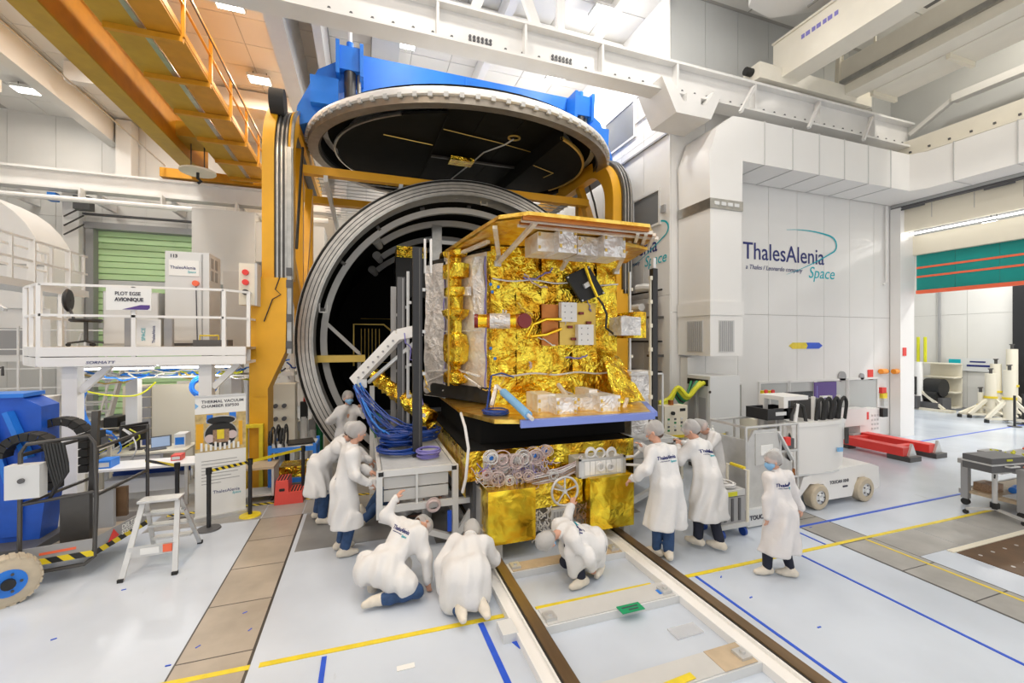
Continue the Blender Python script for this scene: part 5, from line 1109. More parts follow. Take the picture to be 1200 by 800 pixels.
def hand_prims(wr, fd, pn, side, S, grip=.5):
    """wr wrist, fd finger direction, pn palm normal, side: thumb side direction"""
    fd = V(fd).normalized(); pn = V(pn); pn = (pn-fd*pn.dot(fd)).normalized(); sd_ = fd.cross(pn).normalized()
    if sd_.dot(V(side)) < 0: sd_ = -sd_
    pr = [(wr, wr+fd*.045*S, .022*S, .028*S), (wr+fd*.045*S+sd_*.018*S, wr+fd*.085*S+sd_*.022*S, .017*S, .014*S), (wr+fd*.045*S-sd_*.018*S, wr+fd*.08*S-sd_*.022*S, .017*S, .013*S)]
    for k, (o, ln) in enumerate(((.027, .062), (.009, .07), (-.009, .066), (-.026, .05))):
        b = wr+fd*.088*S+sd_*o*S; m_ = b+(fd*(1-.3*grip)+pn*.5*grip).normalized()*ln*.5*S; e = m_+(fd*(1-1.1*grip)+pn*1.0*grip).normalized()*ln*.5*S
        pr += [(b-fd*.01*S, m_, .0092*S, .0085*S), (m_, e, .0085*S, .0075*S)]
    b = wr+fd*.03*S+sd_*.025*S; m_ = b+(sd_*.8+fd*.7+pn*.3).normalized()*.035*S; pr += [(b, m_, .013*S, .0105*S), (m_, m_+(fd+pn*.5+sd_*.1).normalized()*.03*S, .0105*S, .0085*S)]
    return pr
PERSON_N = 0
def person(label, loc, face, pelvis, neck, head, wl, wr, al, ar, toe=None, S=1.0, hem=.45, kneeL=None, kneeR=None, elbL=None, elbR=None, headf=None, logo=False, mask=False, trousers='jeans', hair='hair', coatm='coat', skirt=None, cut=None, toes=None, shoe_up=None):
    global PERSON_N; PERSON_N += 1; sd_ = PERSON_N
    t = thing('person', label, 'person', loc, 0)
    pelvis, neck, head, wl, wr, al, ar = [V(v) for v in (pelvis, neck, head, wl, wr, al, ar)]
    f = V(face).normalized(); sp_ = (neck-pelvis).normalized(); rt = f.cross(V((0, 0, 1))); rt = (rt-sp_*rt.dot(sp_)).normalized(); fr = sp_.cross(rt).normalized()   # chest forward
    shl, shr = neck-rt*.175*S-sp_*.055*S, neck+rt*.175*S-sp_*.055*S
    el, wl = ik(shl, wl, .285*S, .255*S, elbL or (-rt*.6-fr*.3-V((0, 0, .8)))); er, wr = ik(shr, wr, .285*S, .255*S, elbR or (rt*.6-fr*.3-V((0, 0, .8))))
    hl, hr = pelvis-rt*.095*S-sp_*.02, pelvis+rt*.095*S-sp_*.02
    kl, al = ik(hl, al, .43*S, .43*S, kneeL or f); kr, ar = ik(hr, ar, .43*S, .43*S, kneeR or f)
    hf = V(headf).normalized() if headf else f; hu = (head-neck).normalized(); hu = (hu*.5+V((0, 0, 1))*.5).normalized() if not logo else hu; hs = hf.cross(hu).normalized(); hf = hu.cross(hs).normalized()
    # ---- body (one continuous skin mesh)
    big = [(neck-sp_*.05, neck-sp_*.12, .07*S, .10*S), (neck-sp_*.14, pelvis+sp_*.15, .115*S, .11*S, fr, 1.2), (pelvis+sp_*.1, pelvis, .13*S, .135*S, fr, 1.1), (shl, el, .05*S, .042*S), (el, wl, .042*S, .028*S), (shr, er, .05*S, .042*S), (er, wr, .042*S, .028*S),
           (hl, kl, .082*S, .06*S), (kl, al, .058*S, .042*S), (hr, kr, .082*S, .06*S), (kr, ar, .058*S, .042*S), (shl, shr, .05*S, .05*S)]
    vs, fs = sdf(big, .022, .03)
    hp = [(head+hu*.03*S, head+hu*.03*S-hf*.025*S, .088*S, .088*S), (head-hu*.04*S+hf*.02*S, head-hu*.075*S+hf*.045*S, .066*S, .042*S), (head+hf*.06*S, head+hf*.09*S-hu*.02*S, .03*S, .012*S), (head+hf*.1*S-hu*.005*S, head+hf*.112*S-hu*.025*S, .011*S, .014*S), (neck-sp_*.02, head-hu*.05*S-hf*.01, .056*S, .052*S),
          (head+hs*.085*S, head+hs*.092*S-hu*.03*S, .018*S, .013*S), (head-hs*.085*S, head-hs*.092*S-hu*.03*S, .018*S, .013*S), (head+hf*.093*S-hu*.058*S-hs*.018*S, head+hf*.093*S-hu*.058*S+hs*.018*S, .009*S, .009*S)]
    v2, f2 = sdf(hp, .011, .018); f2 = f2+len(vs)
    h1 = hand_prims(wl, (wl-el), V((0, 0, -1)) if abs((wl-el).normalized().z) < .8 else fr, -rt*-.6+V((0, 0, .8)), S); h2 = hand_prims(wr, (wr-er), V((0, 0, -1)) if abs((wr-er).normalized().z) < .8 else fr, -rt*.6+V((0, 0, .8)), S)
    v3, f3 = sdf(h1, .0065, .008); f3 = f3+len(vs)+len(v2); v4, f4 = sdf(h2, .0065, .008); f4 = f4+len(vs)+len(v2)+len(v3)
    mkobj('body', np.concatenate([vs, v2, v3, v4]), [tuple(int(i) for i in q) for q in np.concatenate([fs, f2, f3, f4])], 'skin', t, ang=80)
    # ---- trousers, shoes
    smesh('trousers', [(pelvis+sp_*.05, pelvis, .14*S, .145*S), (hl, kl, .098*S, .08*S), (kl, al+(kl-al)*.12, .08*S, .068*S), (hr, kr, .098*S, .08*S), (kr, ar+(kr-ar)*.12, .08*S, .068*S)], .02, trousers, t, k=.02, fold=.004, seed=sd_)
    for q, (an, kn) in enumerate(((al, kl), (ar, kr))):
        tv = V(toes[q]).normalized() if toes else f; upv = (kn-an).normalized(); dn = -upv+tv*upv.dot(tv); dn = dn.normalized() if dn.length > .3 else V((0, 0, -1))
        if shoe_up: dn = V(shoe_up).normalized()*-1
        hl_ = an-tv*.05*S+dn*.03*S; tp = an+tv*.16*S+dn*.045*S
        sh = smesh('shoe', [(an+upv*.04, an, .06*S, .058*S), (hl_, an+tv*.08*S+dn*.035*S, .052*S, .052*S), (an+tv*.06*S+dn*.04*S, tp, .054*S, .043*S, dn, 1.15)], .015, 'shoe', t, k=.03)
    # ---- coat
    down = V((0, 0, -1)); hemz = hem
    cp = [(shl, shr, .085*S, .085*S), (neck-sp_*.10*S-rt*.09*S, pelvis+sp_*.05-rt*.075*S, .125*S, .135*S), (neck-sp_*.10*S+rt*.09*S, pelvis+sp_*.05+rt*.075*S, .125*S, .135*S), (neck+hu*.012*S, neck-sp_*.08, .074*S, .12*S),
          (shl, el, .085*S, .073*S), (el, wl, .072*S, .056*S), (shr, er, .085*S, .073*S), (er, wr, .072*S, .056*S)]
    if skirt is None:
        for sg, hp_, kn in ((-1, hl, kl), (1, hr, kr)):
            bt = V((hp_.x*.75+kn.x*.25, hp_.y*.75+kn.y*.25, hemz))+rt*sg*.06*S
            cp += [(pelvis+rt*sg*.075*S+sp_*.05, bt+fr*.04, .14*S, .165*S), (pelvis+rt*sg*.05*S-fr*.05*S, bt-fr*.08*S-rt*sg*.03, .13*S, .15*S)]
    else: cp += [(V(a), V(b), c, d) for a, b, c, d in skirt]
    co = smesh('coat', cp, .018, coatm, t, k=.05, cut=cut if cut is not None else (hemz if skirt is None else .012), fold=.0075, seed=sd_+40)
    MB().tube([neck+hu*.045*S+(fr*math.cos(a)+rt*math.sin(a))*.066*S for a in np.linspace(0, 2*PI, 16, endpoint=False)], .018*S, 6, True).build('collar', coatm, co)
    for w_, e_ in ((wl, el), (wr, er)):
        dd_ = (w_-e_).normalized(); MB().tube([w_-dd_*.03, w_+dd_*.002], [.06*S, .05*S], 12).build('cuff', coatm, co)
    # ---- hair, cap, mask, eyes
    hc = head+hu*.045*S-hf*.02*S
    smesh('hair', [(hc, hc-hf*.02*S-hu*.02*S, .096*S, .092*S), (hc-hf*.03*S, hc-hf*.05*S-hu*.08*S, .085*S, .06*S)], .014, hair, t, k=.02)
    smesh('cap', [(hc+hu*.008*S+hf*.03*S, hc-hf*.035*S-hu*.02*S, .101*S, .106*S), (hc+hu*.022*S-hf*.02*S, hc+hu*.03*S-hf*.045*S, .107*S, .096*S)], .012, 'capnet', t, k=.02, fold=.0025, seed=sd_+9)
    for sg in (-1, 1): MB().sph(head+hf*.085*S+hs*sg*.032*S+hu*.012*S, .011*S, 8, 6).build('eye', 'ink', t)
    if mask: smesh('mask', [(head+hf*.085*S-hu*.035*S, head+hf*.07*S-hu*.075*S, .048*S, .046*S), (head+hf*.05*S-hu*.04*S-hs*.05*S, head+hf*.05*S-hu*.04*S+hs*.05*S, .042*S, .042*S)], .012, 'mask', t, k=.02)
    if logo:
        me = co.data; off = V(OFF[co.name]); bvh = BVHTree.FromPolygons([v.co+off for v in me.vertices], [tuple(p.vertices) for p in me.polygons])
        c0 = neck-sp_*.17*S-fr*.02; text('ThalesAlenia', .07*S, 'navy', co, c0-rt*.18*S-fr*.2, rt, sp_, project=bvh, sx=.9, bold=.0008); text('Space', .042*S, 'teal', co, c0+rt*.04*S-sp_*.05*S-fr*.2, rt, sp_, project=bvh, shear=.2)
        text('a Thales / Leonardo company', .015*S, 'navy', co, c0-rt*.15*S-sp_*.03*S-fr*.2, rt, sp_, project=bvh)
    return t
Z0 = lambda v: (v[0], v[1], 0)
# worker standing by the service platform
person('worker in white coat and blue jeans standing in profile by the service platform', (-.3, 6.5, 0), (1, .2, 0), (-.27, 6.5, .95), (-.17, 6.5, 1.49), (-.09, 6.5, 1.69), aD(433, 552, 6.25), aD(432, 566, 6.0), (-.33, 6.62, .09), (-.27, 6.38, .09), hem=.42, mask=False)
person('bending worker in a white coat behind the man standing in profile', (-.7, 7.8, 0), (1, -.1, 0), (-.72, 7.75, .95), (-.32, 7.6, 1.34), (-.18, 7.58, 1.50), aD(438, 545, 7.3), aD(436, 540, 7.1), (-.75, 7.9, .09), (-.66, 7.65, .09), hem=.5)
person('masked worker in white coat facing the viewer at the chamber mouth', (-.3, 10.0, 0), (.45, -.9, 0), (-.38, 10.0, .98), (-.36, 9.95, 1.56), (-.33, 9.93, 1.76), aD(424, 478, 9.2), aD(392, 492, 9.3), (-.46, 10.05, .09), (-.28, 10.0, .09), hem=.5, mask=True)
person('worker lying on the floor under the service platform, jeans showing', (.55, 7.5, 0), (0, 0, 1), (.62, 7.5, .20), (1.12, 7.45, .22), (1.32, 7.45, .25), (.95, 7.2, .25), (.8, 7.8, .2), (-.02, 7.35, .09), (.02, 7.6, .09), kneeL=(.2, -.4, .8), kneeR=(.2, .3, 1), skirt=[((.62, 7.42, .2), (.4, 7.4, .2), .15, .14), ((.62, 7.6, .2), (.42, 7.62, .2), .15, .14)], toes=((-.2, 0, .9), (-.2, 0, .9)), headf=(0, -.2, 1))
person('crouching worker in white coat reaching one arm up at the platform', (.35, 5.35, 0), (.8, .6, 0), (.24, 5.3, .34), (.60, 5.52, .66), (.73, 5.68, .58), (.40, 5.82, .93), (.72, 5.16, .13), (.1, 5.42, .09), (.16, 5.02, .09), S=.96, logo=True, elbL=(-.5, .3, .2), elbR=(.3, -.6, -.2), kneeL=(.5, .6, .2), kneeR=(.9, -.2, -.2),
       skirt=[((.2, 5.3, .34), (.02, 5.30, .30), .19, .16), ((.24, 5.2, .30), (.44, 5.06, .20), .18, .15), ((.2, 5.42, .3), (.42, 5.5, .2), .17, .15), ((.1, 5.4, .28), (.0, 5.55, .32), .14, .1)], toes=((.2, .2, -1), (-.9, -.35, -.1)), headf=(.7, .6, -.5))
person('kneeling worker in white coat seen from behind, soles towards the viewer', (1.12, 4.75, 0), (.25, .97, 0), (1.08, 4.72, .40), (1.24, 5.16, .55), (1.3, 5.34, .52), (.86, 5.02, .10), (1.55, 5.3, .12), (.98, 4.52, .10), (1.22, 4.5, .10), kneeL=(-.1, 1, -.3), kneeR=(.1, 1, -.3), elbL=(-1, -.1, .2), hair='hair_grey',
       skirt=[((1.0, 4.72, .36), (.94, 4.72, .14), .19, .17), ((1.18, 4.72, .36), (1.22, 4.72, .14), .19, .17), ((1.02, 4.95, .35), (1.0, 4.98, .12), .18, .17), ((1.2, 4.95, .35), (1.22, 4.98, .12), .18, .17), ((1.08, 4.66, .32), (1.08, 4.62, .2), .18, .17)], toes=((-.05, -.95, -.3), (.05, -.95, -.3)), headf=(.2, .9, -.45), shoe_up=(0, -.1, -1))
person('crouching masked worker in white coat turning the hand wheel', (2.7, 4.8, 0), (-1, .1, 0), (2.80, 4.86, .40), (2.34, 4.84, .64), (2.14, 4.82, .56), (2.66, 4.66, .22), (2.71, 5.32, .72), (2.52, 4.66, .09), (2.86, 4.86, .09), logo=True, mask=True, trousers='dark_cloth', kneeL=(-1, -.1, .4), kneeR=(-1, .3, .3), elbR=(.3, .3, -.5), elbL=(.2, -.5, -.2), hair='hair_grey', headf=(-.75, .15, -.6),
       skirt=[((2.78, 4.85, .42), (2.74, 4.84, .24), .19, .17), ((2.7, 4.76, .42), (2.5, 4.72, .34), .17, .15), ((2.7, 4.95, .42), (2.5, 4.95, .36), .17, .15), ((2.42, 4.72, .4), (2.40, 4.70, .16), .12, .06)], toes=((-.95, -.2, 0), (-.6, -.5, -.1)))
person('worker in white coat and blue jeans standing right of the trolley, back turned', (3.95, 4.9, 0), (-.15, 1, 0), (4.0, 4.92, .96), (3.98, 5.08, 1.49), (3.95, 5.16, 1.68), aD(741, 561, 6.0), aD(754, 524, 6.35), (3.86, 4.98, .09), (3.94, 4.82, .09), hem=.43, logo=True, headf=(-.75, .6, -.15), elbR=(.5, .2, -.9), toes=((-.5, .8, 0), (.4, .8, 0)))
person('worker in white coat and dark trousers leaning over, second from the trolley', (4.72, 4.92, 0), (-.35, .95, 0), (4.78, 4.98, .98), (4.80, 5.2, 1.46), (4.74, 5.3, 1.62), aD(795, 523, 6.6), aD(800, 519, 6.9), (4.58, 4.98, .09), (4.80, 4.78, .09), hem=.42, logo=True, trousers='dark_cloth', headf=(-.7, .6, -.35))
person('worker in white coat half hidden behind the leaning colleague', (5.75, 5.95, 0), (-.9, .1, 0), (5.85, 5.92, .94), (5.68, 5.95, 1.40), (5.55, 5.93, 1.50), (5.2, 5.8, 1.2), (5.25, 6.1, 1.15), (5.8, 5.85, .09), (5.9, 6.02, .09), hem=.5, headf=(.5, -.6, -.4), trousers='dark_cloth')
person('short masked worker in white coat walking away on the right', (5.04, 4.04, 0), (-.2, .98, 0), (5.07, 4.06, .83), (5.07, 4.12, 1.29), (5.03, 4.15, 1.44), aD(899, 606, 5.4), aD(945, 611, 5.6), (4.9, 4.12, .08), (5.14, 3.98, .08), S=.87, hem=.30, logo=True, mask=True, trousers='dark_cloth', headf=(-.85, .35, 0), elbL=(-.8, -.2, -.2), elbR=(.9, -.2, -.2), toes=((-.9, .3, 0), (-.5, .5, 0)), coatm='coat_pink')
# ================================================================ white mezzanine on the left
MZ = 2.91
t = thing('mezzanine', 'white steel mezzanine platform with handrails and signboard fascia', 'platform', (-3.6, 10.2, 0))
poly = [(-4.96, 9.0), (-2.05, 9.0), (-2.05, 11.4), (-5.5, 11.4), (-5.5, 9.7)]
MB().prism([(x, y, MZ-.32) for x, y in poly], (0, 0, .05)).build('soffit', 'white_steel', t)
MB().prism([(x, y+.02, MZ-.06) for x, y in poly], (0, 0, .05)).build('deck', 'wood_tan', t)
for z0, z1 in ((MZ-.32, MZ-.17), (MZ-.155, MZ)):
    MB().bb(-4.96, -2.05, 8.96, 9.02, z0, z1).build('fascia_board', 'white', t)
    MB().bar((-4.98, 9.0, (z0+z1)/2), (-5.52, 9.7, (z0+z1)/2), .06, z1-z0).build('fascia_board', 'white', t); MB().bar((-5.52, 9.7, (z0+z1)/2), (-5.52, 11.4, (z0+z1)/2), .06, z1-z0).build('fascia_board', 'white', t)
for x in (-4.63, -2.72): 
    MB().bb(x-.1, x+.1, 9.1, 9.3, 0, MZ-.32).build('column', 'white', t); MB().bb(x-.1, x+.1, 11.1, 11.3, 0, MZ-.32).build('column', 'white', t)
    MB().bar((x+.1, 9.2, MZ-.75), (x+.5, 9.2, MZ-.32), .1, .1).build('knee_brace', 'white', t)
for x, y in ((-4.96, 9.0), (-3.72, 9.0), (-2.4, 9.0), (-2.08, 9.3), (-5.52, 9.7), (-5.24, 9.35), (-2.08, 10.4), (-5.52, 10.6)):
    MB().bar((x, y, MZ-.3), (x, y, MZ+1.02), .06, .05).build('rail_post', 'white', t)
for z in (MZ+1.02, MZ+.52):
    MB().bar((-4.96, 9.0, z), (-2.4, 9.0, z), .05, .04).build('handrail', 'white', t); MB().bar((-2.4, 9.0, z), (-2.08, 9.3, z), .05, .04).build('handrail', 'white', t); MB().bar((-2.08, 9.3, z), (-2.08, 11.3, z), .05, .04).build('handrail', 'white', t)
    MB().bar((-4.96, 9.0, z), (-5.52, 9.7, z), .05, .04).build('handrail', 'white', t); MB().bar((-5.52, 9.7, z), (-5.52, 11.3, z), .05, .04).build('handrail', 'white', t)
text('SORMATT', .065, 'navy', t, (-4.35, 8.955, MZ-.28), (1, 0, 0), (0, 0, 1), shear=.2, sx=1.3)
# cabinets on it
t = thing('equipment_cabinet', 'tall light grey cabinet with company plate on the mezzanine', 'cabinet', (-3.25, 10.2, MZ))
MB().bb(-3.61, -2.89, 9.9, 10.6, MZ+.06, MZ+1.83).build('body', 'lightgrey', t); MB().bb(-3.58, -2.92, 9.92, 10.5, MZ, MZ+.06).build('plinth', 'darkgrey', t)
MB().bb(-3.59, -3.02, 9.885, 9.9, MZ+.1, MZ+1.8).build('door', 'lightgrey', t); MB().bb(-3.005, -3.0, 9.88, 9.9, MZ+.1, MZ+1.8).build('hinge_line', 'midgrey', t)
pl_ = MB().bb(-3.54, -3.05, 9.87, 9.885, MZ+1.36, MZ+1.66).build('plate', 'poster_white', t); text('ThalesAlenia', .085, 'navy', pl_, (-3.52, 9.866, MZ+1.49), (1, 0, 0), (0, 0, 1), sx=.95); text('Space', .06, 'teal', pl_, (-3.24, 9.866, MZ+1.42), (1, 0, 0), (0, 0, 1), shear=.2)
text('113', .085, 'ink', t, (-3.53, 9.88, MZ+1.71), (1, 0, 0), (0, 0, 1), bold=.003)
MB().cyl((-3.1, 9.885, MZ+1.22), (-3.1, 9.82, MZ+1.22), .055, n=14).build('rotary_switch', 'orange_red', t); MB().tube([(-3.1, 9.87, MZ+1.17), (-3.09, 9.87, MZ+.6), (-3.08, 9.87, MZ+.1)], .008, 5).build('cable', 'ink', t)
for k in range(4): MB().bb(-2.892, -2.885, 10.0+.25*(k % 2), 10.15+.25*(k % 2), MZ+1.3+.25*(k//2), MZ+1.5+.25*(k//2)).build('side_vent', 'midgrey', t)
t = thing('equipment_cabinet', 'grey side cabinet with cables behind the tall cabinet', 'cabinet', (-2.5, 10.9, MZ)); MB().bb(-2.86, -2.2, 10.65, 11.3, MZ, MZ+1.6).build('body', 'grey_paint', t)
for k in range(4): MB().tube(sag((-2.25, 10.6, MZ+1.2-.1*k), (-2.15, 9.6, MZ+.5-.1*k), .25, 8, .02), .012, 5).build('cable', 'cable_dark', t)
t = thing('equipment_cabinet', 'low grey two-door cabinet behind the sign on the mezzanine', 'cabinet', (-4.2, 10.3, MZ)); MB().bb(-4.6, -3.75, 10.0, 10.6, MZ, MZ+1.03).build('body', 'grey_paint', t)
for x in (-4.58, -4.16): MB().bb(x, x+.4, 9.985, 10.0, MZ+.05, MZ+1.0).build('door', 'lightgrey', t)
t = thing('area_sign', 'white sign with purple swoosh hung on the mezzanine handrail', 'sign', (-3.75, 8.93, MZ+.6))
MB().bb(-4.07, -3.45, 8.93, 8.95, MZ+.62, MZ+1.0).build('board', 'poster_white', t); text('PLOT EGSE', .085, 'ink', t, (-3.95, 8.925, MZ+.87), (1, 0, 0), (0, 0, 1), bold=.001, sx=.85); text('AVIONIQUE', .085, 'ink', t, (-3.95, 8.925, MZ+.77), (1, 0, 0), (0, 0, 1), bold=.003, sx=.85)
MB().prism([(-3.85, 8.925, MZ+.63), (-3.6, 8.925, MZ+.71), (-3.47, 8.925, MZ+.71), (-3.47, 8.925, MZ+.66), (-3.5, 8.925, MZ+.63)], (0, .004, 0)).build('swoosh', 'purple', t)
t = thing('leaning_poster', 'white poster with vertical blue lettering leaning behind the handrail', 'poster', (-3.6, 9.2, MZ)); MB().bb(-3.78, -3.42, 9.2, 9.23, MZ, MZ+.48).build('sheet', 'poster_white', t)
text('SPACE', .08, 'teal', t, (-3.64, 9.195, MZ+.1), (0, 0, 1), (-1, 0, 0)); text('ThalesAlenia', .06, 'navy', t, (-3.50, 9.195, MZ+.06), (0, 0, 1), (-1, 0, 0))
for k, x in enumerate((-3.9, -3.33)): tag(MB().bb(x-.06, x+.06, 9.25, 9.35, MZ, MZ+.5).build('upright_case', 'midgrey'), f'narrow grey upright case {"left" if k == 0 else "right"} of the leaning poster', 'case')
t = thing('crate', 'dark crate with yellow handle on the mezzanine', 'crate', (-2.7, 9.5, MZ)); MB().bb(-3.0, -2.45, 9.4, 9.75, MZ, MZ+.12).build('tray', 'darkgrey', t); MB().tube([(-2.9, 9.42, MZ+.1), (-2.9, 9.42, MZ+.2), (-2.6, 9.42, MZ+.2), (-2.6, 9.42, MZ+.1)], .014, 6).build('handle', 'tape_yellow', t)
def office_chair(name, label, loc, rz, S=1.0):
    t = thing(name, label, 'chair', loc, rz)
    b = lambda m, nm, mt: m.build(nm, mt, t, local=True)
    b(MB().lathe([(.01, .44), (.2, .44), (.23, .47), (.22, .5), (.01, .51)], (0, 0, 0), 'Z', 20), 'seat', 'black_plastic')
    b(MB().lathe([(.01, 0), (.19, .01), (.21, .04), (.17, .07), (.01, .075)], (0, 0, 0), 'Y', 20), 'backrest', 'black_plastic').location = (0, .2, .83)
    b(MB().bar((0, .15, .46), (0, .24, .75), .06, .03), 'back_bar', 'darkgrey'); b(MB().cyl((0, 0, .1), (0, 0, .44), .03, n=10), 'column', 'dark_steel')
    for k in range(5):
        a = 2*PI*k/5; l_ = b(MB().bar((0, 0, .1), (.28*math.cos(a), .28*math.sin(a), .06), .04, .03), 'base_arm', 'dark_steel'); c_ = b(MB().cyl((-.02, 0, 0), (.02, 0, 0), .03, n=10), 'caster', 'rubber'); c_.location = (.28*math.cos(a), .28*math.sin(a), .03)
    return t
office_chair('office_chair', 'black office chair alone on the mezzanine', (-4.8, 9.9, MZ), R(100))
office_chair('office_chair', 'black office chair at the edge of the far left bench', (-6.3, 10.6, 0), R(20))
# white footbridge far left
t = thing('footbridge', 'white footbridge with handrails at the far left', 'footbridge', (-7.5, 12.5, 4.3))
MB().bb(-8.3, -7.4, 9, 15.4, 4.25, 4.42).build('deck', 'white', t)
for k in range(10): MB().bar((-7.45, 9.4+k*.65, 4.4), (-7.45, 9.4+k*.65, 5.4), .06 if k % 2 else .12, .05).build('rail_post', 'white', t); MB().bar((-8.25, 9.4+k*.65, 4.4), (-8.25, 9.4+k*.65, 5.4), .06, .05).build('rail_post', 'white', t)
for z in (5.4, 4.9):
    for x in (-7.45, -8.25): MB().bar((x, 9, z), (x, 15.4, z), .05, .05).build('handrail', 'white', t)
for y in (11.0, 15.2): MB().bb(-8.0, -7.8, y, y+.2, 0, 4.25).build('column', 'white', t)
t = thing('cage_wall', 'white wire mesh partition at the far left', 'partition', (-9, 14, 0))
for k in range(9): MB().bar((-10.2+k*.45, 14.5, 0), (-10.2+k*.45, 14.5, 3.4), .04).build('upright', 'white', t)
for k in range(7): MB().bar((-10.2, 14.5, .3+k*.5), (-6.6, 14.5, .3+k*.5), .03).build('rail', 'white', t)
t = thing('crank_stand', 'slim white stand with crank at the left edge', 'stand', (-6.2, 10.1, 0)); MB().bar((-6.2, 10.1, 0), (-6.2, 10.1, 3.7), .09).build('post', 'grey_paint', t); MB().bar((-6.2, 10.1, 3.7), (-5.9, 9.9, 3.55), .05).build('arm', 'grey_paint', t); MB().tube([(-6.15, 10.05, 2.5), (-6.0, 10.0, 2.55), (-6.0, 10, 2.4)], .02, 6).build('crank', 'dark_steel', t)
# ---- the workshop under the mezzanine
t = thing('steel_stair', 'light grey open steel staircase behind the mezzanine', 'staircase', (-6.5, 13.6, 0))
for k in range(9): MB().box((-6.55, 13.2+k*.12, .35+k*.22), (.85, .24, .04)).build('step', 'grey_paint', t)
for x in (-6.98, -6.12): MB().bar((x, 13.05, .05), (x, 14.3, 2.4), .05, .18).build('stringer', 'grey_paint', t); MB().tube([(x, 13.05, 1.0), (x, 14.2, 3.2)], .025, 6).build('handrail', 'grey_paint', t)
t = thing('partition', 'cream partition panel behind the desk', 'partition', (-4.2, 12, 0)); MB().bb(-4.62, -3.3, 12.0, 12.06, 0, 2.0).build('panel', 'cream', t)
for k in range(7): MB().bb(-4.95, -4.65, 12.0, 12.05, .3+k*.24, .51+k*.24).build('blind_slat', 'midgrey', t)
t = thing('desk', 'cream desk with drawers under the mezzanine', 'desk', (-4.2, 10.9, 0)); MB().bb(-4.95, -3.5, 10.55, 11.3, .72, .76).build('top', 'cream', t); MB().bb(-4.9, -3.9, 10.6, 11.2, .45, .72).build('drawer_unit', 'lightgrey', t)
for k in range(2): MB().bb(-4.85+k*.47, -4.42+k*.47, 10.585, 10.6, .5, .68).build('drawer', 'white', t)
for x in (-4.9, -3.55): 
    for y in (10.6, 11.25): MB().bar((x, y, 0), (x, y, .72), .06).build('leg', 'cream', t)
t = thing('monitor', 'black flat monitor seen edge-on on the cream desk', 'monitor', (-4.5, 10.9, .76)); MB().box((-4.5, 10.9, 1.12), (.06, .5, .36), R(-35)).build('panel', 'black_plastic', t); MB().cyl((-4.45, 10.95, .76), (-4.45, 10.95, 1.05), .03, n=8).build('stand', 'black_plastic', t); MB().box((-4.45, 10.95, .77), (.22, .22, .02)).build('base', 'black_plastic', t)
t = thing('laptop', 'open laptop with lit screen on the cream desk', 'laptop', (-4.1, 10.85, .76)); MB().box((-4.1, 10.8, .77), (.34, .24, .02), R(25)).build('keyboard', 'darkgrey', t); sc_ = MB().box((-4.05, 10.93, .89), (.34, .02, .24), R(25), R(-12)).build('lid', 'darkgrey', t); MB().box((-4.055, 10.915, .89), (.3, .006, .2), R(25), R(-12)).build('screen', 'screen_lit', sc_)
t = thing('work_table', 'long white work table in front of the cream desk', 'table', (-3.8, 9.6, 0)); MB().bb(-4.6, -2.95, 9.35, 9.95, .72, .76).build('top', 'white', t)
for x in (-4.5, -3.1): MB().bar((x, 9.4, 0), (x, 9.4, .72), .05).build('leg', 'grey_paint', t); MB().bar((x, 9.9, 0), (x, 9.9, .72), .05).build('leg', 'grey_paint', t)
MB().bb(-4.4, -3.2, 9.6, 9.9, .25, .5).build('shelf_box', 'lightgrey', t); MB().bb(-4.4, -3.2, 9.9, 9.92, .3, .7).build('back_panel', 'cable_blue', t)
t = thing('work_bench', 'cluttered cream bench with blue panel behind the lift cage', 'bench', (-5.0, 10.2, 0)); MB().bb(-5.7, -4.7, 9.7, 10.6, .95, 1.0).build('top', 'cream', t)
for x in (-5.65, -4.75):
    for y in (9.75, 10.55): MB().bar((x, y, 0), (x, y, .95), .06).build('leg', 'cream', t)
MB().bb(-5.6, -4.8, 9.8, 9.84, .2, .85).build('panel', 'cable_blue', t)
g = random.Random(4)
nm = [('tool_box', 'black', 'box'), ('parts_tray', 'cream', 'tray'), ('test_meter', 'midgrey', 'meter'), ('cable_reel', 'cable_dark', 'reel'), ('instrument', 'lightgrey', 'instrument'), ('power_supply', 'darkgrey', 'power supply')]
for k in range(6):
    n_, mt, ct = nm[k]; x = -5.55+k*.15; y = 9.85+.5*(k % 2); t = thing(n_, f'{["black", "cream", "mid grey", "dark", "light grey", "charcoal"][k]} {n_.replace("_", " ")} on the cluttered bench', ct, (x, y, 1.0))
    MB().bb(x-.07, x+.07, y-.12, y+.12, 1.0, 1.0+g.uniform(.1, .26)).build('case', mt, t); MB().bb(x-.05, x+.05, y-.13, y-.12, 1.03, 1.08).build('front_plate', 'grey_paint', t)
# fluorescent battens under the mezzanine
for k, (bx, by) in enumerate(((-4.3, 9.75), (-3.1, 9.9), (-3.8, 11.15))):
    t = thing('batten_light', ['fluorescent batten under the left end of the mezzanine', 'fluorescent batten under the right end of the mezzanine', 'fluorescent batten at the rear under the mezzanine'][k], 'light', (bx, by, 2.5)); MB().bb(bx-.6, bx+.6, by-.05, by+.05, 2.52, 2.585).build('housing', 'white', t); MB().tube([(bx-.57, by, 2.5), (bx+.57, by, 2.5)], .018, 8).build('tube', 'tube_light', t)
    ld = bpy.data.lights.new('batten_glow', 'AREA'); ld.shape = 'RECTANGLE'; ld.size = 1.1; ld.size_y = .06; ld.energy = 8; lo = bpy.data.objects.new('batten_glow', ld); COL.objects.link(lo); lo.parent = t; lo.location = (0, 0, -.03)
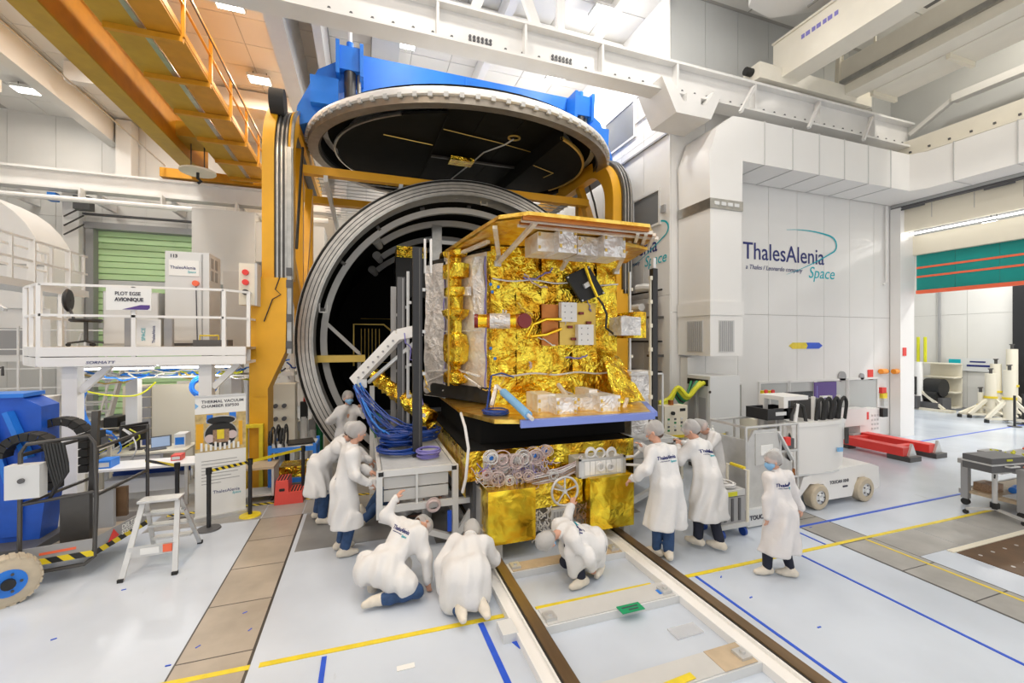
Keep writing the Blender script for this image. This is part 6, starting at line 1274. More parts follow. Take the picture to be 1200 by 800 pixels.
# small things on the tables
def bxthing(nm, lb, ct, x, y, z, w_, d_, h_, mt, mt2):
    t = thing(nm, lb, ct, (x, y, z)); MB().bb(x-w_/2, x+w_/2, y-d_/2, y+d_/2, z, z+h_).build('case', mt, t); MB().bb(x-w_*.4, x+w_*.4, y-d_/2-.006, y-d_/2, z+h_*.2, z+h_*.75).build('front_panel', mt2, t)
for a_ in (('oscilloscope', 'grey oscilloscope with dark screen at the desk corner', 'instrument', -4.75, 11.1, .76, .3, .2, .22, 'grey_paint', 'screen'), ('binder_box', 'white document box on the cream desk', 'box', -3.7, 11.0, .76, .2, .3, .28, 'white', 'cable_bright'),
           ('parts_bin', 'blue parts bin on the white table', 'bin', -4.35, 9.6, .76, .22, .3, .14, 'cable_bright', 'lightgrey'), ('parts_bin', 'small red parts bin on the white table', 'bin', -3.35, 9.75, .76, .16, .2, .1, 'stool_red', 'lightgrey'),
           ('meter_case', 'black meter case on the cluttered bench end', 'case', -4.85, 10.3, 1.0, .22, .2, .3, 'black', 'midgrey'), ('printer', 'beige printer on the cluttered bench', 'printer', -5.1, 10.35, 1.0, .3, .3, .2, 'cream', 'darkgrey'),
           ('wall_locker', 'cream locker left of the partition blind', 'locker', -5.35, 13.2, 0, .5, .4, 1.9, 'cream', 'lightgrey'), ('wall_locker', 'grey locker right of the partition', 'locker', -3.0, 12.4, 0, .5, .4, 2.1, 'lightgrey', 'grey_paint'),
           ('tool_chest', 'blue tool chest under the mezzanine', 'tool chest', -5.0, 11.6, 0, .7, .45, .9, 'cable_blue', 'grey_paint'), ('chart_board', 'white printed board on the rear workshop wall', 'board', -4.0, 12.9, 0, .9, .05, 2.0, 'poster_white', 'foam_blue')): bxthing(*a_)
for k in range(8): 
    p = V((g.uniform(-5.6, -4.4), g.uniform(9.9, 10.9), g.uniform(1.0, 1.3))); tag(MB().tube(cr([p, p+V((.15, .05, -.2)), p+V((.3*g.uniform(-1, 1), 0, -.45)), p+V((.2*g.uniform(-1, 1), .05, -.75))]), .014, 5).build('loose_cable', ['hose_yellow', 'cable_dark', 'cable_white', 'cable_bright'][k % 4]), f'{["yellow", "black", "white", "blue"][k % 4]} loose cable hanging off the cluttered bench', 'cable', 'cables off the cluttered bench')
# rack structures further back
t = thing('equipment_rack', 'dark open rack with instruments behind the desk', 'rack', (-5.6, 12.4, 0))
for x in (-6.0, -5.0):
    for y in (12.2, 12.8): MB().bar((x, y, 0), (x, y, 1.35), .06).build('upright', 'cream', t)
for z in (.3, .65, 1.0): 
    MB().bb(-6.0, -5.0, 12.2, 12.8, z, z+.03).build('shelf', 'cream', t)
    for k in range(3): MB().bb(-5.92+k*.31, -5.67+k*.31, 12.22, 12.6, z+.03, z+.14+.06*((k+int(z*10)) % 3)).build('instrument', ['darkgrey', 'midgrey', 'black'][(k+int(z*10)) % 3], t)
t = thing('overhead_cable_tray', 'cable tray with tangled yellow and blue cables under the mezzanine', 'cable tray', (-3.8, 10.6, 2.3)); MB().bb(-5.3, -2.2, 10.2, 10.9, 2.28, 2.31).build('tray', 'grey_paint', t)
for k in range(26): 
    p = V((g.uniform(-5.3, -2.4), g.uniform(10.1, 10.9), 2.35+g.uniform(0, .1))); MB().tube(sag(p, p+V((g.uniform(.4, 1.3), g.uniform(-.2, .2), g.uniform(-.1, .05))), g.uniform(.0, .18), 8, .03, g), g.uniform(.012, .025), 5).build('cable', g.choice(['hose_yellow', 'cable_bright', 'cable_white', 'cream', 'cable_bright', 'plate_gold']), t)
coil((-3.05, 10.1, 2.1), .2, 8, .02, 'Y', 7, .2, .05).build('cable_coil', 'cable_bright', t)
MB().tube(cr([(-4.9, 10.4, 2.3), (-5.1, 10.4, 1.9), (-5.0, 10.4, 1.4), (-4.7, 10.5, 1.2)]), .04, 8).build('hose', 'cable_bright', t)
MB().tube(cr([(-5.2, 10.4, 2.3), (-4.9, 10.2, 2.05), (-4.2, 10.2, 1.95), (-3.9, 10.3, 2.2)]), .016, 6).build('hose', 'hose_yellow', t)
for k in range(9):
    p = V((g.uniform(-5.9, -4.3), g.uniform(11.5, 13), 0)); lab = ['beige', 'grey', 'dark', 'white', 'cream', 'charcoal', 'pale', 'silver', 'tan'][k]; mt = ['cream', 'midgrey', 'darkgrey', 'white', 'cream', 'darkgrey', 'lightgrey', 'alu', 'wood_tan'][k]
    t = thing('floor_cabinet', f'{lab} low cabinet in the workshop clutter behind the desk, number of doors two', 'cabinet', p); h_ = g.uniform(.5, 1.1); MB().bb(p.x-.22, p.x+.22, p.y-.2, p.y+.2, 0, h_).build('body', mt, t); t['label'] = f'{lab} low two-door cabinet in the workshop clutter behind the desk'
    for q in (-.21, .005): MB().bb(p.x+q, p.x+q+.2, p.y-.215, p.y-.2, .05, h_-.05).build('door', mt, t)
t = thing('plastic_wrap', 'crumpled translucent plastic sheeting on the far left bench', 'plastic sheet', (-6.6, 10.8, 1.5)); foilbox(-7.3, -5.9, 10.8, 11.4, 1.35, 1.9, 24, .08, 401, 5).build('sheet', 'poster_white', t)
t = thing('side_bench', 'grey bench at the far left behind the blue lift', 'bench', (-6.6, 11, 0)); MB().bb(-7.4, -5.8, 10.7, 11.5, 1.28, 1.34).build('top', 'grey_paint', t)
for x in (-7.3, -5.9): MB().bar((x, 10.8, 0), (x, 10.8, 1.28), .07).build('leg', 'grey_paint', t); MB().bar((x, 11.4, 0), (x, 11.4, 1.28), .07).build('leg', 'grey_paint', t)
# ---- banner
a, b = V((-2.66, 8.42, 0)), V((-1.97, 8.62, 0)); xd = (b-a).normalized(); nb = xd.cross(V((0, 0, 1))).normalized()
t = thing('roll_up_banner', 'white roll-up banner about the vacuum chamber', 'banner', (a+b)/2); W_ = (b-a).length; Hh = 2.08
def bp(u, z, o=0.): return a+xd*(u*W_)+V((0, 0, z))+nb*o
def card(u0, u1, z0, z1, o, nm, mt): return MB().prism([bp(u0, z0, o), bp(u1, z0, o), bp(u1, z1, o), bp(u0, z1, o)], tuple(nb*.002)).build(nm, mt, t)
MB().prism([bp(0, .06), bp(1, .06), bp(1, Hh), bp(0, Hh)], tuple(nb*-.006)).build('sheet', 'poster_white', t); MB().bar(bp(-.02, .03), bp(1.02, .03), .12, .07).build('cassette', 'alu', t); MB().bar(bp(-.01, Hh), bp(1.01, Hh), .03, .03).build('top_bar', 'alu', t)
card(.0, 1, 1.14, 1.78, .001, 'photo_print', 'photo_gold')
def disc(u, z, r, o, nm, mt, sq=1.): MB().prism([bp(u+r*math.cos(x)/W_, z+r*sq*math.sin(x), o) for x in np.linspace(0, 2*PI, 24, endpoint=False)], tuple(nb*.001)).build(nm, mt, t)
card(.22, .34, 1.62, 1.76, .003, 'print_blue', 'blue'); card(.66, .80, 1.66, 1.78, .003, 'print_blue', 'blue'); disc(.5, 1.66, .22, .004, 'print_lid', 'flange', .38); disc(.5, 1.655, .20, .006, 'print_lid_inside', 'black', .34)
disc(.5, 1.42, .24, .004, 'print_ring', 'steel', .95); disc(.5, 1.42, .225, .006, 'print_dark', 'black', .95); card(.34, .66, 1.28, 1.5, .008, 'print_frame', 'wirebrown'); card(.42, .56, 1.34, 1.5, .0095, 'print_gold', 'tape_yellow'); disc(.28, 1.36, .07, .0085, 'print_sphere', 'cable_pink'); disc(.72, 1.40, .07, .0085, 'print_sphere', 'cable_pink')
for k in range(9): card(.1+k*.09, .145+k*.09, 1.16, 1.3-.02*(k % 3), .0105, 'print_person', 'poster_white')
card(.02, .16, 1.2, 1.62, .002, 'print_column', 'yellow'); card(.85, .93, 1.2, 1.62, .002, 'print_column', 'yellow')
text('THERMAL VACUUM', .068, 'ink', t, bp(.12, 1.96, .002), xd, (0, 0, 1), bold=.0012); text('CHAMBER ESP500', .068, 'ink', t, bp(.12, 1.885, .002), xd, (0, 0, 1), bold=.0008)
MB().prism([bp(0, 1.97, .001), bp(.07, 1.92, .001), bp(0, 1.87, .001)], tuple(nb*.002)).build('print_arrow', 'foam_blue', t)
for k in range(8): card(.12, [.82, .86, .8, .88, .84, .7, .87, .5][k], .98-k*.055, .99-k*.055, .001, 'print_line', 'midgrey')
text('ThalesAlenia', .075, 'navy', t, bp(.34, .42, .002), xd, (0, 0, 1)); text('Space', .055, 'teal', t, bp(.72, .37, .002), xd, (0, 0, 1), shear=.2)
# ---- barrier posts with belts
def barrier(x, y, base, label, h=.98):
    t = thing('barrier_post', label, 'barrier post', (x, y, 0)); MB().lathe([(.01, .035), (.06, .035), (.16, .02), (.17, .0)][::-1], (x, y, 0), 'Z', 24).build('base', base, t); MB().cyl((x, y, .03), (x, y, h), .032, n=14).build('post', 'black_plastic', t); MB().cyl((x, y, h-.1), (x, y, h), .042, n=14).build('head', 'black', t); return t
barrier(-2.35, 8.03, 'darkgrey', 'black barrier post with dark base in front of the banner'); barrier(-1.86, 8.42, 'tape_yellow', 'black barrier post with a yellow base beside the banner'); barrier(-1.12, 9.12, 'darkgrey', 'black barrier post behind the red step stool'); barrier(-2.95, 8.55, 'darkgrey', 'black barrier post between white table and banner')
def belt(p, q, mt, lb): t = MB().bar(p, q, .008, .05).build('barrier_belt', mt); tag(t, lb, 'barrier belt')
belt((-2.35, 8.03, .93), (-1.86, 8.42, .93), 'hazard_small', 'striped barrier belt across the banner'); belt((-1.86, 8.42, .93), (-1.12, 9.12, .93), 'tape_yellow', 'yellow barrier belt above the red step stool'); belt((-2.95, 8.55, .93), (-3.6, 9.1, .93), 'hazard_small', 'striped barrier belt by the white table')
# ---- red step stool, blue cart, cream cart
t = thing('step_stool', 'red plastic two-step stool on the concrete strip', 'step stool', (-1.3, 8.95, 0))
st_ = MB().prism([(-1.56, 8.78, 0), (-1.08, 8.78, 0), (-1.1, 8.78, .22), (-1.32, 8.78, .22), (-1.33, 8.78, .44), (-1.53, 8.78, .44)], (0, .42, 0)).build('shell', 'stool_red', t)
for k in range(4): MB().bb(-1.51+k*.05, -1.485+k*.05, 8.82, 9.16, .44, .447).build('grip_strip', 'rubber', t); MB().bb(-1.29+k*.05, -1.265+k*.05, 8.82, 9.16, .22, .227).build('grip_strip', 'rubber', t)
MB().prism([(-1.47, 8.777, .25), (-1.39, 8.777, .25), (-1.38, 8.777, .275), (-1.39, 8.777, .3), (-1.47, 8.777, .3), (-1.48, 8.777, .275)], (0, .004, 0)).build('hand_hole', 'black', t)
t = thing('tool_cart', 'blue framed two-shelf tool cart by the chamber', 'cart', (-1.35, 9.8, 0))
for x in (-1.75, -.95):
    for y in (9.45, 10.15): MB().bar((x, y, .14), (x, y, .95), .06).build('leg', 'cable_bright', t); MB().cyl((x-.02, y, .07), (x+.02, y, .07), .07, n=12).build('caster', 'rubber', t)
for z in (.25, .86): MB().bb(-1.75, -.95, 9.45, 10.15, z, z+.04).build('shelf', 'darkgrey' if z < .5 else 'lightgrey', t); MB().bar((-1.75, 9.43, z), (-.95, 9.43, z), .03, .09).bar((-.93, 9.45, z), (-.93, 10.15, z), .03, .09).build('shelf_edge', 'cable_bright', t)
foilbox(-1.6, -1.05, 9.5, 10.0, .295, .5, 22, .05, 420, 6).build('foil_heap', 'gold', None); tag(bpy.data.objects['foil_heap'], 'crumpled gold foil heap on the lower shelf of the blue cart', 'foil')
tag(MB().box((-1.25, 9.8, .925), (.5, .45, .03), R(12)).build('rubber_mat', 'black'), 'black mat on the top shelf of the blue cart', 'mat'); tag(foilbox(-1.72, -1.55, 9.5, 9.75, .905, .97, 10, .02, 431, 8).build('plastic_bundle', 'poster_white'), 'small white plastic bundle on the blue cart', 'bundle')
t = thing('side_trolley', 'low wooden-topped metal trolley behind the yellow-base post', 'trolley', (-1.85, 9.2, 0)); MB().bb(-2.15, -1.6, 9.0, 9.55, .62, .66).build('top', 'wood_tan', t); MB().bb(-1.64, -1.6, 9.0, 9.55, .12, .62).build('side_panel', 'grey_paint', t); MB().bb(-2.15, -1.64, 9.02, 9.5, .12, .15).build('bottom_shelf', 'grey_paint', t)
for x in (-2.1, -1.65): MB().cyl((x-.02, 9.1, .06), (x+.02, 9.1, .06), .06, n=10).build('caster', 'rubber', t)
t = thing('column_guard', 'yellow corner guard at the foot of the yellow column', 'guard', (-2.0, 9.55, 0)); MB().bb(-2.25, -2.18, 9.6, 9.72, 0, 1.3).build('upright', 'tape_yellow', t); MB().bb(-1.97, -1.9, 9.6, 9.72, 0, 1.3).build('upright', 'tape_yellow', t); MB().bb(-2.25, -1.9, 9.6, 9.72, 1.3, 1.36).build('cap', 'tape_yellow', t)
t = thing('hung_cables', 'black cable loops hanging by the yellow column', 'cables', (-1.7, 9.8, .9)); 
for k in range(6): coil((-1.75+.05*k, 9.7, 1.05), .22, 2, .016, 'X', 440+k, .3, .04).build('cable_loop', 'cable_dark', t)
# valves and clutter between column and chamber
t = thing('valve_station', 'beige valve station with red valves between column and chamber', 'valve station', (-1.6, 11.5, 0)); MB().bb(-2.05, -1.55, 11.2, 11.6, .6, 2.0).build('case', 'cream', t)
for k in range(6): MB().cyl((-1.95+.18*(k % 2), 11.2, .9+.3*(k//2)), (-1.95+.18*(k % 2), 11.12, .9+.3*(k//2)), .05, n=10).build('gauge', 'darkgrey', t)
for k in range(3): p = aD(339, 466+k*8, 10.4); MB().cyl(p, p+V((0, .15, 0)), .1, n=12).build('valve_wheel', 'orange_red', t)
t = thing('pump_shelf', 'white shelf with tangled blue cables left of the chamber flange', 'shelf', (-1.6, 12, 0)); MB().bb(-2.5, -1.65, 11.8, 12.6, 2.15, 2.25).build('shelf', 'white', t); MB().bar((-1.7, 11.9, 0), (-1.7, 11.9, 3.2), .1).build('post', 'white', t); MB().bar((-1.7, 11.9, 3.0), (-1.5, 11.9, 2.2), .06).build('brace', 'white', t); MB().bar((-2.35, 11.9, 0), (-2.35, 11.9, 2.15), .08).build('post', 'white', t)
for k in range(14): p = V((g.uniform(-2.3, -1.7), g.uniform(11.75, 12.2), g.uniform(2.3, 2.9))); MB().tube(sag(p, p+V((g.uniform(-.4, .4), 0, g.uniform(-.4, .2))), .12, 8, .03, g), .02, 5).build('cable', g.choice(['cable_bright', 'cable_white', 'cable_dark', 'cable_blue']), t)
for k in range(7):
    p = aD(330+k*9+g.uniform(-2, 2), 520, 10.6+.2*(k % 3)); nm_ = [('gas_bottle', 'grey', 'bottle'), ('pump_unit', 'black', 'pump'), ('valve_box', 'cream', 'box'), ('filter_tower', 'white', 'filter'), ('junction_box', 'pale', 'box'), ('pump_unit', 'green', 'pump'), ('gauge_stand', 'tan', 'stand')][k]
    t = thing(nm_[0], f'{nm_[1]} {nm_[0].replace("_", " ")} in the clutter left of the chamber flange', nm_[2], (p.x, p.y, 0)); mt = ['midgrey', 'black', 'cream', 'white', 'lightgrey', 'cable_green', 'wood_tan'][k]
    h_ = g.uniform(.9, 1.7); MB().cyl((p.x, p.y, 0), (p.x, p.y, h_*.7), .1, .09, 14).build('body', mt, t); MB().box((p.x, p.y, h_*.8), (.16, .14, h_*.25)).build('head', ['black', 'midgrey', 'lightgrey'][k % 3], t); MB().cyl((p.x, p.y, h_*.9), (p.x+.02, p.y, h_), .03, n=8).build('valve', 'red' if k % 3 == 0 else 'alu', t)
# ---- step ladder
t = thing('step_ladder', 'aluminium four-step folding ladder on the floor', 'step ladder', (-2.6, 7.05, 0))
for x0, x1 in ((-2.87, -2.78), (-2.31, -2.40)):
    MB().bar((x0, 6.62, 0), (x1, 6.98, .88), .06, .025, up=(0, 1, 0)).build('front_rail', 'alu', t); MB().bar((x0+.0, 7.52, 0), (x1, 7.06, .84), .05, .025, up=(0, 1, 0)).build('rear_rail', 'alu', t)
    MB().box((x0, 6.62, .02), (.06, .05, .04)).build('foot', 'rubber', t); MB().box((x0, 7.52, .02), (.06, .05, .04)).build('foot', 'rubber', t)
for z, y in ((.88, 7.0), (.66, 7.13), (.45, 7.25), (.22, 7.38)): MB().box((-2.59, y, z), (.46, .22 if z > .8 else .14, .025)).build('step', 'alu', t)
MB().bar((-2.84, 6.74, .30), (-2.34, 6.76, .30), .015, .14).build('brace_plate', 'alu', t); MB().box((-2.43, 6.735, .31), (.1, .006, .1)).build('warning_sticker', 'orange_red', t); MB().box((-2.62, 6.735, .30), (.2, .005, .08)).build('label', 'poster_white', t)
# ---- blue boom lift with basket
t = thing('boom_lift', 'blue boom lift at the left edge with cable chains', 'boom lift', (-4.3, 7.2, 0))
MB().prism([(-5.6, 7.3, .4), (-4.02, 7.3, .4), (-3.94, 7.3, 1.2), (-4.0, 7.3, 1.3), (-4.0, 7.3, 2.15), (-4.2, 7.3, 2.28), (-5.6, 7.3, 2.28)], (0, .35, 0)).build('mast_housing', 'blue_machine', t)
MB().prism([(-4.4, 7.25, .5), (-4.2, 7.25, .5), (-4.15, 7.25, 1.3), (-4.35, 7.25, 1.36)], (0, .05, 0)).build('cover_rib', 'blue_machine', t); MB().bar((-4.3, 7.25, 2.1), (-4.08, 7.22, 1.5), .1, .06).build('link_arm', 'blue', t); MB().bar((-4.5, 7.25, 2.1), (-4.3, 7.25, 1.2), .06, .05).build('link_arm', 'blue', t)
MB().bb(-5.6, -4.15, 7.25, 7.65, 2.28, 2.33).build('top_plate', 'blue', t)
for q, (x, y, r_) in enumerate(((-4.02, 7.12, .30), (-3.9, 7.5, .32))):
    for k in range(13):
        if k < 9: MB().ring((x, 0, 1.55+.1*q), r_-.1, r_, y-.09, y+.09, 3, R(180-k*20-18), R(180-k*20)).build('chain_link', 'rubber', t)
        else: MB().bb(x+r_-.1, x+r_, y-.09, y+.09, 1.55+.1*q-(k-8)*.11, 1.55+.1*q-(k-9)*.11-.015).build('chain_link', 'rubber', t)
MB().bb(-4.02, -3.7, 6.72, 6.86, 1.12, 1.52).build('control_box', 'lightgrey', t); MB().cyl((-3.86, 6.72, 1.34), (-3.86, 6.69, 1.34), .03, n=10).build('switch', 'darkgrey', t)
for k in range(7): MB().tube([(-3.7+.03*k, 6.8, 1.75), (-3.66+.03*k, 6.8, 1.5), (-3.62+.02*k, 6.85, 1.2+.03*k), (-3.7, 6.9, 1.05)], .018, 6).build('hose', 'cable_dark', t)
MB().bb(-5.6, -3.9, 7.0, 7.7, .25, .42).build('chassis', 'darkgrey', t); MB().bar((-5.4, 6.62, .36), (-3.98, 7.02, .22), .3, .1).build('drawbar', 'black', t)
ax_ = V((.55, -.83, 0)).normalized(); wc = V((-3.86, 6.5, .27))
MB().tube([wc-ax_*.11, wc-ax_*.09, wc+ax_*.09, wc+ax_*.11], [.21, .265, .265, .21], 28).build('tyre', 'tyre', t)
for k in range(22): 
    a_ = 2*PI*k/22; sd2 = V((-ax_.y, ax_.x, 0)); r_ = sd2*math.cos(a_)+V((0, 0, 1))*math.sin(a_); MB().bar(wc+r_*.264-ax_*.1, wc+r_*.264+ax_*.1, .05, .02, up=tuple(r_)).build('tread_block', 'tyre', t)
MB().cyl(wc+ax_*.10, wc+ax_*.125, .15, n=24).build('hub', 'blue', t); MB().cyl(wc+ax_*.12, wc+ax_*.17, .06, n=12).build('hub_cap', 'black', t)
for k in range(5): a_ = 2*PI*k/5; r_ = V((-ax_.y, ax_.x, 0))*math.cos(a_)+V((0, 0, 1))*math.sin(a_); MB().cyl(wc+ax_*.125+r_*.1, wc+ax_*.14+r_*.1, .015, n=6).build('lug_nut', 'dark_steel', t)
t = thing('lift_basket', 'scuffed steel lift basket with hazard striped floor edge', 'basket', (-3.5, 7.3, .2))
A_, B_, C_, D_ = V((-3.93, 6.82, .3)), V((-3.27, 6.92, .3)), V((-3.08, 7.85, .3)), V((-3.75, 7.85, .3))
MB().prism([A_, B_, C_, D_], (0, 0, .05)).build('floor', 'concrete_warm', t)
def lip(p, q, nm): 
    MB().bar(p+V((0, 0, .1)), q+V((0, 0, .1)), .02, .16).build('kick_plate', 'midgrey', t); MB().bar(p+V((0, -.012, .0)), q+V((0, -.012, .0)), .03, .07).build('hazard_edge', 'hazard', t)
lip(A_, B_, 0); lip(B_, C_, 1); lip(D_, C_, 2)
MB().tube([A_+V((0, -.02, -.05)), A_+V((0, 0, 1.35)), A_.lerp(B_, .08)+V((0, 0, 1.45)), A_.lerp(B_, .92)+V((0, 0, 1.5)), B_+V((0, 0, 1.4)), B_+V((.02, 0, .7)), B_+V((0, 0, -.05)), B_.lerp(A_, .15)+V((0, 0, -.13)), A_.lerp(B_, .25)+V((0, 0, -.13)), A_+V((0, -.02, -.05))], .024, 8).build('front_hoop', 'dark_steel', t)
MB().tube([A_+V((0, 0, .72)), B_+V((0, 0, .78))], .02, 8).build('mid_rail', 'dark_steel', t)
MB().tube([D_, D_+V((0, 0, 1.4)), C_+V((0, 0, 1.45)), C_], .024, 8).build('rear_hoop', 'dark_steel', t)
for z in (.72, 1.32): MB().tube([B_+V((0, 0, z)), C_+V((0, 0, z+.05))], .024, 8).build('side_rail', 'dark_steel', t); MB().tube([A_+V((0, 0, z)), D_+V((0, 0, z))], .024, 8).build('side_rail', 'dark_steel', t)
MB().bar(A_.lerp(D_, .55)+V((.3, 0, 0)), A_.lerp(D_, .55)+V((.36, 0, 1.75)), .07, .07, up=(0, 1, 0)).build('upright', 'dark_steel', t)
MB().bb(-3.72, -3.42, 7.12, 7.2, .35, 1.0).build('back_plate', 'dark_steel', t); MB().bb(-3.42, -3.2, 7.2, 7.26, .5, 1.0).build('perforated_plate', 'midgrey', t); MB().bb(-3.3, -3.1, 7.3, 7.36, .6, 1.0).build('red_plate', 'brown_plate', t)
text('DELTA', .09, 'poster_white', t, B_.lerp(C_, .45)+V((.016, 0, .10)), (C_-B_), (0, 0, 1), bold=.002); text('SYSTEM', .08, 'poster_white', t, B_.lerp(C_, .45)+V((.016, 0, .03)), (C_-B_), (0, 0, 1), bold=.002)
MB().prism([B_.lerp(C_, .2)+V((.014, 0, .03)), B_.lerp(C_, .4)+V((.014, 0, .05)), B_.lerp(C_, .3)+V((.014, 0, .17))], (.004, 0, 0)).build('logo_mark', 'red', t)
MB().bar(A_.lerp(B_, .25)+V((0, -.014, .09)), A_.lerp(B_, .75)+V((0, -.014, .10)), .004, .03).build('worn_decal', 'orange_red', t)
# ================================================================ right side: cabinet, panels, lift, tables
t = thing('electrical_cabinet', 'tall light grey electrical cabinet with side doors under the duct', 'cabinet', (7.87, 8.05, 0))
MB().bb(7.43, 8.31, 7.7, 8.45, .1, 2.2).build('body', 'lightgrey', t); MB().bb(7.46, 8.28, 7.73, 8.42, 0, .1).build('plinth', 'darkgrey', t)
for y0, y1 in ((7.75, 8.06), (8.1, 8.4)): d_ = MB().bb(7.415, 7.43, y0, y1, .2, 1.95).build('door', 'grey_paint', t); MB().bb(7.40, 7.415, y0+.05, y1-.05, .9, 1.7).build('vent', 'midgrey', d_); MB().bb(7.39, 7.415, y0+.26, y0+.29, 1.0, 1.15).build('handle', 'black', d_)
MB().bb(7.41, 7.43, 7.75, 8.4, 1.98, 2.12).build('cable_slot', 'black', t)
for z in (.5, 1.85): MB().cyl((7.42, 7.7, z), (7.42, 7.68, z), .03, n=8).build('lock', 'black', t)
g = random.Random(21)
t = thing('hose_bundle', 'yellow-green hoses looping out of the grey cabinet', 'hoses', (7.0, 8.1, 1.6))
for k in range(5): MB().tube(cr([(7.4, 7.85+.1*k, 2.05), (7.2, 7.85+.08*k, 1.95-.05*k), (7.0, 7.9+.06*k, 1.75-.05*k), (6.8, 8.0+.05*k, 1.95-.04*k), (6.6, 8.05, 1.7-.07*k), (6.35, 8.1, 1.6-.05*k)]), .05 if k < 3 else .03, 8).build('hose', ['hose_yellow', 'hose_yellow', 'cable_green', 'cable_dark', 'cable_green'][k], t)
t = thing('trunking', 'horizontal white and blue trunking behind the hoses', 'trunking', (6.8, 8.4, 1.4)); MB().bb(6.2, 7.38, 8.4, 8.5, 1.35, 1.45).build('duct', 'white', t); MB().bb(6.2, 7.38, 8.38, 8.4, 1.38, 1.40).build('stripe', 'tape_blue', t)
for x in (6.3, 7.3): MB().bb(x-.03, x+.03, 8.42, 8.48, 0, 1.35).build('leg', 'white', t)
t = thing('control_console', 'beige control console with knobs and button rows beside the cabinet', 'control console', (6.3, 7.6, 0)); MB().bb(6.02, 6.62, 7.5, 7.75, .95, 1.62).build('case', 'cream', t)
for x in (6.08, 6.56): MB().bar((x, 7.62, 0), (x, 7.62, .95), .06).build('leg', 'cream', t)
for i in range(3):
    for j in range(4): MB().bb(6.1+i*.17, 6.15+i*.17, 7.49, 7.5, 1.08+j*.08, 1.12+j*.08).build('button', ['cable_green', 'darkgrey', 'lightgrey'][(i+j) % 3], t)
MB().cyl((6.22, 7.5, 1.47), (6.22, 7.45, 1.47), .04, n=12).build('knob', 'black', t); MB().bb(6.42, 6.56, 7.49, 7.5, 1.5, 1.56).build('display', 'black', t); MB().box((6.28, 7.62, 1.68), (.08, .08, .1)).build('plug', 'copper', t)
t = thing('utility_stand', 'small stand with bottles next to the beige panel', 'stand', (6.8, 7.3, 0)); MB().bb(6.55, 7.15, 7.1, 7.4, .98, 1.0).build('tray', 'lightgrey', t); MB().bar((6.85, 7.25, 0), (6.85, 7.25, .98), .05).build('leg', 'alu', t)
for k in range(5): x = 6.62+k*.11; t = thing('bottle', ['white squat bottle', 'yellow liquid bottle', 'white capped bottle', 'clear small bottle', 'pale tall bottle'][k]+' on the small stand', 'bottle', (x, 7.25, 1.0)); MB().lathe([(.045, 0), (.045, .12), (.02, .15), (.02, .19), (.001, .19)], (x, 7.25, 1.0), 'Z', 12).build('body', ['white', 'hose_yellow', 'white', 'lightgrey', 'poster_white'][k], t); MB().cyl((x, 7.25, 1.17), (x, 7.25, 1.2), .024, n=10).build('cap', 'red' if k == 0 else 'white', t)
def barrier2(x, y, label, z=.98): 
    t = thing('barrier_post', label, 'barrier post', (x, y, 0)); MB().cyl((x, y, 0), (x, y, .03), .17, n=20).build('base', 'darkgrey', t); MB().cyl((x, y, .03), (x, y, z), .035, n=12).build('post', 'alu' if x < 9 else 'black_plastic', t); return t
p = fl(852, 562); barrier2(p.x, p.y, 'silver barrier post in front of the grey cabinet', 1.05); tag(MB().bar((p.x, p.y, .98), (p.x-1.3, p.y+.25, .98), .008, .06).build('barrier_belt', 'tape_yellow'), 'yellow barrier belt in front of the grey cabinet', 'barrier belt')
for k, (px, py) in enumerate(((1189, 500), (1199, 497))): p = fl(px, py); barrier2(p.x, p.y, f'black barrier post in the far room, {"left" if k == 0 else "right"} of two', 1.1)
# warning beacons on poles, control desk
for k, px in enumerate((894, 902)):
    p = aY(px, 460, 8.3); t = thing('beacon_pole', f'thin pole with yellow push button box, {"left" if k == 0 else "right"} of two by the low windows', 'pole', (p.x, p.y, 0)); MB().cyl((p.x, p.y, 0), (p.x, p.y, p.z), .025, n=8).build('pole', 'alu', t); MB().box((p.x, p.y-.02, p.z), (.12, .1, .12)).build('button_box', 'tape_yellow', t); MB().cyl((p.x, p.y-.07, p.z+.04), (p.x, p.y-.11, p.z+.04), .05, n=10).build('button', 'red', t)
t = thing('test_console', 'low beige test console with colored buttons behind the lift', 'console', (8.9, 7.6, 0)); MB().bb(8.5, 9.9, 7.4, 7.9, 0, 1.2).build('body', 'cream', t); MB().bb(9.3, 9.6, 7.38, 7.4, .95, 1.18).build('orange_module', 'orange_red', t)
for k in range(10): MB().cyl((8.58+k*.07, 7.4, 1.02+.1*(k % 2)), (8.58+k*.07, 7.36, 1.02+.1*(k % 2)), .02, n=8).build('knob', ['red', 'hose_yellow', 'black', 'cable_green', 'alu'][k % 5], t)
t = thing('monitor', 'large black flat screen on a stand by the low windows', 'monitor', (10.6, 8.3, 0)); a, b = aY(918, 460, 8.2), aY(953, 488, 8.2); MB().bb(a.x, b.x, 8.2, 8.27, b.z, a.z).build('panel', 'black_plastic', t); MB().bb(a.x+.03, b.x-.03, 8.19, 8.2, b.z+.03, a.z-.03).build('screen', 'screen', t); MB().bar(((a.x+b.x)/2, 8.25, 0), ((a.x+b.x)/2, 8.25, b.z+.2), .08).build('stand', 'dark_steel', t)
t = thing('wall_control_unit', 'white control unit with small screen and red notice by the green door', 'control unit', (14.3, 8.6, 0)); a, b = aY(1008, 480, 8.5), aY(1031, 507, 8.5); MB().bb(a.x, b.x, 8.5, 8.8, b.z, a.z).build('case', 'white', t); MB().bb(a.x-.9, a.x+.2, 8.45, 8.75, a.z-.45, a.z+.05).build('arm_box', 'white', t)
